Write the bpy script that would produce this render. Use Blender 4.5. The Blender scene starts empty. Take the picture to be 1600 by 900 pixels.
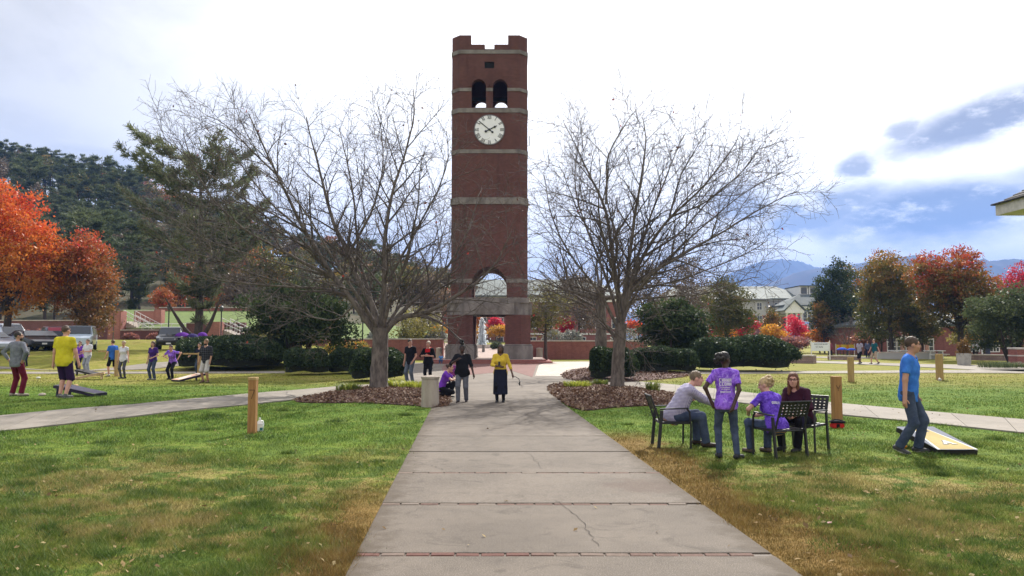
HAZE = 0.00023
import bpy, bmesh, math, random
import numpy as np
from mathutils import Vector, Matrix
R = math.radians
PI = math.pi
rng = np.random.default_rng(7)
random.seed(7)
sc = bpy.context.scene
COL = sc.collection

# ------------------------------------------------------------------ camera
FPX, CX, CY, EYE = 1200.0, 800.0, 450.0, 1.8
PITCH = math.atan(80 / FPX)
cam_d = bpy.data.cameras.new('camera')
cam_d.sensor_width = 36.0
cam_d.lens = 36.0 * FPX / 1600.0
cam_d.clip_start = 0.1
cam_d.clip_end = 30000
cam = bpy.data.objects.new('camera', cam_d)
cam.location = (0, 0, EYE)
cam.rotation_euler = (PI / 2 + PITCH, 0, 0)
COL.objects.link(cam)
sc.camera = cam

# ------------------------------------------------------------------ light
SUN_AZ, SUN_EL = R(19), R(41)          # azimuth to the right of +Y
world = bpy.data.worlds.new('World')
sc.world = world
world.use_nodes = True
wn = world.node_tree
wn.nodes.clear()


def N(nt, kind, ins=None, **props):
    n = nt.nodes.new(kind)
    for k, v in props.items():
        setattr(n, k, v)
    for k, v in (ins or {}).items():
        if hasattr(v, 'is_output') or isinstance(v, bpy.types.NodeSocket):
            nt.links.new(v, n.inputs[k])
        else:
            n.inputs[k].default_value = v
    return n


def mth(nt, op, a, b=None, c=None, clamp=False):
    n = nt.nodes.new('ShaderNodeMath')
    n.operation = op
    n.use_clamp = clamp
    for i, v in enumerate((a, b, c)):
        if v is None:
            continue
        if isinstance(v, bpy.types.NodeSocket):
            nt.links.new(v, n.inputs[i])
        else:
            n.inputs[i].default_value = v
    return n.outputs[0]


def mixc(nt, fac, a, b, blend='MIX'):
    n = nt.nodes.new('ShaderNodeMix')
    n.data_type = 'RGBA'
    n.blend_type = blend
    for i, v in ((0, fac), (6, a), (7, b)):
        if isinstance(v, bpy.types.NodeSocket):
            nt.links.new(v, n.inputs[i])
        elif i == 0:
            n.inputs[i].default_value = v
        else:
            n.inputs[i].default_value = (v[0], v[1], v[2], 1)
    return n.outputs[2]


def sstep(nt, v, a, b):
    n = nt.nodes.new('ShaderNodeMapRange')
    n.interpolation_type = 'SMOOTHSTEP'
    nt.links.new(v, n.inputs[0])
    n.inputs[1].default_value = a
    n.inputs[2].default_value = b
    n.inputs[3].default_value = 0
    n.inputs[4].default_value = 1
    return n.outputs[0]


def noise(nt, vec, scale, detail=4, rough=.55, dist=0.0):
    n = nt.nodes.new('ShaderNodeTexNoise')
    if vec is not None:
        nt.links.new(vec, n.inputs['Vector'])
    n.inputs['Scale'].default_value = scale
    n.inputs['Detail'].default_value = detail
    n.inputs['Roughness'].default_value = rough
    n.inputs['Distortion'].default_value = dist
    return n.outputs[0]


tc = N(wn, 'ShaderNodeTexCoord')
sky = N(wn, 'ShaderNodeTexSky', sky_type='NISHITA', sun_disc=False, sun_elevation=SUN_EL, sun_rotation=SUN_AZ,
        air_density=1.2, dust_density=2.0)
bg_blue = N(wn, 'ShaderNodeBackground', {0: sky.outputs[0], 1: 0.09})
sx = N(wn, 'ShaderNodeSeparateXYZ', {0: tc.outputs['Generated']})
az = mth(wn, 'MULTIPLY', mth(wn, 'ARCTAN2', sx.outputs[0], sx.outputs[1]), 180 / PI)
el = mth(wn, 'MULTIPLY', mth(wn, 'ARCSINE', sx.outputs[2]), 180 / PI)
# clouds: patches of thicker cloud given by azimuth, elevation, size and tilt, broken up by noise
stretch = N(wn, 'ShaderNodeMapping', {0: tc.outputs['Generated'], 3: (1, 1, 2.4)})
cn = noise(wn, stretch.outputs[0], 5.5, 7, .58, .25)
cn2 = noise(wn, stretch.outputs[0], 15.0, 7, .66)
wob = mth(wn, 'MULTIPLY', mth(wn, 'SUBTRACT', cn, .5), 7.0)
wob2 = mth(wn, 'MULTIPLY', mth(wn, 'SUBTRACT', cn2, .5), 5.0)


def patch(a0, e0, ra, re, tilt=0, soft=1.0, wk=1.0):
    da = mth(wn, 'ADD', mth(wn, 'SUBTRACT', az, a0), mth(wn, 'MULTIPLY', wob, .8 * wk))
    de = mth(wn, 'ADD', mth(wn, 'SUBTRACT', el, e0), mth(wn, 'MULTIPLY', mth(wn, 'ADD', wob, wob2), .34 * wk))
    c, s = math.cos(R(tilt)), math.sin(R(tilt))
    u = mth(wn, 'DIVIDE', mth(wn, 'ADD', mth(wn, 'MULTIPLY', da, c), mth(wn, 'MULTIPLY', de, s)), ra)
    v = mth(wn, 'DIVIDE', mth(wn, 'SUBTRACT', mth(wn, 'MULTIPLY', de, c), mth(wn, 'MULTIPLY', da, s)), re)
    d = mth(wn, 'SQRT', mth(wn, 'ADD', mth(wn, 'MULTIPLY', u, u), mth(wn, 'MULTIPLY', v, v)))
    return sstep(wn, d, 1.0 + .45 * soft, 1.0 - .55 * soft)


def total(ps):
    o = None
    for p, w in ps:
        q = mth(wn, 'MULTIPLY', p, w)
        o = q if o is None else mth(wn, 'MAXIMUM', o, q)
    return o


thick = total([(patch(32.0, 13.9, 6.2, 1.35, 14), .95), (patch(27.2, 13.6, 1.2, .8, 10), .8),
               (patch(24.6, 11.7, 1.5, .9, 8), .85), (patch(29, 8.3, 8.5, 1.9, 3), 1.0), (patch(22.0, 8.8, 4.2, 1.5, 14), .9),
               (patch(17.0, 9.6, 2.6, 1.7, 0), .75), (patch(36, 10.2, 4, .8, 6), .55), (patch(-36, 13.2, 9, 1.5, -6), .22),
               (patch(-29, 11.5, 4, 1.2, -6), .38), (patch(70, 14, 25, 5, 5), .8), (patch(-95, 18, 30, 6, 5), .6),
               (patch(140, 25, 40, 9, 5), .6)])
thick = mth(wn, 'MULTIPLY', thick, sstep(wn, cn2, .22, .52), clamp=True)
veil = total([(patch(-42, 22, 20, 16, 0, 1.6, .3), .68), (patch(44, 27, 17, 13, 0, 1.6, .3), .62)])
sdir = (math.sin(SUN_AZ) * math.cos(SUN_EL), math.cos(SUN_AZ) * math.cos(SUN_EL), math.sin(SUN_EL))
dots = N(wn, 'ShaderNodeVectorMath', {0: tc.outputs['Generated'], 1: sdir}, operation='DOT_PRODUCT').outputs['Value']
glow = sstep(wn, dots, .55, 1.0)
white = mixc(wn, glow, (.84, .82, .80), (1.35, 1.31, 1.25))
soft = noise(wn, stretch.outputs[0], 2.6, 7, .6, .5)
white = mixc(wn, mth(wn, 'MULTIPLY', mth(wn, 'MULTIPLY', sstep(wn, soft, .44, .66), sstep(wn, dots, .93, .70)), .5), white, (.44, .43, .42))
white = mixc(wn, veil, white, (.40, .375, .32))
tone = mixc(wn, sstep(wn, el, 14, 6), (.21, .22, .26), (.18, .235, .36))
cloudc = mixc(wn, thick, white, tone)
bg_cloud = N(wn, 'ShaderNodeBackground', {0: cloudc, 1: 1.0})
blue_gap = mth(wn, 'SUBTRACT', .95, mth(wn, 'MULTIPLY', sstep(wn, el, 30, 75), .25))
wmix = N(wn, 'ShaderNodeMixShader', {0: blue_gap, 1: bg_blue.outputs[0], 2: bg_cloud.outputs[0]})
N(wn, 'ShaderNodeOutputWorld', {0: wmix.outputs[0]})

sun_d = bpy.data.lights.new('sun', 'SUN')
sun_d.energy = 5.0
sun_d.angle = R(0.53)
sun_d.color = (1.0, .95, .87)
sun = bpy.data.objects.new('sun', sun_d)
sun.rotation_euler = Vector((-sdir[0], -sdir[1], -sdir[2])).to_track_quat('-Z', 'Y').to_euler()
sun.location = (30, 60, 60)
COL.objects.link(sun)

vs = sc.view_settings
sc.display_settings.display_device = 'sRGB'
vs.view_transform = 'Standard'
vs.look = 'None'
vs.exposure = 0.8
vs.gamma = 1.0
vs.use_curve_mapping = False
cy = sc.cycles
cy.max_bounces = 6
cy.diffuse_bounces = 3
cy.glossy_bounces = 2
cy.transmission_bounces = 4
cy.transparent_max_bounces = 6
cy.volume_bounces = 0
cy.use_denoising = True
cy.denoiser = 'OPENIMAGEDENOISE'
cy.denoising_prefilter = 'ACCURATE'
cy.caustics_reflective = False
cy.caustics_refractive = False


# ------------------------------------------------------------------ terrain and picture geometry
def S(t, a, b):
    u = np.clip((np.asarray(t, float) - a) / (b - a), 0, 1)
    return u * u * (3 - 2 * u)


RX = np.array([-900, 0, 150, 300, 450, 600, 720, 800, 900, 5000])
RZ = np.array([60, 50, 44, 36, 26, 18, 9, 3, 0, 0.])


def hill_h(x, y):
    px = 800 + 1200 * x / np.maximum(y, 1)
    return np.interp(px, RX, RZ) * S(y, 92, 265)


def H(x, y):
    x = np.asarray(x, float)
    y = np.asarray(y, float)
    h = .17 * S(-x, 6, 11) * S(y, 15, 20) * (1 - S(y, 25, 31))
    h = h + S(-x, 8, 20) * (1.0 * S(y, 42, 55) + .75 * S(y, 60, 71))
    h = h + .6 * S(y, 62, 95) * (1 - S(np.abs(x + 2), 22, 35))
    return h + hill_h(x, y)


def hz(x, y):
    return float(H(x, y))


def at(px, py, Y):
    """World point seen at photo pixel (px, py), at world depth Y."""
    up = (CY - py) / FPX
    yc = math.cos(PITCH) - math.sin(PITCH) * up
    t = Y / yc
    return Vector(((px - CX) / FPX * t, Y, EYE + t * (math.sin(PITCH) + math.cos(PITCH) * up)))


def ground(px, py):
    up = (CY - py) / FPX
    yc = math.cos(PITCH) - math.sin(PITCH) * up
    zc = math.sin(PITCH) + math.cos(PITCH) * up
    z = 0.0
    for _ in range(12):
        t = (z - EYE) / zc
        x, y = (px - CX) / FPX * t, yc * t
        z = .5 * z + .5 * hz(x, y)
    return Vector((x, y, hz(x, y)))


def spot(px, Y):
    x = (px - CX) / FPX * Y
    return Vector((x, Y, hz(x, Y)))


# ------------------------------------------------------------------ objects
def tag(o, label=None, cat=None, group=None, kind=None):
    if label:
        o['label'] = label
    if cat:
        o['category'] = cat
    if group:
        o['group'] = group
    if kind:
        o['kind'] = kind
    return o


def thing(name, label, cat, loc=(0, 0, 0), rotz=0, group=None, kind=None):
    o = bpy.data.objects.new(name, None)
    o.empty_display_size = .2
    o.location = loc
    o.rotation_euler = (0, 0, rotz)
    COL.objects.link(o)
    return tag(o, label, cat, group, kind)


def link(name, me, parent=None):
    o = bpy.data.objects.new(name, me)
    COL.objects.link(o)
    if parent is not None:
        o.parent = parent
    return o


def copy_tree(o, parent=None):
    c = o.copy()
    COL.objects.link(c)
    if parent is not None:
        c.parent = parent
    for ch in list(o.children):
        copy_tree(ch, c)
    return c


def fast_mesh(name, V, F, mats=(), mi=None, smooth=False, attr=None):
    """V n x 3, F m x k (all faces with k corners)."""
    V = np.asarray(V, np.float32)
    F = np.asarray(F, np.int32)
    me = bpy.data.meshes.new(name)
    n, (m, k) = len(V), F.shape
    me.vertices.add(n)
    me.vertices.foreach_set('co', V.ravel())
    me.loops.add(m * k)
    me.loops.foreach_set('vertex_index', F.ravel())
    me.polygons.add(m)
    me.polygons.foreach_set('loop_start', np.arange(0, m * k, k, dtype=np.int32))
    for q in mats:
        me.materials.append(q)
    if mi is not None:
        me.polygons.foreach_set('material_index', np.asarray(mi, np.int32))
    if smooth:
        me.polygons.foreach_set('use_smooth', np.ones(m, bool))
    if attr is not None:
        a = me.attributes.new('tint', 'FLOAT', 'POINT')
        a.data.foreach_set('value', np.asarray(attr, np.float32))
    me.update(calc_edges=True)
    return me


class MB:
    """Collects shapes; build() links them as ONE mesh object."""

    def __init__(self):
        self.v, self.f, self.m = [], [], []

    def add(self, V, F, mi=0):
        b = len(self.v)
        self.v += [tuple(p) for p in V]
        self.f += [tuple(i + b for i in q) for q in F]
        self.m += [mi] * len(F)
        return self

    def box(self, lo, hi, mi=0, rot=None, piv=None):
        x0, y0, z0 = lo
        x1, y1, z1 = hi
        V = [Vector(p) for p in ((x0, y0, z0), (x1, y0, z0), (x1, y1, z0), (x0, y1, z0), (x0, y0, z1), (x1, y0, z1), (x1, y1, z1), (x0, y1, z1))]
        if rot is not None:
            pv = Vector(piv if piv is not None else ((x0 + x1) / 2, (y0 + y1) / 2, (z0 + z1) / 2))
            V = [pv + rot @ (p - pv) for p in V]
        return self.add(V, [(0, 3, 2, 1), (4, 5, 6, 7), (0, 1, 5, 4), (1, 2, 6, 5), (2, 3, 7, 6), (3, 0, 4, 7)], mi)

    def bar(self, a, b, w, t=None, mi=0, up=(0, 0, 1)):
        """Rectangular bar from a to b."""
        a, b = Vector(a), Vector(b)
        d = (b - a).normalized()
        u = d.cross(Vector(up))
        if u.length < 1e-4:
            u = d.cross(Vector((1, 0, 0)))
        u.normalize()
        v = u.cross(d)
        t = t or w
        V = [p + u * (sx_ * w / 2) + v * (sy_ * t / 2) for p in (a, b) for sx_, sy_ in ((-1, -1), (1, -1), (1, 1), (-1, 1))]
        return self.add(V, [(0, 1, 2, 3), (7, 6, 5, 4), (0, 4, 5, 1), (1, 5, 6, 2), (2, 6, 7, 3), (3, 7, 4, 0)], mi)

    def tube(self, pts, r, k=8, mi=0, cap=True):
        V, F = tube_arr(np.array([tuple(p) for p in pts], float), r, k)
        F = [tuple(q) for q in F]
        if cap:
            n = len(pts)
            F.append(tuple(range(k))[::-1])
            F.append(tuple((n - 1) * k + i for i in range(k)))
        return self.add(V, F, mi)

    def lathe(self, prof, k=20, c=(0, 0, 0), mi=0):
        V = [(c[0] + r * math.cos(2 * PI * i / k), c[1] + r * math.sin(2 * PI * i / k), c[2] + z) for r, z in prof for i in range(k)]
        F = [(j * k + i, j * k + (i + 1) % k, (j + 1) * k + (i + 1) % k, (j + 1) * k + i) for j in range(len(prof) - 1) for i in range(k)]
        F.append(tuple(range(k))[::-1])
        F.append(tuple((len(prof) - 1) * k + i for i in range(k)))
        return self.add(V, F, mi)

    def prism(self, poly, z0, z1, mi=0, axis='z', off=0):
        """Extrude polygon (2-D). axis z: poly in xy; axis y: poly in xz between y=z0..z1; axis x: poly in yz."""
        n = len(poly)

        def p3(p, h):
            return (p[0], p[1], h) if axis == 'z' else (p[0], h, p[1]) if axis == 'y' else (h, p[0], p[1])
        V = [p3(p, z0) for p in poly] + [p3(p, z1) for p in poly]
        F = [tuple(range(n))[::-1], tuple(range(n, 2 * n))] + [(i, (i + 1) % n, n + (i + 1) % n, n + i) for i in range(n)]
        return self.add(V, F, mi)

    def bm(self):
        bm = bmesh.new()
        vs_ = [bm.verts.new(p) for p in self.v]
        for f, m in zip(self.f, self.m):
            try:
                q = bm.faces.new([vs_[i] for i in f])
                q.material_index = m
            except ValueError:
                pass
        return bm

    def mesh(self, name, mats, smooth=False, bevel=0, seg=1, tri=False):
        bm = self.bm()
        bmesh.ops.recalc_face_normals(bm, faces=bm.faces)
        if bevel:
            ed = [e for e in bm.edges if e.is_manifold and e.calc_face_angle(0) > .6]
            bmesh.ops.bevel(bm, geom=ed, offset=bevel, segments=seg, affect='EDGES', clamp_overlap=True)
        if tri:
            bmesh.ops.triangulate(bm, faces=[f for f in bm.faces if len(f.verts) > 4])
        me = bpy.data.meshes.new(name)
        bm.to_mesh(me)
        bm.free()
        for q in (mats if isinstance(mats, (list, tuple)) else [mats]):
            me.materials.append(q)
        if smooth:
            me.polygons.foreach_set('use_smooth', np.ones(len(me.polygons), bool))
            me.set_sharp_from_angle(angle=R(38))
        return me

    def build(self, name, mats, parent=None, **k):
        return link(name, self.mesh(name, mats, **k), parent)


def tube_arr(P, r, k=6):
    """Tube along polyline P (n x 3) with radii r (scalar or n). Returns verts, quads."""
    n = len(P)
    r = np.broadcast_to(np.asarray(r, float), (n,))
    T = np.gradient(P, axis=0)
    T /= np.linalg.norm(T, axis=1, keepdims=True) + 1e-9
    ref = np.array([0, 0, 1.]) if abs(T[0, 2]) < .9 else np.array([1., 0, 0])
    U = np.zeros_like(P)
    u = ref
    for i in range(n):
        u = u - T[i] * (u @ T[i])
        u = u / (np.linalg.norm(u) + 1e-9)
        U[i] = u
    W = np.cross(T, U)
    a = np.arange(k) * 2 * PI / k
    V = P[:, None] + r[:, None, None] * (U[:, None] * np.cos(a)[None, :, None] + W[:, None] * np.sin(a)[None, :, None])
    i = np.arange(n - 1)[:, None] * k
    j = np.arange(k)[None]
    j2 = (j + 1) % k
    F = np.stack([i + j, i + j2, i + k + j2, i + k + j], -1).reshape(-1, 4)
    return V.reshape(-1, 3), F


def boolean(me_a, cutters, name, op='DIFFERENCE'):
    """Mesh difference through a temporary object; returns a new mesh."""
    o = bpy.data.objects.new('tmp', me_a)
    COL.objects.link(o)
    tmp = []
    for cme in cutters:
        c = bpy.data.objects.new('tmp', cme)
        COL.objects.link(c)
        tmp.append(c)
        m = o.modifiers.new('b', 'BOOLEAN')
        m.operation = op
        m.solver = 'EXACT'
        m.object = c
    dg = bpy.context.evaluated_depsgraph_get()
    dg.update()
    me = bpy.data.meshes.new_from_object(o.evaluated_get(dg))
    me.name = name
    for q in [o] + tmp:
        bpy.data.objects.remove(q)
    return me


# ------------------------------------------------------------------ materials
MATS = {}


def newmat(name):
    m = bpy.data.materials.new(name)
    m.use_nodes = True
    nt = m.node_tree
    b = nt.nodes['Principled BSDF']
    return m, nt, b


def M(name, col, col2=None, scale=5., rough=.75, spec=.3, bump=0., bscale=60., metal=0., coord='Object', var=.25, stretch=None, coat=0., emit=None, det=5):
    if name in MATS:
        return MATS[name]
    m, nt, b = newmat(name)
    t = N(nt, 'ShaderNodeTexCoord')
    if coord == 'World':
        vec = N(nt, 'ShaderNodeNewGeometry').outputs['Position']
    else:
        vec = t.outputs[coord]
    if stretch:
        vec = N(nt, 'ShaderNodeMapping', {0: vec, 3: stretch}).outputs[0]
    c2 = col2 or tuple(c * (1 - var) for c in col)
    n = noise(nt, vec, scale, det, .6)
    c = mixc(nt, sstep(nt, n, .3, .7), c2, col)
    nt.links.new(c, b.inputs['Base Color'])
    b.inputs['Roughness'].default_value = rough
    b.inputs['Specular IOR Level'].default_value = spec
    b.inputs['Metallic'].default_value = metal
    b.inputs['Coat Weight'].default_value = coat
    if bump:
        n2 = noise(nt, vec, bscale, 4, .6)
        bp = N(nt, 'ShaderNodeBump', {'Strength': bump, 'Distance': .02, 'Height': n2})
        nt.links.new(bp.outputs[0], b.inputs['Normal'])
    MATS[name] = m
    return m


def LM(name, stops, trans=.35, rough=.5, spec=.3):
    """Leaf material: colour from the per-leaf 'tint' attribute (each leaf's own colour)."""
    if name in MATS:
        return MATS[name]
    m, nt, b = newmat(name)
    a = N(nt, 'ShaderNodeAttribute', attribute_name='tint')
    rp = N(nt, 'ShaderNodeValToRGB', {0: a.outputs['Fac']})
    e = rp.color_ramp.elements
    while len(e) < len(stops):
        e.new(.5)
    for i, (p, c) in enumerate(stops):
        e[i].position = p
        e[i].color = (c[0], c[1], c[2], 1)
    nt.links.new(rp.outputs[0], b.inputs['Base Color'])
    b.inputs['Roughness'].default_value = rough
    b.inputs['Specular IOR Level'].default_value = spec
    tr = N(nt, 'ShaderNodeBsdfTranslucent', {0: rp.outputs[0]})
    mx = N(nt, 'ShaderNodeMixShader', {0: trans, 1: b.outputs[0], 2: tr.outputs[0]})
    nt.links.new(mx.outputs[0], nt.nodes['Material Output'].inputs[0])
    MATS[name] = m
    return m


def BRICK(name, c1, c2, mortar, w=.2, h=.0667, ms=.012, bump=.5, blotch=.25):
    if name in MATS:
        return MATS[name]
    m, nt, b = newmat(name)
    g = N(nt, 'ShaderNodeNewGeometry')
    p = N(nt, 'ShaderNodeSeparateXYZ', {0: g.outputs['Position']})
    q = N(nt, 'ShaderNodeSeparateXYZ', {0: g.outputs['True Normal']})
    u = mth(nt, 'SUBTRACT', mth(nt, 'MULTIPLY', p.outputs[1], q.outputs[0]), mth(nt, 'MULTIPLY', p.outputs[0], q.outputs[1]))
    flat = mth(nt, 'GREATER_THAN', mth(nt, 'ABSOLUTE', q.outputs[2]), .7)
    u = mth(nt, 'ADD', u, mth(nt, 'MULTIPLY', flat, p.outputs[0]))
    v = mth(nt, 'ADD', p.outputs[2], mth(nt, 'MULTIPLY', flat, p.outputs[1]))
    vec = N(nt, 'ShaderNodeCombineXYZ', {0: u, 1: v}).outputs[0]
    br = N(nt, 'ShaderNodeTexBrick', {'Vector': vec, 'Color1': (*c1, 1), 'Color2': (*c2, 1), 'Mortar': (*mortar, 1), 'Scale': 1.0,
                                      'Mortar Size': ms, 'Mortar Smooth': .2, 'Bias': 0.0, 'Brick Width': w, 'Row Height': h})
    nn = noise(nt, g.outputs['Position'], .9, 6, .6)
    n3 = noise(nt, g.outputs['Position'], 14, 4, .6)
    stk = noise(nt, N(nt, 'ShaderNodeMapping', {0: g.outputs['Position'], 3: (2.2, 2.2, .09)}).outputs[0], 1.0, 5, .65)
    c = mixc(nt, mth(nt, 'MULTIPLY', sstep(nt, nn, .35, .7), blotch), br.outputs[0], tuple(x * .45 for x in c1))
    c = mixc(nt, mth(nt, 'MULTIPLY', sstep(nt, n3, .45, .75), .3), c, tuple(min(1, x * 1.5) for x in c2))
    c = mixc(nt, mth(nt, 'MULTIPLY', sstep(nt, stk, .48, .72), .42), c, tuple(x * .5 + .012 for x in c1))
    c = mixc(nt, mth(nt, 'MULTIPLY', sstep(nt, stk, .42, .24), .25), c, tuple(min(1, x * 1.25 + .02) for x in c2))
    nt.links.new(c, b.inputs['Base Color'])
    b.inputs['Roughness'].default_value = .85
    b.inputs['Specular IOR Level'].default_value = .2
    if bump:
        bp = N(nt, 'ShaderNodeBump', {'Strength': bump, 'Distance': .01, 'Height': br.outputs['Fac']})
        bp.invert = True
        nt.links.new(bp.outputs[0], b.inputs['Normal'])
    MATS[name] = m
    return m
# ================================================================== GROUND
# main path edges (straight lines on the flat ground)
PL0, PL1 = ground(540, 900), ground(668, 650)
PR0, PR1 = ground(1250, 900), ground(905, 650)


def xl(y):
    return PL0.x + (PL1.x - PL0.x) * (y - PL0.y) / (PL1.y - PL0.y)


def xr(y):
    return PR0.x + (PR1.x - PR0.x) * (y - PR0.y) / (PR1.y - PR0.y)


def line_dist(nt, p, a, b, sign):
    """Signed ground distance from the line a-b, as a node socket (positive on the lawn side)."""
    d = (b - a)
    n = Vector((d.y, -d.x, 0)).normalized() * sign
    dp = N(nt, 'ShaderNodeVectorMath', {0: p, 1: n}, operation='DOT_PRODUCT').outputs['Value']
    return mth(nt, 'SUBTRACT', dp, float(n.dot(a)))


def grass_colour(nt, p, blade=False):
    xyz = N(nt, 'ShaderNodeSeparateXYZ', {0: p})
    x, y = xyz.outputs[0], xyz.outputs[1]
    n1 = noise(nt, p, .33, 3, .6, .4)
    n2 = noise(nt, p, 1.7, 5, .68, .6)
    n3 = noise(nt, p, 4.5, 4, .65)
    n4 = noise(nt, p, 38, 2, .6)
    mix_n = mth(nt, 'ADD', mth(nt, 'MULTIPLY', n1, .36), mth(nt, 'ADD', mth(nt, 'MULTIPLY', n2, .36), mth(nt, 'MULTIPLY', n3, .28)))
    yj = mth(nt, 'ADD', y, mth(nt, 'MULTIPLY', mth(nt, 'SUBTRACT', n2, .5), 9.0))
    rich = mth(nt, 'MULTIPLY', sstep(nt, yj, 9.5, 15.5), sstep(nt, y, 33, 26))
    g = mixc(nt, sstep(nt, n2, .36, .64), (.080, .130, .022), (.175, .215, .032))
    n5 = noise(nt, p, 3.1, 4, .65, .8)
    g = mixc(nt, mth(nt, 'MULTIPLY', sstep(nt, n5, .56, .68), .6), g, (.04, .095, .018))
    g = mixc(nt, mth(nt, 'MULTIPLY', sstep(nt, n3, .5, .75), .5), g, (.15, .19, .035))
    g = mixc(nt, mth(nt, 'MULTIPLY', rich, .5), g, (.085, .185, .014))
    # far lawns are drier, more yellow
    far = mth(nt, 'MULTIPLY', sstep(nt, y, 26, 36), mth(nt, 'ADD', .35, mth(nt, 'MULTIPLY', n1, .5)))
    g = mixc(nt, far, g, (.25, .22, .032))
    # dry patches
    dry = sstep(nt, mix_n, .49, .57)
    dry = mth(nt, 'MULTIPLY', dry, mth(nt, 'SUBTRACT', 1.0, mth(nt, 'MULTIPLY', rich, .85)))
    near = sstep(nt, y, 15, 10)
    dr = line_dist(nt, p, PR0, PR1, 1)
    dl = line_dist(nt, p, PL0, PL1, -1)
    jit = mth(nt, 'MULTIPLY', mth(nt, 'SUBTRACT', n2, .5), 2.4)
    er = mth(nt, 'MULTIPLY', sstep(nt, mth(nt, 'ADD', dr, jit), 1.25, .45), sstep(nt, y, 16.0, 13.5))
    er = mth(nt, 'MULTIPLY', er, mth(nt, 'GREATER_THAN', dr, -.6))
    elf = mth(nt, 'MULTIPLY', sstep(nt, mth(nt, 'ADD', dl, jit), .8, .25), sstep(nt, y, 10.5, 8.0))
    elf = mth(nt, 'MULTIPLY', elf, mth(nt, 'GREATER_THAN', dl, -.6))
    brown = mixc(nt, n3, (.115, .060, .016), (.30, .185, .060))
    tan = mixc(nt, n4, (.21, .165, .055), (.42, .32, .13))
    g = mixc(nt, mth(nt, 'MULTIPLY', dry, mth(nt, 'ADD', .45, mth(nt, 'MULTIPLY', near, .4))), g, tan)
    edge = mth(nt, 'MAXIMUM', er, elf)
    g = mixc(nt, mth(nt, 'MULTIPLY', edge, .9), g, brown)
    # speckle of thatch between the blades
    g = mixc(nt, mth(nt, 'MULTIPLY', sstep(nt, n4, .55, .8), .35), g, (.22, .17, .06))
    return g


def grass_mat(name, blade):
    m, nt, b = newmat(name)
    p = N(nt, 'ShaderNodeNewGeometry').outputs['Position']
    c = grass_colour(nt, p, blade)
    if blade:
        a = N(nt, 'ShaderNodeAttribute', attribute_name='tint')
        c = mixc(nt, sstep(nt, a.outputs['Fac'], .5, .0), c, mixc(nt, .62, c, (.010, .024, .006)))
        c = mixc(nt, mth(nt, 'MULTIPLY', sstep(nt, a.outputs['Fac'], .72, 1.0), .7), c, (.42, .40, .15))
    nt.links.new(c, b.inputs['Base Color'])
    b.inputs['Roughness'].default_value = .6 if blade else .9
    b.inputs['Specular IOR Level'].default_value = .25 if blade else .1
    if blade:
        tr = N(nt, 'ShaderNodeBsdfTranslucent', {0: c})
        mx = N(nt, 'ShaderNodeMixShader', {0: .28, 1: b.outputs[0], 2: tr.outputs[0]})
        nt.links.new(mx.outputs[0], nt.nodes['Material Output'].inputs[0])
    else:
        h = mth(nt, 'ADD', noise(nt, p, 30, 3, .7), mth(nt, 'MULTIPLY', noise(nt, p, 6, 3, .6), 1.5))
        bp = N(nt, 'ShaderNodeBump', {'Strength': .9, 'Distance': .05, 'Height': h})
        nt.links.new(bp.outputs[0], b.inputs['Normal'])
    return m


M_GRASS = grass_mat('grass_ground', False)
M_BLADE = grass_mat('grass_blade', True)
M_CLUMP = LM('rough_grass', [(0, (.025, .055, .012)), (.45, (.075, .135, .022)), (.8, (.15, .20, .04)), (1, (.30, .27, .09))], .3, .6, .2)

# --- ground sheet: fine near, coarse far
gx = np.unique(np.concatenate([np.linspace(-60, 40, 101), np.linspace(-300, -60, 33), np.linspace(40, 300, 27), [-9000, -5000, -2500, -1200, -600, 600, 1200, 2500, 5000, 9000]]))
gy = np.unique(np.concatenate([np.linspace(-12, 110, 123), np.linspace(110, 300, 39), [-3000, -800, -200, -60, 400, 600, 1000, 2000, 4000, 8000, 14000]]))
X, Y = np.meshgrid(gx, gy)
Z = H(X, Y) * np.where(Y > 300, np.clip(1 - (Y - 300) / 400, 0, 1), 1)
nx_, ny_ = len(gx), len(gy)
i, j = np.meshgrid(np.arange(nx_ - 1), np.arange(ny_ - 1))
a_ = (j * nx_ + i).ravel()
gF = np.stack([a_, a_ + 1, a_ + nx_ + 1, a_ + nx_], -1)
me = fast_mesh('ground', np.stack([X.ravel(), Y.ravel(), Z.ravel()], -1), gF, [M_GRASS], smooth=True)
tag(link('ground', me), kind='structure')

# --- wooded hill floor
M_LITTER = M('forest_floor', (.085, .065, .035), (.05, .055, .022), scale=.25, coord='World', rough=.95)
hx = np.linspace(-330, 40, 75)
hy = np.linspace(93, 330, 48)
X, Y = np.meshgrid(hx, hy)
Z = H(X, Y) * np.where(Y > 300, np.clip(1 - (Y - 300) / 400, 0, 1), 1) + .25 * np.clip(hill_h(X, Y) - .6, -1, 1)
i, j = np.meshgrid(np.arange(len(hx) - 1), np.arange(len(hy) - 1))
a_ = (j * len(hx) + i).ravel()
me = fast_mesh('hill', np.stack([X.ravel(), Y.ravel(), Z.ravel()], -1), np.stack([a_, a_ + 1, a_ + len(hx) + 1, a_ + len(hx)], -1), [M_LITTER], smooth=True)
tag(link('hill', me), kind='structure')

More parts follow.
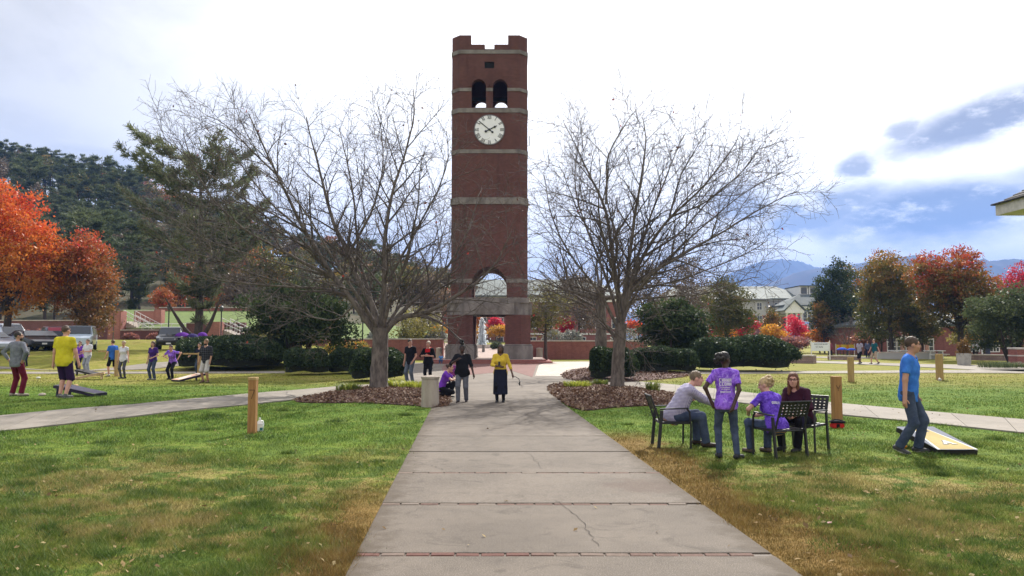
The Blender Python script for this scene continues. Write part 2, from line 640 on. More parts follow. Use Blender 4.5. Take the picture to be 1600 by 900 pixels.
# --- concrete
def concrete(name, c1, c2, sparkle=.5, edge=False):
    m, nt, b = newmat(name)
    p = N(nt, 'ShaderNodeNewGeometry').outputs['Position']
    oi = N(nt, 'ShaderNodeObjectInfo')
    n1 = noise(nt, p, .8, 5, .6, .5)
    n2 = noise(nt, p, 5, 5, .65)
    n3 = noise(nt, p, 95, 2, .7)
    n4 = noise(nt, N(nt, 'ShaderNodeMapping', {0: p, 3: (1.1, 6, 1)}).outputs[0], 1.1, 4, .6)
    c = mixc(nt, sstep(nt, n1, .3, .7), c1, c2)
    c = mixc(nt, mth(nt, 'MULTIPLY', sstep(nt, n2, .45, .75), .35), c, tuple(x * .62 for x in c1))
    c = mixc(nt, mth(nt, 'MULTIPLY', sstep(nt, n4, .55, .8), .35), c, tuple(x * .6 for x in c1))
    c = mixc(nt, mth(nt, 'MULTIPLY', mth(nt, 'ABSOLUTE', mth(nt, 'SUBTRACT', n3, .5)), sparkle * 2), c, mixc(nt, sstep(nt, n3, .45, .55), (.06, .05, .045), (.62, .58, .52)))
    hue = N(nt, 'ShaderNodeHueSaturation', {'Value': mth(nt, 'ADD', .93, mth(nt, 'MULTIPLY', oi.outputs['Random'], .14)), 'Color': c})
    if edge:
        ed = mth(nt, 'MAXIMUM', line_dist(nt, p, PR0, PR1, 1), line_dist(nt, p, PL0, PL1, -1))
        ed = mth(nt, 'ADD', ed, mth(nt, 'MULTIPLY', mth(nt, 'SUBTRACT', n2, .5), .7))
        c_e = mixc(nt, mth(nt, 'MULTIPLY', sstep(nt, ed, -.34, .02), .75), hue.outputs[0], (.060, .043, .026))
        n6 = noise(nt, p, 1.9, 6, .7, 1.2)
        c_e = mixc(nt, mth(nt, 'MULTIPLY', sstep(nt, n6, .54, .68), .5), c_e, (.052, .042, .033))
    else:
        c_e = hue.outputs[0]
    # the rusty stain on the third slab
    d = N(nt, 'ShaderNodeVectorMath', {0: mth_vec(nt, p), 1: STAIN}, operation='DISTANCE').outputs['Value']
    st = mth(nt, 'MULTIPLY', sstep(nt, mth(nt, 'ADD', d, mth(nt, 'MULTIPLY', mth(nt, 'SUBTRACT', n2, .5), .9)), .62, .22), .45)
    c = mixc(nt, st, c_e, (.075, .043, .03))
    nt.links.new(c, b.inputs['Base Color'])
    b.inputs['Roughness'].default_value = .85
    b.inputs['Specular IOR Level'].default_value = .25
    bp = N(nt, 'ShaderNodeBump', {'Strength': .35, 'Distance': .006, 'Height': mth(nt, 'ADD', n3, n2)})
    nt.links.new(bp.outputs[0], b.inputs['Normal'])
    return m


def mth_vec(nt, p):
    return N(nt, 'ShaderNodeMapping', {0: p, 3: (1, 1, 0)}).outputs[0]


_s = ground(1003, 762)
STAIN = (_s.x, _s.y, 0)
M_CONC = concrete('path_concrete', (.090, .072, .056), (.127, .103, .081), .5, True)
M_CONC2 = concrete('plaza_concrete', (.128, .106, .085), (.178, .15, .122), .3)
M_CONC3 = concrete('side_path_concrete', (.19, .168, .138), (.25, .22, .185), .3)
M_CRACK = M('crack', (.045, .035, .03), rough=.95)
M_PBRICK = [M('band_brick_%d' % k, c, scale=30, rough=.9, bump=.4, bscale=90, coord='World') for k, c in enumerate(((.125, .055, .042), (.165, .12, .095), (.135, .08, .062), (.175, .14, .112)))]

# --- main path: slabs between brick bands
path = thing('path', None, None, kind='structure')
BAND = [6.5 + 1.945 * k for k in range(-4, 8)] + [22.1]
TOP = .022
bw = .085
for k in range(len(BAND) - 1):
    y0, y1 = BAND[k] + bw / 2 + .006, BAND[k + 1] - bw / 2 - .006
    if k >= 7:
        y0, y1 = BAND[k] + .012, BAND[k + 1] - .012
    if k == 7 - 1:
        y1 = BAND[k + 1] - .012
    mb = MB()
    dz = rng.uniform(-.003, .003)
    mb.prism([(xl(y0), y0), (xr(y0), y0), (xr(y1), y1), (xl(y1), y1)], -.12, TOP + dz)
    mb.build('slab', M_CONC, path, bevel=.008)
brick_me = [MB().box((-.096, -bw / 2, -.06), (.096, bw / 2, .0)).mesh('brick', M_PBRICK[q], bevel=.006) for q in range(4)]
for k in range(0, 7):
    y = BAND[k]
    x = xl(y) + .1
    while x < xr(y) - .09:
        t = (x - xl(y)) / (xr(y) - xl(y))
        q = int(np.clip(rng.normal(.6 + 2.2 * t if k <= 4 else 2.4, .7), 0, 3))
        o = link('brick', brick_me[q], path)
        o.location = (x, y + rng.uniform(-.004, .004), TOP + rng.uniform(-.007, .004))
        o.rotation_euler = (rng.uniform(-.01, .01), rng.uniform(-.012, .012), rng.uniform(-.012, .012))
        x += .205 + rng.uniform(0, .004)
for k in range(7, len(BAND)):
    y = BAND[k]
    MB().box((xl(y), y - .02, -.06), (xr(y), y + .02, TOP - .008)).build('expansion_strip', M('joint_filler', (.085, .068, .055), scale=20), path)
# bedding seen down the joints
MB().prism([(xl(-2) - .0, -2), (xr(-2), -2), (xr(22), 22), (xl(22), 22)], -.3, TOP - .014).build('bedding', M('bedding', (.115, .09, .07), scale=20), path)


def crack(pts, w=.012):
    P = [ground(*p) for p in pts]
    Q = []
    for a, b in zip(P, P[1:]):
        for s in range(4):
            t = s / 4
            Q.append(a.lerp(b, t) + Vector((rng.normal(0, .018), rng.normal(0, .018), 0)))
    Q.append(P[-1])
    V, F = [], []
    for k, q in enumerate(Q):
        ww = w * rng.uniform(.4, 1.1)
        V += [(q.x - ww / 2, q.y - ww * .2, TOP + .005), (q.x + ww / 2, q.y + ww * .2, TOP + .005)]
    F = [(2 * k, 2 * k + 1, 2 * k + 3, 2 * k + 2) for k in range(len(Q) - 1)]
    MB().add(V, F).build('crack', M_CRACK, path)


crack([(868, 786), (892, 800), (907, 818), (922, 835), (933, 852), (936, 858)], .007)
crack([(646, 722), (662, 728), (680, 732), (692, 737)], .008)
crack([(682, 790), (655, 798), (632, 808)], .006)
crack([(820, 706), (838, 722), (846, 735)], .005)


# --- strips of pavement that follow the ground
def strip(name, A, B, n, mat, dz=.03, slabs=True, gap=.012):
    """A, B: pixel polylines of the two edges (same length)."""
    pa, pb = [ground(*p) for p in A], [ground(*p) for p in B]

    def samp(P, t):
        L = np.concatenate([[0], np.cumsum([(b - a).length for a, b in zip(P, P[1:])])])
        s = t * L[-1]
        k = min(int(np.searchsorted(L, s, side='right')) - 1, len(P) - 2)
        return P[k].lerp(P[k + 1], (s - L[k]) / (L[k + 1] - L[k]))
    par = thing(name, None, None, kind='structure')
    length = sum((b - a).length for a, b in zip(pa, pa[1:]))
    for k in range(n):
        t0, t1 = k / n + (gap / length if slabs else 0), (k + 1) / n
        mb = MB()
        m = 3
        rows = []
        for s in range(m + 1):
            t = t0 + (t1 - t0) * s / m
            a, b = samp(pa, t), samp(pb, t)
            rows.append([(q.x, q.y, hz(q.x, q.y)) for q in (a, a.lerp(b, .33), a.lerp(b, .67), b)])
        V = [(x, y, z + dz) for r in rows for x, y, z in r] + [(x, y, z - .12) for r in rows for x, y, z in r]
        F = [(4 * r + c, 4 * r + c + 1, 4 * r + c + 5, 4 * r + c + 4) for r in range(m) for c in range(3)]
        o = 4 * (m + 1)
        F += [(4 * r, 4 * r + 4, o + 4 * r + 4, o + 4 * r) for r in range(m)] + [(4 * r + 3, 4 * r + 7, o + 4 * r + 7, o + 4 * r + 3) for r in range(m)]
        F += [(c, c + 1, o + c + 1, o + c) for c in range(3)] + [(4 * m + c, 4 * m + c + 1, o + 4 * m + c + 1, o + 4 * m + c) for c in range(3)]
        mb.add(V, F).build('slab' if slabs else 'pavement', mat, par)
    return par


strip('side_path', [(-500, 718), (0, 675), (200, 653), (400, 632), (480, 623)], [(-500, 685), (0, 651), (200, 634), (400, 615), (540, 603)], 16, M_CONC3)
strip('side_path', [(1000, 612), (1090, 622), (1290, 647), (1450, 662), (1600, 678), (1900, 708)], [(1000, 597), (1100, 606), (1300, 630), (1450, 644), (1600, 657), (1900, 682)], 16, M_CONC3)
strip('far_path', [(-300, 584.5), (150, 584.5), (445, 583.5)], [(-300, 581.5), (150, 581.5), (445, 580.5)], 8, M_CONC3)
strip('far_path', [(980, 585), (1250, 584), (1430, 583), (1560, 583.5), (1900, 586)], [(980, 581.5), (1250, 580.5), (1430, 579.5), (1560, 578), (1900, 577)], 8, M_CONC3)
strip('far_path', [(1255, 566.5), (1340, 569.5), (1420, 573), (1520, 578), (1640, 583), (1900, 590)], [(1255, 563.5), (1340, 566), (1420, 569), (1480, 570), (1600, 572), (1900, 574)], 8, M_CONC3)
strip('far_path', [(1230, 558.5), (1340, 560), (1420, 562.5)], [(1230, 556.5), (1340, 557.5), (1420, 560)], 4, M_CONC3)
strip('far_path', [(-300, 588), (0, 576), (115, 567.5), (230, 560.5), (320, 557)], [(-300, 581), (0, 570), (115, 562), (230, 556), (320, 553)], 8, M_CONC3)
strip('far_path', [(100, 532.5), (190, 532.8), (260, 533)], [(100, 530.8), (190, 531), (260, 531)], 3, M_CONC3)


def sheet(name, px, mat, z, thick=.14, mound=0, res=None, par=None, kind='structure'):
    """Flat polygon given by photo pixels on the ground."""
    P = [ground(*p) for p in px]
    mb = MB()
    mb.prism([(p.x, p.y) for p in P], -.1, z)
    o = mb.build(name, mat, par, tri=True)
    if kind and par is None:
        tag(o, kind=kind)
    return o


PLAZA = [(678, 640), (680, 628), (480, 623), (540, 603), (632, 598), (640, 580), (560, 572), (560, 564), (1012, 564), (1000, 568), (925, 572), (915, 590), (930, 597), (1000, 597), (1000, 612), (905, 612), (886, 630), (884, 640)]
P_ = [ground(*p) for p in PLAZA]
P_[0] = Vector((xl(22.1), 22.12, 0))
P_[-1] = Vector((xr(22.1), 22.12, 0))
mb = MB()
mb.prism([(p.x, p.y) for p in P_], -.1, .02)
plaza = tag(mb.build('plaza', M_CONC2, tri=True), kind='structure')
for py, x0, x1 in ((624, 690, 872), (616, 692, 866), (608, 692, 868), (600, 690, 890), (594, 650, 905)):
    a, b = ground(x0, py), ground(x1, py)
    MB().add([(a.x, a.y - .018, .024), (b.x, b.y - .018, .024), (b.x, b.y + .018, .024), (a.x, a.y + .018, .024)], [(0, 1, 2, 3)]).build('joint', M('joint', (.07, .055, .045)), plaza)
M_PAVER = BRICK('red_pavers', (.15, .066, .056), (.21, .10, .085), (.20, .145, .125), .2, .1, .010, .3, .2)
M_PAVER2 = BRICK('pale_pavers', (.42, .36, .31), (.56, .49, .43), (.24, .19, .16), .3, .3, .02, .3, .2)
M_PAVER3 = BRICK('pink_pavers', (.32, .235, .20), (.40, .30, .26), (.28, .21, .18), .2, .1, .012, .3, .2)
sheet('brick_walk', [(700, 590), (690, 577), (697, 565.2), (850, 565.2), (838, 572), (832, 590), (800, 580)], M_PAVER, .026)
sheet('paver_walk', [(836, 588), (842, 571), (858, 566), (1008, 565.2), (990, 570), (922, 574), (912, 589)], M_PAVER2, .027)
# plaza beyond the tower, round the fountain
mb = MB()
V = []
ys = np.linspace(57, 112, 23)
for y in ys:
    w0, w1 = (-6.5, 3.2) if y < 72 else (-13, 6)
    for x in np.linspace(w0, w1, 5):
        V.append((x, y, hz(x, y) + .035))
F = [(5 * r + c, 5 * r + c + 1, 5 * r + c + 6, 5 * r + c + 5) for r in range(len(ys) - 1) for c in range(4)]
tag(mb.add(V, F).build('fountain_plaza', M_PAVER3), kind='structure')

# --- mulch beds (low mounds) with fallen leaves
M_MULCH = M('mulch', (.115, .055, .045), (.055, .028, .024), scale=9, rough=.95, bump=.8, bscale=45, coord='World')
M_FALLEN = LM('fallen_leaf', [(0, (.070, .032, .020)), (.4, (.15, .082, .052)), (.75, (.23, .145, .098)), (1, (.32, .24, .17))], trans=.1, rough=.7)
BEDS = []


def inside(P, x, y):
    r = np.zeros(len(x), bool)
    n = len(P)
    for k in range(n):
        (x0, y0), (x1, y1) = P[k], P[(k + 1) % n]
        c = (y0 > y) != (y1 > y)
        with np.errstate(divide='ignore', invalid='ignore'):
            r ^= c & (x < (x1 - x0) * (y - y0) / (y1 - y0 + 1e-12) + x0)
    return r


def bed(px, n, hgt=.12):
    P = [ground(*p) for p in px]
    # smooth outline
    Q = []
    m = len(P)
    for k in range(m):
        p0, p1, p2, p3 = P[k - 1], P[k], P[(k + 1) % m], P[(k + 2) % m]
        for s in range(5):
            t = s / 5
            Q.append(.5 * ((2 * p1) + (p2 - p0) * t + (2 * p0 - 5 * p1 + 4 * p2 - p3) * t * t + (3 * p1 - p0 - 3 * p2 + p3) * t ** 3))
    c = sum(Q, Vector()) / len(Q)
    V = [(c.x, c.y, hgt)]
    K = len(Q)
    for f, z in ((.35, hgt * .97), (.7, hgt * .75), (.92, hgt * .4), (1.0, .03), (1.0, -.1)):
        V += [(c.x + (q.x - c.x) * f, c.y + (q.y - c.y) * f, z + (rng.uniform(-.008, .008) if z > 0 else 0)) for q in Q]
    F = [(0, 1 + k, 1 + (k + 1) % K) for k in range(K)]
    for r in range(4):
        F += [(1 + r * K + k, 1 + (r + 1) * K + k, 1 + (r + 1) * K + (k + 1) % K, 1 + r * K + (k + 1) % K) for k in range(K)]
    tag(MB().add(V, F).build('mulch_bed', M_MULCH, smooth=True), kind='structure')
    poly = [(q.x, q.y) for q in Q]
    BEDS.append(poly)
    A = np.array(poly)
    x = rng.uniform(A[:, 0].min() - .3, A[:, 0].max() + .3, n * 3)
    y = rng.uniform(A[:, 1].min() - .3, A[:, 1].max() + .3, n * 3)
    grow = [(c.x + (p[0] - c.x) * 1.03, c.y + (p[1] - c.y) * 1.03) for p in poly]
    k = inside(grow, x, y)
    x, y = x[k][:n], y[k][:n]
    # height of the mound there
    ang = np.arctan2(A[:, 1] - c.y, A[:, 0] - c.x)
    rad = np.hypot(A[:, 0] - c.x, A[:, 1] - c.y)
    o = np.argsort(ang)
    rr = np.hypot(x - c.x, y - c.y) / np.interp(np.arctan2(y - c.y, x - c.x), ang[o], rad[o], period=2 * PI)
    z = np.interp(rr, [0, .35, .7, .92, 1.0, 1.1], [hgt, hgt * .97, hgt * .75, hgt * .4, .035, .03])
    V, F, T = leaf_quads(np.stack([x, y, z + rng.uniform(.0, .035, len(x))], -1), .085, tilt=.55)
    tag(link('fallen_leaves', fast_mesh('fallen_leaves', V, F, [M_FALLEN], attr=T)), kind='stuff')


def leaf_quads(C, size, tilt=1.0, nrm=None, T=None, asp=.62, jitter=.35):
    """Folded leaf-shaped quads (rhombs) at points C. tilt 0 = lying flat, 1 = any direction; nrm: preferred normals."""
    n = len(C)
    r = rng.normal(size=(n, 3))
    r /= np.linalg.norm(r, axis=1, keepdims=True)
    base = np.array([0, 0, 1.]) if nrm is None else nrm
    nn = base * (1 - tilt) + r * tilt
    nn /= np.linalg.norm(nn, axis=1, keepdims=True) + 1e-9
    q = rng.normal(size=(n, 3))
    u = np.cross(nn, q)
    u /= np.linalg.norm(u, axis=1, keepdims=True) + 1e-9
    w = np.cross(nn, u)
    s = size * (1 + jitter * rng.normal(size=(n, 1))).clip(.4, 1.9)
    a = asp
    V = np.stack([C - u * s * .5, C + w * s * a * .5 + nn * s * .06, C + u * s * .5, C - w * s * a * .5 + nn * s * .06], 1).reshape(-1, 3)
    F = np.arange(4 * n).reshape(n, 4)
    if T is None:
        T = rng.random(n)
    return V, F, np.repeat(T, 4)


bed([(462, 627), (520, 614), (575, 607), (640, 605), (684, 609), (700, 622), (694, 636), (640, 634), (570, 630), (510, 630)], 8000)
bed([(858, 606), (872, 624), (908, 641), (960, 637), (1020, 634), (1066, 631), (1082, 625), (1040, 614), (990, 607), (930, 602), (885, 600)], 9000)
bed([(878, 586), (905, 577), (960, 574), (1075, 585), (1010, 595), (940, 597), (895, 595)], 4500, .08)

# --- grass blades on the near lawns: one mass
def blades():
    n = 900000
    Yb = 1 / rng.uniform(1 / 44., 1 / 4.4, n)
    Xb = Yb * rng.uniform(-.80, .80, n)
    z = H(Xb, Yb)
    e = .035 * np.sin(Yb * 9) * np.sin(Yb * 3.1) + .03 * rng.normal(size=n)
    keep = (Xb < xl(Yb) + e) | (Xb > xr(Yb) - e)
    for P in PAVED + BEDS:
        keep &= ~inside(P, Xb, Yb)
    Xb, Yb, z = Xb[keep], Yb[keep], z[keep]
    n = len(Xb)
    from math import tau
    # uneven growth: clumps taller in places
    f = np.sin(Xb * 1.7 + 1.3 * np.sin(Yb * 1.1)) * np.sin(Yb * 1.9 + 1.7 * np.sin(Xb * .9)) + .5 * np.sin(Xb * 5.1 + Yb * 3.7) * np.sin(Yb * 4.3 - Xb * 2.2)
    hgt = (.030 + .020 * np.clip(f, -1, 1.4)) * rng.uniform(.5, 1.7, n)
    wid = np.maximum(.0045, Yb / 768 * .55)
    a = rng.uniform(0, tau, n)
    ln = rng.uniform(.25, 1.3, n) * hgt
    b = rng.uniform(0, tau, n)
    dx, dy = np.cos(a) * wid / 2, np.sin(a) * wid / 2
    V = np.empty((n, 3, 3), np.float32)
    V[:, 0] = np.stack([Xb - dx, Yb - dy, z - .005], -1)
    V[:, 1] = np.stack([Xb + dx, Yb + dy, z - .005], -1)
    V[:, 2] = np.stack([Xb + np.cos(b) * ln, Yb + np.sin(b) * ln, z + hgt], -1)
    T = np.repeat(np.clip(rng.random(n) * .8 + .25 * np.sin(Xb * 9 + 3 * np.sin(Yb * 7)) * np.sin(Yb * 11), 0, 1), 3)
    me = fast_mesh('grass', V.reshape(-1, 3), np.arange(3 * n).reshape(n, 3), [M_BLADE], attr=T)
    tag(link('grass', me), kind='stuff')


def px_poly(A):
    return [tuple(ground(*p).xy) for p in A]


PAVED = [[(p.x, p.y) for p in P_],
         px_poly([(-500, 718), (0, 675), (200, 653), (400, 632), (480, 623), (540, 603), (400, 615), (200, 634), (0, 651), (-500, 685)]),
         px_poly([(1000, 612), (1090, 622), (1290, 647), (1450, 662), (1600, 678), (1900, 708), (1900, 682), (1600, 657), (1450, 644), (1300, 630), (1100, 606), (1000, 597)])]
blades()

# leaves blown over the lawns
n = 1300
yy = 1 / rng.uniform(1 / 34., 1 / 5., n)
xx = yy * rng.uniform(-.75, .75, n)
k = (xx < xl(yy) - .1) | (xx > xr(yy) + .1) | (rng.random(n) < .07)
xx, yy = xx[k], yy[k]
V, F, T = leaf_quads(np.stack([xx, yy, H(xx, yy) + .035], -1), .045, tilt=.4)
tag(link('fallen_leaves', fast_mesh('fallen_leaves', V, F, [LM('dry_leaf', [(0, (.10, .06, .03)), (.5, (.24, .16, .07)), (1, (.34, .27, .14))], .2, .8, .1)], attr=T)), kind='stuff')

# long rough clumps in the near lawns
nc = 420
cy_ = 1 / rng.uniform(1 / 20., 1 / 4.8, nc)
cx_ = cy_ * rng.uniform(-.75, .75, nc)
k = ((cx_ < xl(cy_) - .25) | (cx_ > xr(cy_) + .6))
for P in PAVED + BEDS:
    k &= ~inside(P, cx_, cy_)
cx_, cy_ = cx_[k], cy_[k]
m = 170
ids = np.repeat(np.arange(len(cx_)), m)
cr_ = rng.uniform(.10, .42, len(cx_))[ids]
x = cx_[ids] + cr_ * rng.normal(0, .55, len(ids))
y = cy_[ids] + cr_ * rng.normal(0, .40, len(ids))
hh = rng.uniform(.04, .105, len(ids)) * rng.uniform(.6, 1.1, len(cx_))[ids]
a, b = rng.uniform(0, 2 * PI, len(ids)), rng.uniform(0, 2 * PI, len(ids))
wd = np.maximum(.005, y / 768 * .7)
ln = hh * rng.uniform(.3, 1.5, len(ids))
V = np.stack([np.stack([x - np.cos(a) * wd / 2, y - np.sin(a) * wd / 2, H(x, y) - .004], -1), np.stack([x + np.cos(a) * wd / 2, y + np.sin(a) * wd / 2, H(x, y) - .004], -1),
              np.stack([x + np.cos(b) * ln, y + np.sin(b) * ln, H(x, y) + hh], -1)], 1).reshape(-1, 3)
T = np.repeat(np.clip(rng.random(len(ids)) * .75 + rng.uniform(-.15, .3, len(cx_))[ids], 0, 1), 3)
tag(link('grass', fast_mesh('grass', V, np.arange(len(V)).reshape(-1, 3), [M_CLUMP], attr=T)), kind='stuff')
# ================================================================== CLOCK TOWER
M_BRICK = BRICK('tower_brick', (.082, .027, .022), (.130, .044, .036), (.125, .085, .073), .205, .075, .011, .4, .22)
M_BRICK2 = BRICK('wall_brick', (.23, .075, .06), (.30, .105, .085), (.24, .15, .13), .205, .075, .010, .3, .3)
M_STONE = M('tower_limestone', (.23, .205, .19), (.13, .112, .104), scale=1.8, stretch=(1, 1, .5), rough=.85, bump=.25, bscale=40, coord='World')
M_STONE2 = M('cap_limestone', (.56, .50, .45), (.40, .35, .31), scale=2.5, rough=.85, bump=.2, bscale=40, coord='World')
M_DARK = M('dark_louvre', (.016, .015, .017), rough=.7)
TX, TY, TH = -1.735, 58.0, 2.93          # centre x, front face y, half width
TCY = TY + TH


def tz(py):
    return at(764, py, TY).z


def octa(h, c):
    return [(-h, -h + c), (-h + c, -h), (h - c, -h), (h, -h + c), (h, h - c), (h - c, h), (-h + c, h), (-h, h - c)]


tower = thing('clock_tower', 'tall red brick clock tower with pale stone bands at the end of the path', 'clock tower', (TX, TCY, 0))
CH = .62


def arch_poly(x0, x1, z0, ztop, k=14):
    r = (x1 - x0) / 2
    c = (x0 + x1) / 2
    return [(x0, z0), (x1, z0)] + [(c + r * math.cos(PI * t / k), ztop - r + r * math.sin(PI * t / k)) for t in range(k + 1)]


def xp(px):
    return (px - 764) / 1200 * TY


def cutter(poly, both=True):
    a = MB().prism(poly, -6, 6, axis='y').mesh('cut', [M_BRICK])
    out = [a]
    if both:
        out.append(MB().prism(poly, -6, 6, axis='x').mesh('cut', [M_BRICK]))
    return out


zb, zp, zl0, zl1, zl2 = tz(560), tz(538), tz(492), tz(470), tz(465)
ztop = tz(55)
belf = [arch_poly(xp(735.5), xp(758.5), tz(168), tz(124)), arch_poly(xp(769.5), xp(792.5), tz(168), tz(124))]
gate = arch_poly(-1.33, 1.33, tz(500), tz(417))
# shaft: octagonal tube with a belfry room and the arch through the base
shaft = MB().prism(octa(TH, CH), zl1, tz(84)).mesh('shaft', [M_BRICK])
room = MB().prism(octa(TH - .55, CH), tz(177), tz(90)).mesh('cut', [M_BRICK])
low = MB().prism(octa(TH - 1.35, .2), zl1 - .2, tz(450)).mesh('cut', [M_BRICK])
cuts = [room] + cutter(belf[0]) + cutter(belf[1]) + cutter(gate)
vent = MB().box((xp(756), -6, tz(106.5)), (xp(771.5), -TH + .25, tz(96.5))).mesh('cut', [M_BRICK])
me = boolean(shaft, cuts + [vent], 'shaft')
link('shaft', me, tower)
mb = MB()
for k in range(5):
    z0 = tz(106.5) + .02 + k * .095
    mb = MB().box((xp(756) + .01, -TH + .08, z0), (xp(771.5) - .01, -TH + .13, z0 + .075), rot=Matrix.Rotation(.6, 3, 'X'))
    mb.build('louvre', M_DARK, tower)
MB().box((xp(756) - .01, -TH + .2, tz(106.5) - .01), (xp(771.5) + .01, -TH + .24, tz(96.5) + .01)).build('vent_backing', M_DARK, tower)
# parapet with stepped battlements
par = MB().prism(octa(TH - .003, CH), tz(77.5), ztop).mesh('parapet', [M_BRICK])
inner = MB().prism(octa(TH - .42, CH), tz(77.5) - .5, ztop + 1).mesh('cut', [M_BRICK])
w1, w2 = xp(793.5), xp(771.5)
n1 = [MB().box((-w1 if a else -7, -7 if a else -w1, tz(69.5)), (w1 if a else 7, 7 if a else w1, ztop + 1)).mesh('cut', [M_BRICK]) for a in (0, 1)]
n2 = [MB().box((-w2 if a else -7, -7 if a else -w2, tz(76.5)), (w2 if a else 7, 7 if a else w2, ztop + 1)).mesh('cut', [M_BRICK]) for a in (0, 1)]
link('parapet', boolean(par, [inner] + n1 + n2, 'parapet'), tower)
MB().prism(octa(TH - .3, CH), tz(85) - .2, tz(80)).build('roof_deck', M_DARK, tower)


def islands(me):
    bm = bmesh.new()
    bm.from_mesh(me)
    todo, out = set(bm.verts), []
    while todo:
        st, grp = [todo.pop()], []
        while st:
            v = st.pop()
            grp.append(v)
            for e in v.link_edges:
                w = e.other_vert(v)
                if w in todo:
                    todo.discard(w)
                    st.append(w)
        ix = {v: k for k, v in enumerate(grp)}
        m2 = bpy.data.meshes.new(me.name)
        m2.from_pydata([v.co[:] for v in grp], [], [[ix[v] for v in f.verts] for f in bm.faces if f.verts[0] in ix])
        for q in me.materials:
            m2.materials.append(q)
        out.append(m2)
    bm.free()
    return out


def ring(z0, z1, out, cuts=(), mat=None, inner=.6):
    a = MB().prism(octa(TH + out, CH), z0, z1).mesh('stone_band', [mat or M_STONE])
    c = [MB().prism(octa(TH - inner, CH), z0 - 1, z1 + 1).mesh('cut', [M_STONE])]
    for p in cuts:
        c += cutter(p)
    for me_ in islands(boolean(a, c, 'stone_band')):
        link('stone_band', me_, tower)


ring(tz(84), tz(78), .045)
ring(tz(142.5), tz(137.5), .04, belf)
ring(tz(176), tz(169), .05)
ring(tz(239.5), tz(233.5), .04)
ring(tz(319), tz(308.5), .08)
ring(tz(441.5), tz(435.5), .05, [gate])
# brick hoods over the belfry arches and the base arch
for x0, x1, zt in ((xp(735.5), xp(758.5), tz(124)), (xp(769.5), xp(792.5), tz(124)), (-1.33, 1.33, tz(417))):
    r = (x1 - x0) / 2
    c = (x0 + x1) / 2
    for k in range(0, 16):
        t0, t1 = PI * k / 16 + .012, PI * (k + 1) / 16 - .012
        poly = [(c + q * math.cos(t), zt - r + q * math.sin(t)) for q, t in ((r + .005, t0), (r + .30, t0), (r + .30, t1), (r + .005, t1))]
        MB().prism(poly, -TH - .035, -TH + .1, axis='y').build('arch_brick', M_BRICK, tower)
# lower piers, stone plinths, lintel
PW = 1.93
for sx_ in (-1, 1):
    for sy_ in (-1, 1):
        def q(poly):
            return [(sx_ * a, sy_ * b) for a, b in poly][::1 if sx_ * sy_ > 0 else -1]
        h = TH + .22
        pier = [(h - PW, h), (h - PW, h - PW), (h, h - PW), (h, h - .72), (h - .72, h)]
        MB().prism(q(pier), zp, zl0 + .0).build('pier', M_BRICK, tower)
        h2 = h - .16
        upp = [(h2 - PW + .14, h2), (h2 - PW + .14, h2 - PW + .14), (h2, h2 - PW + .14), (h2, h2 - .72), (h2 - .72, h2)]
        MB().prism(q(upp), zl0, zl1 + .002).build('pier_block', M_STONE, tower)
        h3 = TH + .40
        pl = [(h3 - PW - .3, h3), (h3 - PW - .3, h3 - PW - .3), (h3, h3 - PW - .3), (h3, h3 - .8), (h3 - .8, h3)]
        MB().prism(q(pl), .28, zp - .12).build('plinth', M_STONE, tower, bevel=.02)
        h4 = h3 - .06
        pl2 = [(h4 - PW - .18, h4), (h4 - PW - .18, h4 - PW - .18), (h4, h4 - PW - .18), (h4, h4 - .8), (h4 - .8, h4)]
        MB().prism(q(pl2), zp - .12, zp + .0).build('plinth_cap', M_STONE, tower, bevel=.03)
for s in (-1, 1):
    MB().box((xp(724.5), -TH - .34 if s < 0 else TH - .5, zl0 + .01), (xp(803.5), -TH + .5 if s < 0 else TH + .34, tz(473))).build('lintel', M_STONE, tower, bevel=.015)
    MB().box((-TH - .34 if s < 0 else TH - .5, xp(724.5), zl0 + .013), (-TH + .5 if s < 0 else TH + .34, xp(803.5), tz(473) - .003)).build('lintel', M_STONE, tower, bevel=.015)
MB().prism(octa(TH + .12, CH), tz(473), zl2).build('lintel_cornice', M_STONE, tower)
# clock
cz, cr = tz(203), 1.145
clock = MB().lathe([(cr, -.02), (cr, .05), (cr - .05, .06)], 56).build('clock', [M('clock_face', (.80, .80, .83), rough=.45, var=.04)], tower)
clock.location = (.0, -TH - .015, cz)
clock.rotation_euler = (PI / 2, 0, 0)
M_CLK = M('clock_black', (.012, .012, .016), rough=.4)
rim = MB()
V, F = [], []
for k in range(64):
    a = 2 * PI * k / 64
    for r_, z_ in ((cr - .03, .062), (cr + .035, .062), (cr + .035, -.02)):
        V.append((r_ * math.cos(a), r_ * math.sin(a), z_))
for k in range(64):
    k2 = (k + 1) % 64
    F += [(3 * k, 3 * k + 1, 3 * k2 + 1, 3 * k2), (3 * k + 1, 3 * k + 2, 3 * k2 + 2, 3 * k2 + 1)]
rim.add(V, F).build('rim', M('clock_rim', (.22, .21, .23), rough=.5), clock)
NUM = ['XII', 'I', 'II', 'III', 'IIII', 'V', 'VI', 'VII', 'VIII', 'IX', 'X', 'XI']
WID = {'I': .085, 'V': .15, 'X': .15}
hgt_n = .33
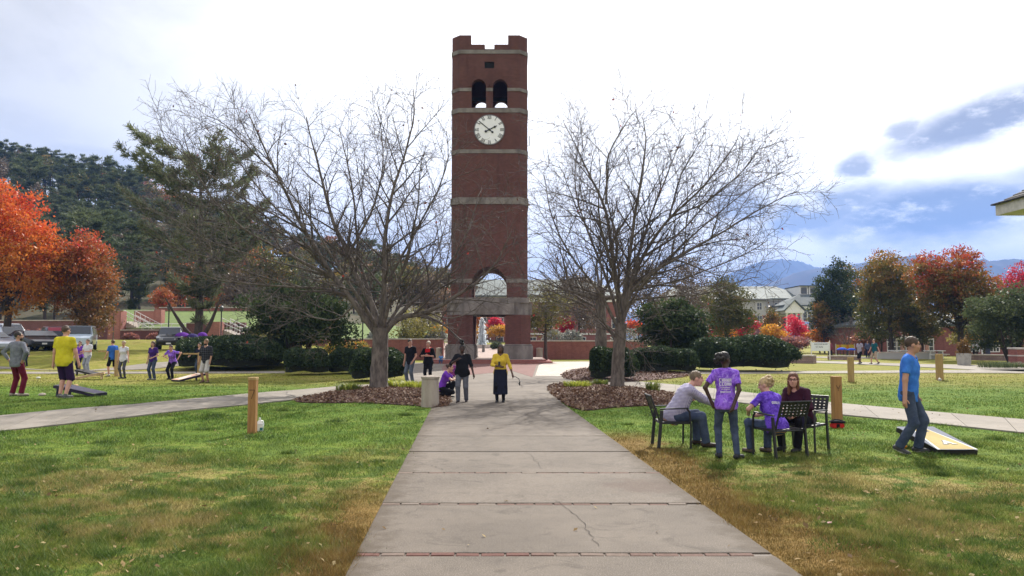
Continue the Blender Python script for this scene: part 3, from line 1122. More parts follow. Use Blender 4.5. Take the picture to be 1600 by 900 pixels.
for k, s in enumerate(NUM):
    mb = MB()
    w = sum(WID[c] for c in s)
    x = -w / 2
    th = .042
    for c in s:
        xc = x + WID[c] / 2
        a, b = -hgt_n / 2, hgt_n / 2
        if c == 'I':
            mb.bar((xc, a, .066), (xc, b, .066), th, .01)
        elif c == 'V':
            mb.bar((xc - .055, b, .066), (xc, a, .066), th, .01)
            mb.bar((xc + .055, b, .0665), (xc, a, .0665), .02, .01)
        else:
            mb.bar((xc - .055, b, .066), (xc + .055, a, .066), th, .01)
            mb.bar((xc + .055, b, .0665), (xc - .055, a, .0665), .02, .01)
        x += WID[c]
    o = mb.build('numeral', M_CLK, clock)
    a = -2 * PI * k / 12
    o.rotation_euler = (0, 0, a)
    o.location = (.86 * cr * math.sin(-a), .86 * cr * math.cos(-a), 0)


def hand(name, ang, L, w, tail, spade=None, z=.085):
    mb = MB()
    mb.bar((0, -tail, z), (0, L, z), w, .02, up=(0, 0, 1))
    mb.lathe([(w * 1.35, z - .014), (w * 1.35, z + .016)], 14, (0, -tail, 0))
    mb.lathe([(w * 1.2, z - .012), (w * 1.2, z + .02)], 14)
    if spade:
        mb.prism([(-.1, spade - .08), (0, spade - .14), (.1, spade - .08), (.03, spade + .02), (0, spade + .16), (-.03, spade + .02)], z - .013, z + .013)
    o = mb.build(name, M_CLK, clock)
    o.rotation_euler = (0, 0, -R(ang))


hand('minute_hand', -50.5, 1.06, .062, .30)
hand('hour_hand', 62.5, .62, .07, .30, .52, z=.11)
for px in (717, 811):
    MB().tube([(xp(px), -TH + .7, ztop - .1), (xp(px), -TH + .7, ztop + .55)], .012, 5).build('lightning_rod', M_DARK, tower)
# a bell-chamber beam seen through the arches
MB().box((-2.3, -.09, tz(140)), (2.3, .09, tz(134))).build('belfry_beam', M_DARK, tower)
# side lamp bracket on the shaft
MB().tube([(TH + .02, -TH + 1.2, tz(222)), (TH + .16, -TH + 1.1, tz(222)), (TH + .16, -TH + 1.1, tz(206))], .03, 6).build('bracket', M_DARK, tower)

# --- stepped platform
M_STEP = BRICK('step_brick', (.25, .075, .062), (.31, .105, .09), (.25, .16, .14), .2, .1, .01, .3, .2)
plat = thing('tower_steps', None, None, (TX, TCY, 0), kind='structure')
MB().prism(octa(4.75, 1.1), -.1, .15).build('step', M_STEP, plat, bevel=.02)
MB().prism(octa(4.30, 1.1), .15, .285).build('step', M_STEP, plat, bevel=.02)
tread = MB().prism(octa(4.2, 1.1), .285, .292)
tread.build('tread', M_PAVER3, plat)

# ================================================================== FOUNTAIN
FX, FY = at(753, 540, 100).x, 100.0
fz = hz(FX, FY) + .035
ft = thing('fountain', 'white water jet rising from a low round basin seen through the tower arch', 'fountain', (FX, FY, fz))
MB().lathe([(2.9, 0), (2.9, .42), (2.5, .42), (2.5, .22)], 32).build('basin', M_STONE2, ft, smooth=True)
m_w, nt, b = newmat('pool_water')
b.inputs['Base Color'].default_value = (.10, .13, .14, 1)
b.inputs['Roughness'].default_value = .08
MB().lathe([(2.48, .2), (2.48, .3)], 32).build('pool_water', m_w, ft)
m_j, nt, b = newmat('water_spray')
b.inputs['Base Color'].default_value = (.95, .96, .97, 1)
b.inputs['Roughness'].default_value = .25
tr = N(nt, 'ShaderNodeBsdfTranslucent', {0: (.9, .93, .96, 1)})
mx = N(nt, 'ShaderNodeMixShader', {0: .85, 1: b.outputs[0], 2: tr.outputs[0]})
nt.links.new(mx.outputs[0], nt.nodes['Material Output'].inputs[0])
n = 5200
t = rng.random(n)
# droplets thrown up and falling back in a narrow plume
hh = 3.55 * (1 - (1 - t) ** 1.6)
rad = (.07 + .52 * (1 - hh / 3.6) ** .6) * np.abs(rng.normal(0, .55, n))
ph = rng.uniform(0, 2 * PI, n)
C = np.stack([rad * np.cos(ph), rad * np.sin(ph), hh + .25], -1)
V = []
F = []
s = rng.uniform(.025, .06, n)
oct_ = np.array([(1, 0, 0), (0, 1, 0), (-1, 0, 0), (0, -1, 0), (0, 0, 2.4), (0, 0, -2.4)])
of = np.array([(0, 1, 4), (1, 2, 4), (2, 3, 4), (3, 0, 4), (1, 0, 5), (2, 1, 5), (3, 2, 5), (0, 3, 5)])
V = (C[:, None] + oct_[None] * s[:, None, None]).reshape(-1, 3)
F = (of[None] + 6 * np.arange(n)[:, None, None]).reshape(-1, 3)
link('water_jet', fast_mesh('water_jet', V, F, [m_j]), ft)
ft.children[-1]['kind'] = 'stuff'

# ================================================================== WALLS BEHIND
def brick_wall(name, label, p0, p1, h, thick=.35, cap=True, mat=None, step=4.0, cat='wall', hs=None, z0=None):
    """Straight wall following the ground between two world points, with a stone cap."""
    a, b = Vector((p0[0], p0[1], 0)), Vector((p1[0], p1[1], 0))
    L = (b - a).length
    ang = math.atan2(b.y - a.y, b.x - a.x)
    base = min(hz(*p0), hz(*p1)) if z0 is None else z0
    t = thing(name, label, cat, (a.x, a.y, base), ang)
    MB().box((0, -thick / 2, -.4), (L, thick / 2, h)).build('wall_body', mat or M_BRICK2, t)
    if cap:
        k = max(1, round(L / 1.4))
        cm = MB().box((.005, -thick / 2 - .05, 0), (L / k - .005, thick / 2 + .05, .10)).mesh('cap_stone', [M_STONE2], bevel=.012)
        for i_ in range(k):
            link('cap_stone', cm, t).location = (i_ * L / k, 0, h)
    return t


brick_wall('garden_wall', 'long low brick wall with pale cap behind the round bushes, west of the tower', (at(470, 530, 67).x, 67), (at(693, 530, 66).x, 66), 1.55, z0=.22)
brick_wall('garden_wall', 'low brick wall with pale cap and small shrubs, east of the tower', (at(829, 530, 67).x, 67), (at(1010, 530, 68).x, 68), 1.38, z0=.22)
# raised lawn behind the west wall
M_LAWN2 = M('bright_lawn', (.115, .17, .03), (.075, .11, .022), scale=2, rough=.9, bump=.6, bscale=20, coord='World')
V, F = [], []
xs_, ys_ = np.linspace(-27, -7.2, 12), np.linspace(67.3, 97, 12)
for y in ys_:
    for x in xs_:
        V.append((x, y, max(1.55 + .075 * (y - 67.3) * (0.35 + .65 * min(1, (-7 - x) / 10)), hz(x, y) + .05)))
F = [(12 * r + c, 12 * r + c + 1, 12 * r + c + 13, 12 * r + c + 12) for r in range(11) for c in range(11)]
tag(MB().add(V, F).build('lawn', M_LAWN2, smooth=True), kind='structure')

# terraces and stairs on the far left
M_PINKB = BRICK('pink_brick', (.36, .125, .10), (.46, .18, .145), (.36, .24, .20), .205, .075, .012, .3, .2)
M_DARKB = BRICK('dark_brick', (.16, .062, .062), (.21, .085, .08), (.16, .11, .10), .205, .075, .012, .3, .3)
M_RAIL = M('white_rail', (.74, .73, .74), rough=.4, var=.08)


def wall_px(name, label, x0, x1, y_top, Y, mat, thick=.5, cap=True, y_bot=None, Y1=None):
    Y1 = Y1 or Y
    a, b = at(x0, y_top, Y), at(x1, y_top, Y1)
    z0 = min(hz(a.x, Y), hz(b.x, Y1)) if y_bot is None else at(x0, y_bot, Y).z
    return brick_wall(name, label, (a.x, Y), (b.x, Y1), a.z - z0 - (.1 if cap else 0), thick, cap, mat, z0=z0)


wall_px('retaining_wall', 'long dark red retaining wall behind the parked cars', -160, 176, 500, 79, M_DARKB)
wall_px('brick_pier', 'pale pink brick pier at the head of the far stairs', 174, 194, 486, 75, M_PINKB, 1.1, False)
wall_px('terrace_wall', 'dark low terrace wall with shrubs below the far stairs', 190, 297, 515, 73, M_DARKB)
wall_px('stair_wall', 'pink brick side wall above the far stairs', 212, 246, 485, 80, M_PINKB, .6, True, 512)
wall_px('brick_pier', 'pale pink brick pier beside the bright terrace lawn', 244, 255, 484, 78.5, M_PINKB, .9, False, 512)
wall_px('terrace_wall', 'dark brick terrace wall behind the pine trunk', 293, 331, 504, 72, M_DARKB)
wall_px('brick_pier', 'sunlit pink brick pier beside the pine trunk', 328, 347, 503, 71.6, M_PINKB, 1.1, False)
wall_px('terrace_wall', 'dark brick wall above the white stair rail near the pine', 346, 384, 504, 76, M_DARKB, .5, False)
wall_px('upper_wall', 'faded brick wall at the back of the bright terrace lawn', 250, 470, 480, 92, M_BRICK2, .5)


def stairs(label, px0, py0, px1, py1, Y, w, n):
    a, b = at(px0, py0, Y), at(px1, py1, Y)
    t = thing('stairway', label, 'stairs', (a.x, Y, 0))
    dx, dz = (b.x - a.x) / n, (b.z - a.z) / n
    for k in range(n):
        MB().box((k * dx, 0, b.z - .8), ((k + 1) * dx, w, a.z + (k + 1) * dz)).build('step', M_STONE2, t)
    for yy in (-.05, w + .05):
        for hgt in (.55, .95):
            MB().tube([(0, yy, a.z + hgt), (b.x - a.x, yy, b.z + hgt)], .028, 6).build('rail', M_RAIL, t)
        for k in range(0, n + 1, 2):
            MB().tube([(k * dx, yy, a.z + k * dz - .1), (k * dx, yy, a.z + k * dz + .95)], .025, 6).build('rail_post', M_RAIL, t)


stairs('far concrete stairs with white handrails beside the terrace lawn', 194, 500, 240, 524, 75.5, 2.2, 12)
stairs('lower concrete stairs with white handrails near the pine trunk', 347, 513, 386, 531, 72, 2.0, 10)
rail = thing('railing', 'white pipe railing along the edge of the terrace lawn', 'railing', (at(222, 510, 74.5).x, 74.5, 0))
x1 = at(298, 510, 74.5).x - at(222, 510, 74.5).x
zr = at(222, 516, 74.5).z
for h_ in (.3, .62):
    MB().tube([(0, 0, zr + h_), (x1, 0, zr + h_)], .03, 6).build('rail', M_RAIL, rail)
for k in range(6):
    MB().tube([(x1 * k / 5, 0, zr - .1), (x1 * k / 5, 0, zr + .62)], .028, 6).build('rail_post', M_RAIL, rail)
V, F = [], []
for r, (py, Y) in enumerate(((513, 75.2), (505, 78.5), (492, 88), (484, 93))):
    for px in (192, 230, 300, 380, 470):
        p = at(px, py, Y)
        V.append((p.x, p.y, p.z))
F = [(5 * r + c, 5 * r + c + 1, 5 * r + c + 6, 5 * r + c + 5) for r in range(3) for c in range(4)]
tag(MB().add(V, F).build('terrace_lawn', M_LAWN2, smooth=True), kind='structure')

# ================================================================== BUILDINGS
M_WHITE = M('white_paint', (.74, .73, .70), rough=.5, var=.08, coord='World', scale=1.5)
M_CREAM = M('cream_wall', (.46, .45, .44), rough=.7, var=.1, coord='World', scale=.8)
m_g, nt, b = newmat('window_glass')
b.inputs['Base Color'].default_value = (.03, .035, .045, 1)
b.inputs['Roughness'].default_value = .12
b.inputs['Specular IOR Level'].default_value = .7
M_GLASS = m_g


def metal_roof(name, c1, c2, pitch=.45):
    m, nt, b = newmat(name)
    p = N(nt, 'ShaderNodeTexCoord').outputs['Object']
    s = N(nt, 'ShaderNodeSeparateXYZ', {0: p})
    w = mth(nt, 'FRACT', mth(nt, 'DIVIDE', s.outputs[0], pitch))
    f = mth(nt, 'MULTIPLY', sstep(nt, w, .12, .0), 1.0)
    n = noise(nt, p, .6, 4)
    c = mixc(nt, sstep(nt, n, .3, .7), c1, c2)
    c = mixc(nt, mth(nt, 'MULTIPLY', f, .5), c, tuple(q * .55 for q in c1))
    nt.links.new(c, b.inputs['Base Color'])
    b.inputs['Roughness'].default_value = .75
    b.inputs['Specular IOR Level'].default_value = .15
    bp = N(nt, 'ShaderNodeBump', {'Strength': .6, 'Distance': .05, 'Height': f})
    nt.links.new(bp.outputs[0], b.inputs['Normal'])
    return m


M_ROOFG = metal_roof('green_metal_roof', (.125, .145, .138), (.165, .185, .175))
M_ROOFD = metal_roof('dark_metal_roof', (.07, .085, .09), (.10, .115, .115))


def window(par, x, y, z, w, h, panes=(2, 3), frame=.09, face=-1, mat=None):
    """A framed window proud of a wall whose face is at y, seen from -y."""
    f = MB()
    for lo, hi in (((x - w / 2 - frame, y - .05, z - frame), (x - w / 2, y + .1, z + h + frame)), ((x + w / 2, y - .05, z - frame), (x + w / 2 + frame, y + .1, z + h + frame)),
                   ((x - w / 2, y - .05, z + h), (x + w / 2, y + .1, z + h + frame)), ((x - w / 2 - frame * .6, y - .09, z - frame), (x + w / 2 + frame * .6, y + .1, z - .002))):
        f.box(lo, hi)
    for k in range(1, panes[0]):
        xx = x - w / 2 + w * k / panes[0]
        f.box((xx - .03, y - .035, z), (xx + .03, y + .02, z + h))
    for k in range(1, panes[1]):
        zz = z + h * k / panes[1]
        f.box((x - w / 2, y - .033, zz - .03), (x + w / 2, y + .018, zz + .03))
    fo = f.build('window', mat or M_WHITE, par)
    for a in range(panes[0]):
        for c in range(panes[1]):
            MB().box((x - w / 2 + w * a / panes[0] + .03, y - .02, z + h * c / panes[1] + .03), (x - w / 2 + w * (a + 1) / panes[0] - .03, y + .01, z + h * (c + 1) / panes[1] - .03)).build('pane', M_GLASS, fo)
    return fo


def gable_roof(mb, x0, x1, y0, y1, ze, zr, over=.6, hip=0., axis='x'):
    """Roof slab with eaves overhang; hip insets the ridge ends."""
    x0, x1, y0, y1 = x0 - over, x1 + over, y0 - over, y1 + over
    ym = (y0 + y1) / 2
    V = [(x0, y0, ze), (x1, y0, ze), (x1, y1, ze), (x0, y1, ze), (x0 + hip, ym, zr), (x1 - hip, ym, zr)]
    V += [(x, y, z - .25) for x, y, z in V[:4]]
    mb.add(V, [(0, 1, 5, 4), (2, 3, 4, 5), (0, 4, 3), (1, 2, 5), (0, 6, 7, 1), (1, 7, 8, 2), (2, 8, 9, 3), (3, 9, 6, 0), (6, 9, 8, 7)])
    return mb


# hall behind the fountain
YB = 140.0
hb = thing('brick_hall', 'long brick hall with pale green metal roof seen behind the tower', 'building', (0, YB, hz(0, YB) * 0 + .6))
o = hb.location.z
xL, xR = at(690, 500, YB).x, at(975, 500, YB).x
zE = at(764, 466, YB).z - o
zR = at(764, 437, YB + 8).z - o
MB().box((xL, 0, -1), (xR, 16, zE)).build('wall', M_BRICK2, hb)
gable_roof(MB(), xL, xR, 0, 16, zE + .5, zR, .8, 6).build('roof', M_ROOFG, hb)
MB().box((xL - .3, -.3, zE - .7), (xR + .3, -.003, zE + .25)).build('cornice', M_WHITE, hb)
for py0, py1 in ((523, 520.5),):
    MB().box((xL - .1, -.15, at(764, py0, YB).z - o), (xR + .1, -.002, at(764, py1, YB).z - o)).build('band', M_WHITE, hb)
for k in range(11):
    x = xL + 1.6 + k * (xR - xL - 3.2) / 10
    window(hb, x, 0, at(764, 541, YB).z - o, 1.15, 1.6, (2, 2))
    window(hb, x, 0, at(764, 513, YB).z - o, 1.15, 1.9, (2, 2))

# large far hall on the right
YF = 170.0
fb = thing('college_hall', 'far brick and cream hall with green roof and white portico above the red trees', 'building', (0, YF, 0))


def fx(px, Y=YF):
    return at(px, 500, Y).x


def fzz(py, Y=YF):
    return at(1200, py, Y).z


M_FB = BRICK('hall_brick', (.19, .06, .062), (.24, .085, .08), (.22, .14, .13), .4, .15, .02, 0, .3)
x0, x1 = fx(1040), fx(1234)
MB().box((x0, 0, -1), (x1, 18, fzz(493))).build('wall', M_FB, fb)
MB().box((x0 - .15, -.15, fzz(493)), (x1 + .15, 18, fzz(470))).build('upper_wall', M_CREAM, fb)
MB().box((x0 - .4, -.45, fzz(470)), (x1 + .4, 18.4, fzz(466.5))).build('cornice', M_WHITE, fb)
MB().box((x0 - .2, -.25, fzz(494.5)), (x1 + .2, -.16, fzz(492.2))).build('belt_course', M_WHITE, fb)
gable_roof(MB(), x0, fx(1262), 0, 18, fzz(466.3), fzz(447.5, YF + 9), .9, 5).build('roof', M_ROOFG, fb)
# west wing hip in front
xw0, xw1 = fx(1120, 166), fx(1197, 166)
MB().prism([(xw0, -4), (xw1, -4), (xw1, -.46), (xw0, -.46)], -1, fzz(493, 166)).build('wing_wall', M_FB, fb)
MB().box((xw0, -4.1, fzz(493, 166)), (xw1, -.47, fzz(468, 166))).build('wing_upper_wall', M_CREAM, fb)
V = [(xw0 - .8, -4.9, fzz(467, 166)), (xw1 + .8, -4.9, fzz(467, 166)), (xw1 - .2, 4, fzz(463, 166)), (xw0, 4, fzz(463, 166)), (xw0 + 2.4, 3, fzz(452, 166)), (xw1 - 4.5, 3, fzz(452, 166))]
MB().add(V, [(0, 1, 5, 4), (1, 2, 5), (0, 4, 3), (2, 3, 4, 5), (0, 3, 2, 1)]).build('wing_roof', M_ROOFG, fb)
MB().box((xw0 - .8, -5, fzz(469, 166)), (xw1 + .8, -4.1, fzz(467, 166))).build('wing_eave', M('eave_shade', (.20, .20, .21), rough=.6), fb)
for px in (1187, 1215):
    yy = -4.1 if px < 1197 else -.15
    YY = YF + yy
    window(fb, at(px, 500, YY).x, yy, at(px, 484, YY).z, 1.0, 1.5, (2, 2))
    yw = -4 if px < 1197 else 0
    YY = YF + yw
    window(fb, at(px, 500, YY).x, yw, at(px, 506, YY).z, 1.0, 1.7, (2, 2))
for px in (1060, 1085, 1110, 1135, 1160):
    window(fb, at(px, 500, YF).x, 0, fzz(506), 1.0, 1.7, (2, 2))
    window(fb, at(px, 500, YF).x, -.15, fzz(484), 1.0, 1.5, (2, 2))
# right wing with portico
YW = 162.0
yo = YW - YF
x2, x3 = fx(1226, YW), fx(1330, YW)
MB().box((x2, yo, -1), (x3, -.5, fzz(482, YW))).build('wing_wall', M_FB, fb)
MB().box((x2 - .3, yo - .35, fzz(482, YW)), (x3 + .3, -.5, fzz(477, YW))).build('entablature', M_WHITE, fb)
gable_roof(MB(), x2, x3, yo, -.5, fzz(476.7, YW), fzz(460, YW + 4), .5, 5).build('wing_roof', M_ROOFD, fb)
pxw = (fx(1228, YW - 3), fx(1256, YW - 3))
zpo = fzz(485, YW - 3)
MB().prism([(pxw[0], zpo), (pxw[1], zpo), ((pxw[0] + pxw[1]) / 2, fzz(470, YW - 3))], yo - 3, yo + .5, axis='y').build('pediment', M_WHITE, fb)
MB().box((pxw[0] - .1, yo - 3.1, zpo - .55), (pxw[1] + .1, yo, zpo - .01)).build('portico_beam', M_WHITE, fb)
V = [(pxw[0] - .5, yo - 3.4, zpo + .02), ((pxw[0] + pxw[1]) / 2, yo - 3.4, fzz(469, YW - 3) + .15), (pxw[1] + .5, yo - 3.4, zpo + .02)]
V += [(a, yo + 2.5, c) for a, _, c in V]
V += [(a, b_, c - .16) for a, b_, c in V]
MB().add(V, [(0, 1, 4, 3), (1, 2, 5, 4), (6, 9, 10, 7), (7, 10, 11, 8), (0, 6, 7, 1), (1, 7, 8, 2), (0, 3, 9, 6), (2, 8, 11, 5)]).build('portico_roof', M_ROOFG, fb)
for k in range(4):
    x = pxw[0] + .35 + k * (pxw[1] - pxw[0] - .7) / 3
    MB().lathe([(.30, -1), (.30, .2), (.24, .25), (.20, zpo - .95), (.30, zpo - .7), (.30, zpo - .55)], 10, (x, yo - 2.6, 0)).build('column', M_WHITE, fb, smooth=True)
MB().lathe([(.28, 0), (.28, .03)], 14).build('oval_window', M_GLASS, fb)
fb.children[-1].rotation_euler = (PI / 2, 0, 0)
fb.children[-1].location = ((pxw[0] + pxw[1]) / 2, yo - 3.02, fzz(479.5, YW - 3))
for px in (1258, 1265, 1272, 1290, 1300):
    window(fb, fx(px, YW), yo, fzz(502, YW), .75, 2.1, (1, 3))
    window(fb, fx(px, YW), yo, fzz(522, YW), .75, 1.9, (1, 3))
for px in (1236, 1242, 1248):
    window(fb, fx(px, YW), yo, fzz(502, YW), .6, 1.9, (1, 2))
# dormers
for a, c in ((1251, 1263.5), (1265.5, 1278)):
    YD = YF - 2
    MB().box((fx(a, YD), -2, fzz(460, YD)), (fx(c, YD), 7, fzz(447.5, YD))).build('dormer', M_WHITE, fb)
    MB().box((fx(a + 1.6, YD), -2.06, fzz(459, YD)), (fx(c - 1.6, YD), -1.99, fzz(449, YD))).build('dormer_glass', M_GLASS, fb)
    MB().box((fx(a - .6, YD), -2.4, fzz(447.4, YD)), (fx(c + .6, YD), 7.2, fzz(446, YD))).build('dormer_roof', M_ROOFD, fb)

# near brick hall at the right edge
YN = 84.0
nb = thing('brick_house', 'low brick building with white framed windows behind the big maple', 'building', (0, YN, 0))


def nxx(px, Y=YN):
    return at(px, 500, Y).x


def nzz(py, Y=YN):
    return at(1480, py, Y).z


MB().box((nxx(1378), 0, -.5), (nxx(1700), 14, nzz(510))).build('wall', M_BRICK2, nb)
MB().box((nxx(1376), -.4, nzz(510)), (nxx(1702), 14.4, nzz(506))).build('cornice', M_WHITE, nb)
gable_roof(MB(), nxx(1378), nxx(1700), 0, 14, nzz(505.7), nzz(485), .6, 6).build('roof', M_ROOFD, nb)
for px, w_, h_, pn in ((1392, .9, 2.0, (2, 4)), (1407, .9, 2.0, (2, 4)), (1450, .9, 2.0, (2, 4)), (1520, 1.1, 1.6, (3, 3)), (1552, .95, 1.35, (3, 3)), (1577, .95, 1.35, (3, 3)), (1620, .95, 1.35, (3, 3))):
    window(nb, nxx(px), 0, nzz(556) if px < 1500 else nzz(549), w_, h_, pn)
d = MB().box((nxx(1536), -.06, nzz(562)), (nxx(1545), .05, nzz(540))).build('door', M('navy_door', (.035, .04, .075), rough=.4), nb)
MB().box((nxx(1531), -.1, nzz(562)), (nxx(1535.8), .04, nzz(538))).build('door_trim', M_WHITE, nb)
for px in (1409, 1426, 1447):
    x = nxx(px, 80)
    MB().box((x - .14, -4.1, 0), (x + .14, -3.8, nzz(531, 80))).build('pergola_post', M('pink_post', (.60, .33, .29), rough=.7), nb)
    MB().box((x - .45, -4.3, nzz(531, 80)), (x + .45, -3.6, nzz(528, 80))).build('pergola_cap', M_WHITE, nb)

# corner of a shingled pavilion roof at the right edge
M_SHING = M('shingles', (.075, .072, .075), (.04, .038, .042), scale=14, rough=.9, bump=.8, bscale=30, coord='World')
pv = thing('pavilion', 'dark shingled eave corner with pale fascia at the upper edge of the picture', 'pavilion', (0, 0, 0))
c0 = at(1556, 337, 30)
W_, D_ = 12.0, 11.0
px0, py0, pz = c0.x, c0.y - D_, c0.z
V = [(px0, py0, pz), (px0 + W_, py0, pz), (px0 + W_, py0 + D_, pz), (px0, py0 + D_, pz)]
V += [(a, b_, c + .42) for a, b_, c in V]
MB().add(V, [(0, 1, 5, 4), (1, 2, 6, 5), (2, 3, 7, 6), (3, 0, 4, 7), (3, 2, 1, 0)]).build('fascia', M('fascia', (.60, .57, .54), rough=.6, coord='World'), pv)
n_row = 26
for k in range(n_row):
    t0, t1 = k / n_row, (k + 1) / n_row
    i0, i1 = t0 * D_ / 2, t1 * D_ / 2
    z0, z1 = pz + .43 + t0 * 3.6, pz + .43 + t1 * 3.6
    e = .12 if k == 0 else 0
    q0 = [(px0 - e + i0, py0 - e + i0), (px0 + W_ + e - i0, py0 - e + i0), (px0 + W_ + e - i0, py0 + D_ + e - i0), (px0 - e + i0, py0 + D_ + e - i0)]
    q1 = [(px0 + i1, py0 + i1), (px0 + W_ - i1, py0 + i1), (px0 + W_ - i1, py0 + D_ - i1), (px0 + i1, py0 + D_ - i1)]
    V = [(a, b_, z0 + .035) for a, b_ in q0] + [(a, b_, z1 + .004) for a, b_ in q1] + [(a, b_, z0 - .02) for a, b_ in q0]
    F = [(s, (s + 1) % 4, 4 + (s + 1) % 4, 4 + s) for s in range(4)] + [(8 + s, 8 + (s + 1) % 4, (s + 1) % 4, s) for s in range(4)]
    MB().add(V, F).build('shingle_course', M_SHING, pv)
for a, b_ in ((1.6, 1.2), (W_ - 1.2, 1.2), (W_ - 1.2, D_ - 1.2), (1.6, D_ - 1.2)):
    MB().box((px0 + a - .18, py0 + b_ - .18, -.2), (px0 + a + .18, py0 + b_ + .18, pz + .01)).build('post', M_WHITE, pv)
# ================================================================== TREES
M_BARK = M('grey_bark', (.185, .155, .135), (.075, .062, .054), scale=9, rough=.95, bump=.9, bscale=35, stretch=(1, 1, .35))
M_BARKD = M('dark_bark', (.085, .065, .052), (.04, .032, .027), scale=7, rough=.95, bump=.8, bscale=30, stretch=(1, 1, .3))
M_TWIG = M('twig', (.125, .102, .092), (.07, .058, .052), scale=3, rough=.9)
M_LAST = LM('withered_leaf', [(0, (.07, .035, .025)), (.7, (.14, .06, .04)), (.9, (.30, .035, .03)), (1, (.42, .05, .04))], trans=.3)


def merge(parts):
    V, F, b = [], [], 0
    for v, f in parts:
        V.append(v)
        F.append(f + b)
        b += len(v)
    return np.concatenate(V), np.concatenate(F)


def resample(P, n):
    P = np.asarray(P, float)
    L = np.concatenate([[0], np.cumsum(np.linalg.norm(np.diff(P, axis=0), axis=1))])
    t = np.linspace(0, L[-1], n)
    # smooth: Catmull-like by cubic blending of linear interpolation
    Q = np.stack([np.interp(t, L, P[:, k]) for k in range(3)], -1)
    for _ in range(2):
        Q[1:-1] = .25 * Q[:-2] + .5 * Q[1:-1] + .25 * Q[2:]
    return Q


def grow(parent, r0, r1, level, out, g, tips, opts):
    """Spawn side branches along polyline parent (n x 3)."""
    n = len(parent)
    L = np.linalg.norm(np.diff(parent, axis=0), axis=1).sum()
    cnt = opts['count'][level]
    cnt = max(2, int(cnt * (L / opts['ref'][level]) + g.uniform(-.5, .5)))
    side = g.uniform(0, 2 * PI)
    for k in range(cnt):
        t = opts['t0'][level] + (1 - opts['t0'][level]) * (k + g.uniform(.1, .9)) / cnt
        s = t * (n - 1)
        i = min(int(s), n - 2)
        p = parent[i] + (parent[i + 1] - parent[i]) * (s - i)
        d = parent[i + 1] - parent[i]
        d = d / (np.linalg.norm(d) + 1e-9)
        side += 2.4 + g.uniform(-.5, .5)
        a = np.cross(d, [0, 0, 1.])
        if np.linalg.norm(a) < .15:
            a = np.array([1., 0, 0])
        a /= np.linalg.norm(a)
        b = np.cross(d, a)
        lat = a * math.cos(side) + b * math.sin(side)
        ang = g.uniform(*opts['ang'])
        dr = d * math.cos(ang) + lat * math.sin(ang)
        dr = dr + np.array([0, 0, opts['up'][level]])
        dr /= np.linalg.norm(dr)
        ln = opts['len'][level] * (1.12 - .45 * t) * g.uniform(.6, 1.25)
        rr = (r0 + (r1 - r0) * t) * g.uniform(.42, .62)
        rr = max(rr, opts['rmin'] * (1.0 + .6 * (2 - min(level, 2))))
        m = 6 if level < 2 else 4
        P = [p]
        cur = dr.copy()
        curl = g.normal(size=3) * opts['wob']
        for q in range(m):
            cur = cur + curl / m + g.normal(size=3) * opts['wob'] * .35 + np.array([0, 0, opts['lift'] / m])
            cur /= np.linalg.norm(cur)
            P.append(P[-1] + cur * ln / m)
        P = np.array(P)
        r_end = max(rr * .35, opts['rmin'] * .8)
        out.append((P, rr, r_end, level))
        if level + 1 < len(opts['count']):
            grow(P, rr, r_end, level + 1, out, g, tips, opts)
        else:
            tips.append(P[-1])
            if g.random() < .5:
                tips.append(P[len(P) // 2])


def tubes(paths, sides=(7, 5, 4, 3)):
    parts = []
    for P, a, b, lv in paths:
        n = len(P)
        parts.append(tube_arr(P, a + (b - a) * np.linspace(0, 1, n) ** .8, sides[min(lv, len(sides) - 1)]))
    return merge(parts)


def bare_tree(label, base, trunk, limbs, opts, seed, leaves=40, group=None, bark=None, name='bare_tree', trunk_r=(.36, .27)):
    """trunk and limbs: polylines in world space (x, y, z)."""
    g = np.random.default_rng(seed)
    t = thing(name, label, 'tree', base, 0, group)
    o = np.array(base)
    paths, tips = [], []
    tr = resample(np.array(trunk) - o, 14)
    # root flare
    r = np.interp(np.linspace(0, 1, 14), [0, .06, .2, .9, 1], [trunk_r[0] * 1.45, trunk_r[0] * 1.15, trunk_r[0], trunk_r[1], trunk_r[1] * 1.05])
    V, F = tube_arr(tr, r, 14)
    # bark ridges
    nrm = V - np.repeat(tr, 14, 0)
    V = V + nrm * (.05 * g.normal(size=(len(V), 1)))
    link('trunk', fast_mesh('trunk', V, F, [bark or M_BARK], smooth=True), t)
    limb_parts = []
    for P, r0 in limbs:
        Q = resample(np.array(P) - o, max(12, 3 * len(P)))
        Q[1:-1] += np.cumsum(g.normal(size=(len(Q) - 2, 3)) * .012, axis=0) - np.linspace(0, 1, len(Q) - 2)[:, None] * 0
        r0 = r0 * .8
        r1 = max(.012, r0 * .12)
        limb_parts.append(tube_arr(Q, r0 + (r1 - r0) * np.linspace(0, 1, len(Q)) ** .75, 8))
        grow(Q, r0, r1, 0, paths, g, tips, opts)
    V, F = merge(limb_parts)
    link('limbs', fast_mesh('limbs', V, F, [bark or M_BARK], smooth=True), t)
    V, F = tubes(paths, (5, 4, 3, 3))
    tw = link('twigs', fast_mesh('twigs', V, F, [M_TWIG], smooth=True), t)
    tw['kind'] = 'stuff'
    if leaves:
        tp = np.array(tips)
        tp = tp[g.choice(len(tp), min(leaves, len(tp)), replace=False)] - np.array([0, 0, .05])
        V, F, T = leaf_quads(tp, .10)
        lf = link('withered_leaves', fast_mesh('withered_leaves', V, F, [M_LAST], attr=T), t)
        lf['kind'] = 'stuff'
    return t


def trim(pts):
    """Stop a traced limb short of the crown outline: its own twigs reach the rest."""
    (x0, y0), (x1, y1) = pts[-2], pts[-1]
    f = .5 if y1 < 200 else .92
    return pts[:-1] + [(x0 + (x1 - x0) * f, y0 + (y1 - y0) * f)]


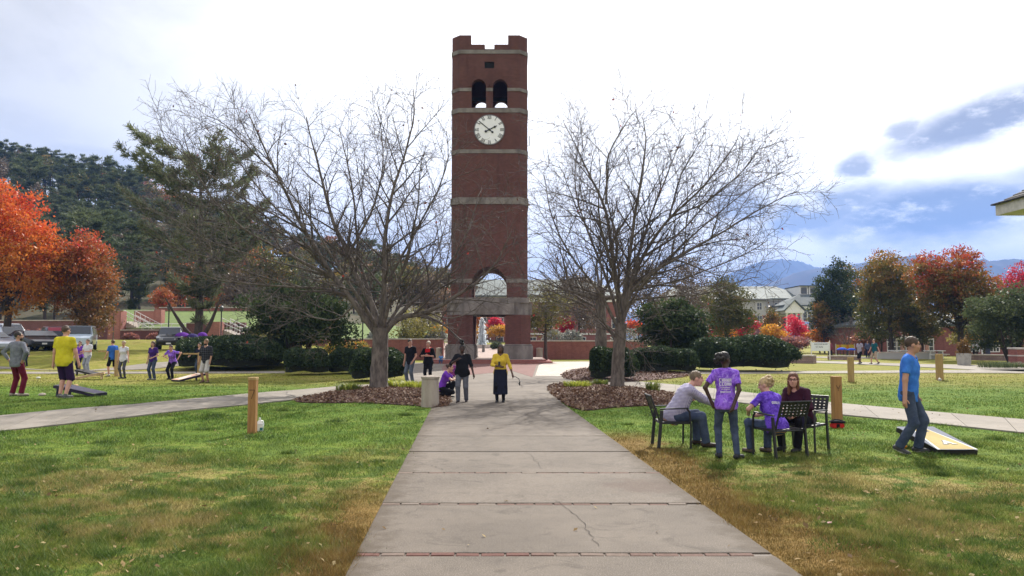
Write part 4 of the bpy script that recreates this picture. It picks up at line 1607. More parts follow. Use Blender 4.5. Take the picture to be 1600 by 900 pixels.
def limb_px(pts, Y, dY, r):
    """Limb traced at depth Y, its tip dY nearer or farther."""
    pts = trim(pts)
    n = len(pts)
    return ([tuple(at(px, py, Y + dY * (k / (n - 1)) ** 1.1)) for k, (px, py) in enumerate(pts)], r)


OPT = dict(count=(12.5, 8.2, 5.2), ref=(5.0, 1.9, .8), t0=(.16, .12, .12), ang=(.5, 1.05), up=(.14, .06, .03), len=(2.3, .95, .46), rmin=.0048, wob=.22, lift=.06)
b1 = ground(592, 611)
Y1 = b1.y
T1 = [tuple(b1 - Vector((0, 0, .1))), tuple(at(592, 575, Y1)), tuple(at(594, 540, Y1)), tuple(at(595, 512, Y1))]
L1 = [limb_px(p, Y1, d, r) for p, d, r in (
    ([(594, 528), (560, 480), (515, 425), (478, 362), (440, 280), (405, 205), (372, 150)], -.8, .17),
    ([(592, 524), (583, 470), (562, 450), (543, 395), (520, 345), (506, 285), (488, 215), (470, 150)], .8, .17),
    ([(595, 524), (603, 450), (601, 375), (612, 300), (640, 225), (655, 160), (636, 118)], .3, .15),
    ([(597, 526), (622, 494), (668, 488), (708, 466), (748, 440), (778, 405), (800, 360)], -1.2, .15),
    ([(597, 524), (640, 478), (690, 432), (722, 382), (742, 335), (748, 300)], 1.4, .12),
    ([(556, 474), (515, 450), (470, 449), (415, 446), (350, 441), (290, 425), (225, 405)], -2.0, .075),
    ([(520, 432), (450, 398), (385, 362), (330, 310), (300, 250), (285, 205)], -1.6, .08),
    ([(555, 473), (530, 500), (500, 498), (462, 478), (420, 476)], 1.2, .05),
    ([(545, 398), (578, 345), (602, 265), (596, 195), (580, 160)], 1.2, .07),
    ([(480, 368), (420, 320), (370, 250), (335, 200)], 1.5, .06),
    ([(606, 440), (650, 360), (690, 290), (705, 235), (690, 175)], -1.2, .075),
    ([(592, 520), (578, 460), (560, 400), (555, 320), (540, 230), (520, 170)], 3.0, .11),
    ([(597, 520), (610, 470), (640, 400), (655, 320), (660, 240)], -3.2, .10),
    ([(594, 520), (570, 478), (520, 400), (480, 330), (430, 270)], -3.4, .10),
    ([(596, 522), (630, 470), (680, 400), (700, 340)], 3.2, .09),
    ([(520, 432), (470, 420), (400, 400), (330, 380), (265, 340)], 1.8, .055),
    ([(515, 425), (455, 370), (390, 320), (310, 262), (250, 212)], -2.4, .06),
    ([(470, 449), (400, 430), (320, 400), (240, 380)], -3.0, .05),
    ([(440, 280), (390, 230), (345, 185), (305, 178)], -.6, .05),
    ([(668, 488), (700, 500), (735, 490), (765, 462)], .8, .04),
)]
bare_tree('big bare grey tree with spreading limbs in the mulch bed beside the concrete bollard', tuple(b1), T1, L1, OPT, 11, 160, trunk_r=(.31, .27))
b2 = ground(964, 610)
Y2 = b2.y
T2 = [tuple(b2 - Vector((0, 0, .1))), tuple(at(965, 575, Y2)), tuple(at(967, 540, Y2)), tuple(at(971, 505, Y2))]
L2 = [limb_px(p, Y2, d, r) for p, d, r in (
    ([(969, 520), (968, 470), (957, 397), (947, 319), (920, 270), (890, 205), (872, 180)], .8, .15),
    ([(971, 510), (974, 467), (980, 420), (990, 351), (1000, 285), (1010, 215), (998, 150)], -.6, .14),
    ([(971, 512), (975, 470), (1002, 403), (1046, 340), (1098, 293), (1140, 235), (1166, 198)], -1.0, .13),
    ([(972, 500), (985, 450), (1030, 415), (1085, 385), (1146, 351), (1200, 318), (1250, 298)], -1.6, .11),
    ([(969, 520), (950, 480), (930, 449), (887, 397), (855, 322), (850, 270)], -1.0, .09),
    ([(967, 532), (940, 500), (912, 474), (860, 455), (832, 443)], -1.6, .075),
    ([(972, 500), (982, 468), (1042, 466), (1100, 463), (1150, 445), (1190, 432)], 1.2, .075),
    ([(966, 540), (948, 512), (915, 492), (880, 478)], 1.8, .05),
    ([(947, 319), (950, 240), (985, 180), (1000, 168)], .8, .06),
    ([(970, 505), (985, 440), (1015, 350), (1050, 260), (1075, 200)], 3.0, .10),
    ([(969, 510), (950, 440), (915, 360), (895, 290), (905, 220)], 3.0, .09),
    ([(971, 505), (960, 430), (930, 340), (940, 250)], -3.0, .09),
    ([(972, 505), (1000, 440), (1060, 400), (1120, 390)], -3.0, .085),
    ([(1002, 403), (1060, 370), (1120, 300), (1180, 262)], 1.4, .06),
    ([(957, 397), (905, 340), (870, 250)], -1.2, .05),
    ([(1030, 415), (1090, 360), (1160, 300), (1225, 268)], .8, .05),
    ([(1046, 340), (1100, 320), (1170, 260), (1190, 225)], -2.0, .05),
    ([(985, 455), (1060, 440), (1140, 410), (1205, 372)], -1.6, .05),
    ([(940, 500), (955, 515), (985, 535), (992, 548)], -.6, .035),
    ([(1046, 340), (1065, 270), (1105, 200)], 1.0, .05),
)]
bare_tree('slender bare tree with upswept branches in the mulch bed east of the path', tuple(b2), T2, L2, OPT, 12, 150, trunk_r=(.235, .2))


def auto_limbs(base, H_, Wd, n, g, r, zf=.28, spread=1.0):
    L = []
    for k in range(n):
        a = 2 * PI * k / n + g.uniform(-.3, .3)
        e = g.uniform(.25, 1.0)
        tip = np.array([base[0] + math.cos(a) * Wd * e, base[1] + math.sin(a) * Wd * e, base[2] + H_ * (1 - .42 * e ** 2 * spread) * g.uniform(.85, 1)])
        st = np.array([base[0], base[1], base[2] + H_ * zf * g.uniform(.85, 1.25)])
        mid = st + (tip - st) * .45 + np.array([0, 0, -.06 * H_ * (1 - e)]) + g.normal(size=3) * .05 * H_
        L.append(([tuple(st), tuple(mid), tuple(tip)], r * g.uniform(.75, 1.1)))
    return L


def auto_bare(label, px, Y, H_, Wd, seed, r=.2, n=9, zf=.28, opts=None, leaves=0, spread=1.0, name='bare_tree', group=None):
    g = np.random.default_rng(seed)
    b = spot(px, Y)
    tr = [(b.x, b.y, b.z - .1), (b.x + g.normal(0, .1), b.y, b.z + H_ * zf * .5), (b.x, b.y, b.z + H_ * zf * 1.25)]
    return bare_tree(label, tuple(b), tr, auto_limbs(tuple(b), H_, Wd, n, g, r * .5, zf, spread), opts or dict(OPT, count=(7.5, 5, 3.5), rmin=.010, len=(H_ * .24, H_ * .11, H_ * .055)), seed, leaves, group, trunk_r=(r, r * .8), name=name)


auto_bare('grey trunked bare tree behind the slender one, beside the round bush', 938, 37.5, 8.2, 4.2, 21, .29, 9, .42)
auto_bare('low spreading brownish bare tree behind the clipped round bushes', 445, 50, 6.6, 5.2, 22, .18, 11, .3, spread=.7)
auto_bare('pinkish grey bare tree beside the blue tents', 1322, 82, 5.0, 2.5, 23, .12, 9, .2)


# ------------------------------------------------------------------ leafy trees
def crown_points(ells, n_cl, per, sig, g, shell=.45):
    """Leaf centres in clumps spread through ellipsoids (cx, cy, cz, rx, ry, rz). Returns points, clump ids, clump centres."""
    vol = np.array([e[3] * e[4] * e[5] for e in ells]) ** .75
    which = g.choice(len(ells), n_cl, p=vol / vol.sum())
    E = np.array(ells)[which]
    d = g.normal(size=(n_cl, 3))
    d /= np.linalg.norm(d, axis=1, keepdims=True)
    rad = g.uniform(0, 1, n_cl) ** shell
    C = E[:, :3] + d * E[:, 3:] * rad[:, None]
    ids = np.repeat(np.arange(n_cl), per)
    P = C[ids] + g.normal(size=(n_cl * per, 3)) * sig * np.array([1, 1, .62])
    return P, ids, C


def leafy_tree(label, base, H_, ells, mat, seed, n_cl=220, per=55, leaf=.2, sig=.34, trunk_r=.2, tint=(.5, .28), grad=0., stems=1, bark=None,
               name='leafy_tree', group=None, limbs=10, zf=.3, shell=.45, tilt=1.0, lean=.0, asp=.62):
    g = np.random.default_rng(seed)
    t = thing(name, label, 'tree', base, 0, group)
    P, ids, C = crown_points(ells, n_cl, per, sig, g, shell)
    zlo, zhi = C[:, 2].min(), C[:, 2].max()
    ct = tint[0] + tint[1] * g.normal(size=n_cl) * .6 + grad * ((C[:, 2] - zlo) / (zhi - zlo + 1e-6) - .5)
    T = np.clip(ct[ids] + g.normal(size=len(ids)) * .10, 0, 1)
    V, F, T = leaf_quads(P, leaf, tilt, T=T, asp=asp)
    link('crown', fast_mesh('crown', V, F, [mat], attr=T), t)
    parts = []
    cc = np.mean([e[:3] for e in ells], axis=0)
    for s in range(stems):
        if stems == 1:
            b0, top = np.array([0, 0, -.15]), np.array([cc[0] * .6, cc[1] * .6, max(cc[2], H_ * zf)])
        else:
            a = 2 * PI * s / stems + g.uniform(-.4, .4)
            b0 = np.array([math.cos(a) * .28, math.sin(a) * .28, -.15])
            top = np.array([math.cos(a) * H_ * .3 * g.uniform(.5, 1.3), math.sin(a) * H_ * .3 * g.uniform(.5, 1.3), H_ * .62])
        mid = b0 + (top - b0) * .5 + g.normal(size=3) * .03 * H_
        Q = resample([b0, mid, top], 9)
        rr = trunk_r / (1 if stems == 1 else 1.0)
        parts.append(tube_arr(Q, np.linspace(rr * 1.15, rr * .5, 9), 8))
    link('trunk', fast_mesh('trunk', *merge(parts), [bark or M_BARKD], smooth=True), t)
    bp = []
    for k in range(limbs):
        c = C[g.integers(n_cl)]
        st = np.array([cc[0] * .3, cc[1] * .3, H_ * zf * g.uniform(.9, 1.5)])
        if stems > 1:
            st = np.array([c[0] * .3, c[1] * .3, H_ * .4])
        if c[2] < st[2]:
            st[2] = max(.2 * H_, c[2] - .3)
        mid = (st + c) / 2 + g.normal(size=3) * .05 * H_
        Q = resample([st, mid, c], 8)
        bp.append(tube_arr(Q, np.linspace(trunk_r * .42, .018, 8), 5))
    if bp:
        link('limbs', fast_mesh('limbs', *merge(bp), [bark or M_BARKD], smooth=True), t)
    return t


def px_tree(label, px, Y, y_top, y_bot, hw, mat, seed, lumps=5, **k):
    """A tree at picture column px and depth Y whose crown spans rows y_top..y_bot and half-width hw (all photo pixels)."""
    g = np.random.default_rng(seed + 500)
    b = spot(px, Y)
    zt, zb_ = at(px, y_top, Y).z - b.z, at(px, y_bot, Y).z - b.z
    w = hw / 1200 * Y
    h = (zt - zb_)
    zc = (zt + zb_) / 2
    E = [(0, 0, zc, w * .78, w * .78, h * .42)]
    for q in range(lumps):
        a = 2 * PI * q / lumps + g.uniform(-.5, .5)
        f = g.uniform(.40, .62)
        dz = g.uniform(-.30, .26) * h
        E.append((math.cos(a) * w * f, math.sin(a) * w * f, zc + dz, w * .42, w * .42, h * .24))
    E.append((g.uniform(-.2, .2) * w, 0, zt - h * .2, w * .40, w * .40, h * .2))
    return leafy_tree(label, tuple(b), zt, E, mat, seed, **k)


A_FIRE = LM('maple_orange', [(0, (.36, .17, .03)), (.35, (.56, .20, .03)), (.65, (.60, .135, .03)), (1, (.57, .06, .03))], .45)
A_RUST = LM('maple_rust', [(0, (.15, .10, .03)), (.4, (.30, .13, .035)), (.7, (.46, .10, .035)), (1, (.60, .05, .05))], .4)
A_OLIVE = LM('autumn_olive', [(0, (.06, .075, .018)), (.4, (.13, .12, .028)), (.7, (.26, .15, .035)), (1, (.38, .13, .03))], .4)
A_MIX = LM('maple_mixed', [(0, (.055, .06, .02)), (.35, (.15, .12, .03)), (.6, (.30, .12, .035)), (.82, (.42, .07, .03)), (1, (.42, .025, .035))], .4)
A_RED = LM('bright_red', [(0, (.30, .03, .04)), (.5, (.58, .03, .06)), (1, (.70, .06, .11))], .45)
A_YEL = LM('gold_yellow', [(0, (.30, .20, .03)), (.5, (.58, .30, .03)), (1, (.66, .20, .03))], .45)
A_GREEN = LM('deep_green', [(0, (.022, .036, .018)), (.5, (.045, .066, .026)), (1, (.09, .12, .045))], .35, .65, .12)
A_MID = LM('mid_green', [(0, (.04, .055, .025)), (.5, (.085, .11, .045)), (1, (.16, .18, .08))], .35, .6, .15)
A_YOL = LM('yellow_olive', [(0, (.09, .09, .03)), (.5, (.20, .18, .05)), (1, (.36, .30, .07))], .4)
A_BROWN = LM('brown_grey', [(0, (.085, .065, .045)), (.5, (.15, .11, .07)), (1, (.24, .16, .09))], .35)
A_PINK = LM('dusty_pink', [(0, (.20, .10, .10)), (.5, (.34, .14, .12)), (1, (.46, .20, .12))], .4)
A_PINE = LM('pine_needles', [(0, (.045, .062, .032)), (.5, (.085, .108, .050)), (1, (.15, .175, .08))], .35, .6, .15)
A_PINE2 = LM('white_pine_needles', [(0, (.07, .085, .05)), (.5, (.12, .14, .075)), (1, (.20, .22, .11))], .35, .6, .15)

px_tree('large fiery orange maple beside the car park', 8, 60, 288, 520, 96, A_FIRE, 31, n_cl=620, per=60, leaf=.20, sig=.36, trunk_r=.28, tint=(.44, .22), grad=.85, zf=.2, lumps=7)
px_tree('smaller rusty red maple by the silver van', 130, 63, 354, 526, 66, A_RUST, 32, n_cl=460, per=60, leaf=.17, sig=.30, trunk_r=.22, tint=(.36, .18), grad=.7, zf=.2, lumps=6)
px_tree('dark evergreen tree with many fanned stems behind the round bushes', 470, 47, 438, 545, 92, A_GREEN, 34, n_cl=420, per=55, leaf=.17, sig=.27, trunk_r=.085, stems=9, zf=.35, lumps=8)
px_tree('dark multi-stemmed evergreen behind the clipped hedge', 1052, 47, 466, 548, 68, A_GREEN, 35, n_cl=360, per=55, leaf=.16, sig=.25, trunk_r=.08, stems=7, zf=.35, lumps=7)
px_tree('round olive brown tree in front of the far brick hall', 1137, 78, 426, 528, 54, A_OLIVE, 36, n_cl=300, per=50, leaf=.19, sig=.30, trunk_r=.17, tint=(.22, .18), lumps=5)
px_tree('thin yellow olive tree by the garden wall, west of the tower', 656, 72, 478, 545, 48, A_YOL, 37, n_cl=150, per=32, leaf=.17, sig=.28, trunk_r=.07, stems=4, shell=.6)
px_tree('thin olive tree with slim trunk by the tower steps', 853, 61, 436, 530, 46, A_YOL, 38, n_cl=170, per=30, leaf=.15, sig=.30, trunk_r=.13, tint=(.3, .25), zf=.4, shell=.6)
for k, (lab, px, Y, a, b_, w, m_, ti) in enumerate((
        ('grey brown bare-topped tree behind the far end of the garden wall', 1010, 112, 400, 520, 52, A_BROWN, (.4, .2)),
        ('tall brown autumn tree beyond the slender bare tree', 1075, 118, 392, 515, 50, A_BROWN, (.5, .25)),
        ('brownish tree just east of the tower, above the wall', 905, 108, 418, 522, 46, A_BROWN, (.5, .25)),
        ('olive brown tree just west of the tower, above the raised lawn', 668, 115, 420, 512, 44, A_BROWN, (.6, .25)),
        ('pale brown tree at the back of the raised lawn', 575, 112, 410, 508, 50, A_BROWN, (.55, .25)))):
    px_tree(lab, px, Y, a, b_, w, m_, 40 + k, n_cl=260, per=34, leaf=.24, sig=.45, trunk_r=.2, tint=ti, shell=.55)
ROW = (('bushy olive tree screening the brick building west of the maple', 1440, 74, 470, 545, 34, A_OLIVE, .3), ('rust brown bushy tree between the maple trunk and the planter', 1535, 72, 462, 535, 40, A_OLIVE, .6), ('dull green low tree in front of the brick building near the tables', 1375, 80, 490, 535, 26, A_OLIVE, .2),
       ('low pinkish red tree at the west end of the far row', 1102, 104, 505, 538, 24, A_RED, .2), ('golden tree between two red ones in the far row', 1132, 106, 508, 535, 20, A_YEL, .5),
       ('rose red tree below the far hall windows', 1163, 108, 494, 536, 22, A_RED, .6), ('rust topped green tree in the middle of the far row', 1205, 110, 482, 532, 20, A_OLIVE, .55),
       ('golden orange bushy tree in front of the far hall', 1210, 98, 508, 538, 24, A_YEL, .5), ('brightest crimson tree under the white portico', 1243, 103, 492, 540, 26, A_RED, .75),
       ('dusty pink shrub tree at the foot of the crimson one', 1243, 95, 526, 548, 24, A_PINK, .4), ('orange tree behind the white sign board', 1280, 100, 512, 538, 26, A_YEL, .8),
       ('round green tree with orange cap before the dark evergreen', 1287, 97, 470, 520, 24, A_OLIVE, .55), ('flat topped salmon tree above the two walkers', 1350, 86, 524, 538, 20, A_PINK, .85),
       ('small red tree behind the wall east of the tower', 882, 108, 496, 522, 14, A_RED, .5), ('orange tree left of the fountain seen through the arch', 744, 118, 490, 516, 12, A_FIRE, .3),
       ('red tree seen through the tower arch', 775, 118, 496, 520, 9, A_RED, .6), ('yellow hedge-like tree through the tower arch', 780, 112, 510, 526, 19, A_YEL, .35),
       ('small yellow tree beside the fountain plume', 739, 112, 511, 528, 9, A_YEL, .4), ('orange shrub tree at the edge of the raised lawn', 690, 108, 508, 524, 13, A_YEL, .9),
       ('small scarlet tree behind the slender bare trunk', 990, 100, 502, 524, 11, A_FIRE, .8), ('orange tree beyond the terrace stairs', 255, 98, 450, 486, 22, A_RUST, .5))
for k, (lab, px, Y, a, b_, w, m_, ti) in enumerate(ROW):
    px_tree(lab, px, Y, a, b_, w, m_, 60 + k, n_cl=110, per=34, leaf=.22, sig=.30, trunk_r=.10, tint=(ti, .25), lumps=4, limbs=5)
px_tree('tall dark evergreen with ragged top near the sign board', 1306, 98, 401, 540, 42, A_GREEN, 80, n_cl=420, per=50, leaf=.24, sig=.36, trunk_r=.2, tint=(.45, .3), lumps=7)
px_tree('brown and green tree behind the dark evergreen', 1342, 104, 410, 540, 42, A_OLIVE, 81, n_cl=260, per=44, leaf=.24, sig=.42, trunk_r=.2, tint=(.3, .3), lumps=6)
px_tree('tall olive and rust tree with orange top above the walkers', 1392, 76, 386, 546, 56, A_OLIVE, 82, n_cl=560, per=52, leaf=.19, sig=.31, trunk_r=.22, tint=(.38, .22), grad=.55, lumps=8)
px_tree('broad maple with red crown and dark crooked trunk behind the man in blue', 1497, 66, 382, 540, 80, A_MIX, 83, n_cl=760, per=52, leaf=.18, sig=.29, trunk_r=.27, tint=(.40, .22), grad=.75, lumps=10, zf=.25)
px_tree('green multi-stemmed tree at the edge of the far plaza', 1582, 55, 442, 550, 78, A_MID, 84, n_cl=520, per=52, leaf=.16, sig=.26, trunk_r=.10, stems=6, lumps=8)
px_tree('red topped tree behind the green multi-stemmed one', 1592, 84, 408, 525, 52, A_RED, 85, n_cl=300, per=45, leaf=.2, sig=.32, trunk_r=.2, tint=(.25, .2), lumps=5)
px_tree('low golden tree behind the round planter', 1520, 78, 508, 536, 36, A_YOL, 86, n_cl=150, per=40, leaf=.18, sig=.28, trunk_r=.1, tint=(.6, .25), limbs=5)


# ------------------------------------------------------------------ white pine near the terrace
def needle_tufts(P, D, size, n_per, g, T=None):
    """Sprays of needle blades round points P pointing along D."""
    m = len(P)
    ids = np.repeat(np.arange(m), n_per)
    d = D[ids] + g.normal(size=(m * n_per, 3)) * .55
    d /= np.linalg.norm(d, axis=1, keepdims=True)
    L = size * g.uniform(.6, 1.25, (m * n_per, 1))
    w = np.cross(d, g.normal(size=d.shape))
    w /= np.linalg.norm(w, axis=1, keepdims=True)
    w *= L * .16
    c = P[ids] + g.normal(size=d.shape) * size * .15
    V = np.stack([c - w * .5, c + w * .5, c + d * L + w * .25, c + d * L - w * .25], 1).reshape(-1, 3)
    F = np.arange(4 * m * n_per).reshape(-1, 4)
    T = (T[ids] if T is not None else g.random(len(ids))) + g.normal(size=len(ids)) * .12
    return V, F, np.clip(np.repeat(T, 4), 0, 1)


def pine(H_, W_, z0f, n_wh, per_wh, seed, upsw=.3, dense=1.0, tuft=.42, r=.3, taper=1.0, flat=0.):
    """Meshes (trunk, needles) of a pine of height H_."""
    g = np.random.default_rng(seed)
    parts = []
    tr = resample([(0, 0, -.2), (g.normal(0, .15), g.normal(0, .15), H_ * .5), (g.normal(0, .2), 0, H_ * .97)], 14)
    parts.append(tube_arr(tr, np.linspace(r, r * .12, 14), 8))
    TP, TD, TT = [], [], []
    for k in range(n_wh):
        f = (k + g.uniform(.2, .8)) / n_wh
        z = H_ * (z0f + (1 - z0f) * f * .97)
        wl = W_ * (math.sin(PI * min(1, .28 + .72 * (1 - f))) if flat else (1 - f) ** (.75 * taper) + .10) * g.uniform(.75, 1.1)
        for q in range(per_wh):
            a = g.uniform(0, 2 * PI)
            L = wl * g.uniform(.55, 1.15)
            st = np.array([np.interp(z, tr[:, 2], tr[:, 0]), np.interp(z, tr[:, 2], tr[:, 1]), z])
            e = np.array([math.cos(a), math.sin(a), 0])
            P = resample([st, st + e * L * .55 + np.array([0, 0, -.02 * L + .1 * upsw * L]), st + e * L + np.array([0, 0, upsw * L])], 8)
            parts.append(tube_arr(P, np.linspace(max(.02, r * .22 * (1 - f * .6)), .012, 8), 4))
            nt_ = int(max(5, L * 7 * dense))
            ct = g.uniform(.2, .8)
            for _ in range(nt_):
                t = g.uniform(.28, 1.0) ** .8
                s = t * 7
                i_ = min(int(s), 6)
                p = P[i_] + (P[i_ + 1] - P[i_]) * (s - i_)
                sd = np.array([-e[1], e[0], 0]) * g.normal(0, .26 * L * (1.15 - t))
                TP.append(p + sd + np.array([0, 0, abs(g.normal(0, .07))]))
                TD.append(e * .7 + sd / (np.linalg.norm(sd) + 1e-6) * .4 + np.array([0, 0, .45]))
                TT.append(ct)
    V, F, T = needle_tufts(np.array(TP), np.array(TD), tuft, 9, g, np.array(TT))
    return merge(parts), (V, F, T)


b = spot(311, 63)
t = thing('white_pine', 'big loose white pine with dark forked trunk beside the terrace lawn', 'tree', tuple(b))
(tV, tF), (nV, nF, nT) = pine(at(311, 236, 63).z - b.z, 5.9, .10, 15, 6, 91, upsw=.40, dense=1.5, tuft=.46, r=.40, taper=.9, flat=1)
link('trunk', fast_mesh('trunk', tV, tF, [M_BARKD], smooth=True), t)
link('crown', fast_mesh('crown', nV, nF, [A_PINE2], attr=nT), t)
parts = []
for a, e, z in ((2.7, 2.6, 6.4), (.4, 2.4, 6.8)):
    parts.append(tube_arr(resample([(0, 0, .5), (math.cos(a) * e * .4, -.4, 1.3), (math.cos(a) * e, -1.0, z * .62)], 9), np.linspace(.22, .06, 9), 7))
link('limbs', fast_mesh('limbs', *merge(parts), [M_BARKD], smooth=True), t)

# ------------------------------------------------------------------ forest on the hill
KINDS = []
for k, (hh, ww, z0, nw, pw, fl) in enumerate(((15, 3.9, .34, 11, 6, 0), (16.5, 3.5, .42, 11, 6, 0), (13, 3.8, .25, 12, 6, 0))):
    (tV, tF), (nV, nF, nT) = pine(hh, ww, z0, nw, pw, 120 + k, upsw=.16, dense=.8, tuft=.62, r=.26, taper=.55, flat=1)
    KINDS.append(('pine_tree', fast_mesh('trunk', tV, tF, [M_BARKD], smooth=True), fast_mesh('crown', nV, nF, [A_PINE], attr=nT)))
for k, (m_, ti) in enumerate(((A_OLIVE, .3), (A_RUST, .35), (A_BROWN, .4), (A_MID, .45))):
    g = np.random.default_rng(140 + k)
    E = [(0, 0, 9.5, 3.6, 3.6, 4.2)] + [(2.2 * math.cos(a), 2.2 * math.sin(a), 8.5 + g.uniform(-1.5, 2), 2, 2, 2.2) for a in np.arange(5) * 1.26]
    P, ids, C = crown_points(E, 110, 26, .62, g, .5)
    V, F, T = leaf_quads(P, .5, T=np.clip(ti + .2 * g.normal(size=110)[ids] + .1 * g.normal(size=len(ids)), 0, 1))
    V0, F0 = tube_arr(resample([(0, 0, -.3), (.2, 0, 5), (0, .1, 11)], 8), np.linspace(.24, .07, 8), 6)
    KINDS.append(('forest_tree', fast_mesh('trunk', V0, F0, [M_BARKD], smooth=True), fast_mesh('crown', V, F, [m_], attr=T)))
LAB = {0: 'tall dark pine with bare lower trunk on the wooded hillside', 1: 'tall dark pine with bare lower trunk on the wooded hillside', 2: 'tall dark pine with bare lower trunk on the wooded hillside',
       3: 'olive leaved broad tree among the pines on the hillside', 4: 'rusty red broad tree among the pines on the hillside', 5: 'grey brown thinning tree on the wooded hillside', 6: 'green broad tree on the wooded hillside'}


def forest():
    g = np.random.default_rng(5)
    put = []
    tries = 0
    while len(put) < 298 and tries < 9000:
        tries += 1
        u = g.uniform(0, 1)
        px = -70 + 900 * u ** 1.25
        Y = 98 + 175 * g.random() ** .75 if len(put) > 70 else g.uniform(236, 272)
        x = (px - 800) / 1200 * Y
        z = hz(x, Y)
        if z < 1.6 and px > 500:
            continue
        sep = 4.0 if Y < 150 else 4.6
        if any((x - a) ** 2 + (Y - b_) ** 2 < sep ** 2 for a, b_ in put):
            continue
        put.append((x, Y))
        if px < 260:
            k = int(g.choice([0, 1, 2, 2, 0, 1, 3, 5]) if Y > 120 else g.choice([0, 1, 2, 0, 1]))
        else:
            k = int(g.choice([0, 2, 3, 3, 5, 5, 6, 4]))
        if px > 150 and Y > 225 and g.random() < .45:
            k = 4
        nm, tm, cm = KINDS[k]
        s = g.uniform(.78, 1.12) * (1.0 if px < 260 else .8)
        t = thing(nm, LAB[k], 'tree', (x, Y, z), g.uniform(0, 2 * PI), 'trees of the wooded hill')
        t.scale = (s * g.uniform(.9, 1.1), s * g.uniform(.9, 1.1), s)
        link('trunk', tm, t)
        link('crown', cm, t)


forest()

# ================================================================== SHRUBS AND HEDGES
M_CORE = M('filler_core', (.022, .026, .016), (.012, .014, .01), scale=6, rough=1)  # near-black filler core added inside the clipped bushes, not stems
A_HOLLY = LM('holly_leaf', [(0, (.020, .036, .018)), (.5, (.045, .070, .030)), (1, (.10, .13, .055))], .3, .6, .15)
A_HOLLY2 = LM('silver_holly_leaf', [(0, (.05, .07, .04)), (.5, (.10, .13, .075)), (1, (.20, .23, .14))], .3, .6, .15)


def superell(n, ex, g):
    d = g.normal(size=(n, 3))
    d[:, 2] = np.abs(d[:, 2]) * .95 - .12
    d /= np.linalg.norm(d, axis=1, keepdims=True)
    r = (np.abs(d) ** ex).sum(1) ** (-1 / ex)
    return d * r[:, None], d


def hedge(label, px, py, hw, y_top, depth, seed, mat=None, n=9000, leaf=.10, ex=3.2, lump=.06, name='clipped_bush', cat='bush', wild=.0):
    """Clipped bush: base centre at pixel (px, py), half-width hw px, top at row y_top."""
    g = np.random.default_rng(seed)
    b = ground(px, py)
    Y = b.y + depth * .95
    b = Vector(((px - 800) / 1200 * (b.y + depth * .3), Y, hz(b.x, Y)))
    w = hw / 1200 * (Y - depth * .4)
    h = at(px, y_top, Y - depth * .2).z - b.z
    t = thing(name, label, cat, tuple(b))
    ph = g.uniform(0, 6, 6)

    def lumpy(P):
        f = 1 + lump * (np.sin(P[:, 0] * 3.1 / max(w, 1) * 2 + ph[0]) + np.sin(P[:, 1] * 4 + ph[1]) * .7 + np.sin(P[:, 2] * 5 + ph[2] + P[:, 0] * 2) * .8)
        return P * f[:, None]
    U, D = superell(n, ex, g)
    zc = h * .42
    sc_ = np.array([w, depth, h * .58])
    P = lumpy(U * sc_ * (1 + g.normal(size=(n, 1)) * .02 - np.abs(g.normal(size=(n, 1))) * .03))
    if wild:
        P = P + D * np.abs(g.normal(size=(n, 1))) * wild
    P[:, 2] = P[:, 2] + zc
    P[:, 2] = np.where(P[:, 2] < .03, g.uniform(.03, .3, n), P[:, 2])
    ids = (np.floor(P[:, 0] * 3) * 7 + np.floor(P[:, 1] * 3) * 13 + np.floor(P[:, 2] * 3) * 29).astype(int)
    T = np.clip(.42 + .16 * np.sin(ids * 12.9898) + g.normal(size=n) * .16, 0, 1)
    V, F, T = leaf_quads(P, leaf, .62, D, T)
    link('foliage', fast_mesh('foliage', V, F, [mat or A_HOLLY], attr=T), t)
    # solid dark core added as filler inside the leaf shell, no real stems
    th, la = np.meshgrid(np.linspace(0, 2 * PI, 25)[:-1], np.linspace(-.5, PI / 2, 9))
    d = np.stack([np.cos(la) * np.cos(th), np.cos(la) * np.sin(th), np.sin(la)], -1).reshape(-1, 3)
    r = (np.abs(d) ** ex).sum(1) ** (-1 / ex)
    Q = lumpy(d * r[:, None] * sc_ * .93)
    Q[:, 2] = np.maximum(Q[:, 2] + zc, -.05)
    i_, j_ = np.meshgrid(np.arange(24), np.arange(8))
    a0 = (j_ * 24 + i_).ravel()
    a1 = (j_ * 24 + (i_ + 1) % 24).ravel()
    link('stems', fast_mesh('stems', Q, np.stack([a0, a1, a1 + 24, a0 + 24], -1), [M_CORE], smooth=True), t)  # the added dark core as one closed surface, not branches
    return t


hedge('largest spreading holly hedge behind the bean-bag players', 352, 581, 84, 526, 2.0, 201, n=26000, leaf=.11, ex=2.9, lump=.04, name='holly_hedge', cat='hedge', wild=.03)
hedge('silvery rounded end of shrubs next to the big holly hedge', 425, 573, 34, 530, 1.4, 202, A_HOLLY2, n=9000, leaf=.10, ex=2.3, lump=.05, name='shrub', wild=.05)
hedge('clipped round bush with a gap either side, west of the bare tree', 476, 587, 36, 545, 1.05, 203, n=9000)
hedge('clipped round bush half hidden behind its darker neighbour', 537, 585, 28, 546, 1.0, 204, n=7000)
hedge('dark round bush directly behind the big bare trunk', 589, 597, 44, 546, 1.1, 205, n=11000)
hedge('dark round bush directly behind the slender bare trunk', 960, 596, 38, 544, 1.05, 206, n=11000)
hedge('long box-shaped clipped hedge east of the slender tree', 1036, 584, 50, 544, 1.1, 207, n=13000, ex=4.5, name='clipped_hedge', cat='hedge')
hedge('large glossy rounded hedge behind the woman standing in purple', 1168, 582, 84, 527, 1.9, 208, n=26000, leaf=.12, ex=2.7, lump=.045, name='holly_hedge', cat='hedge', wild=.03)
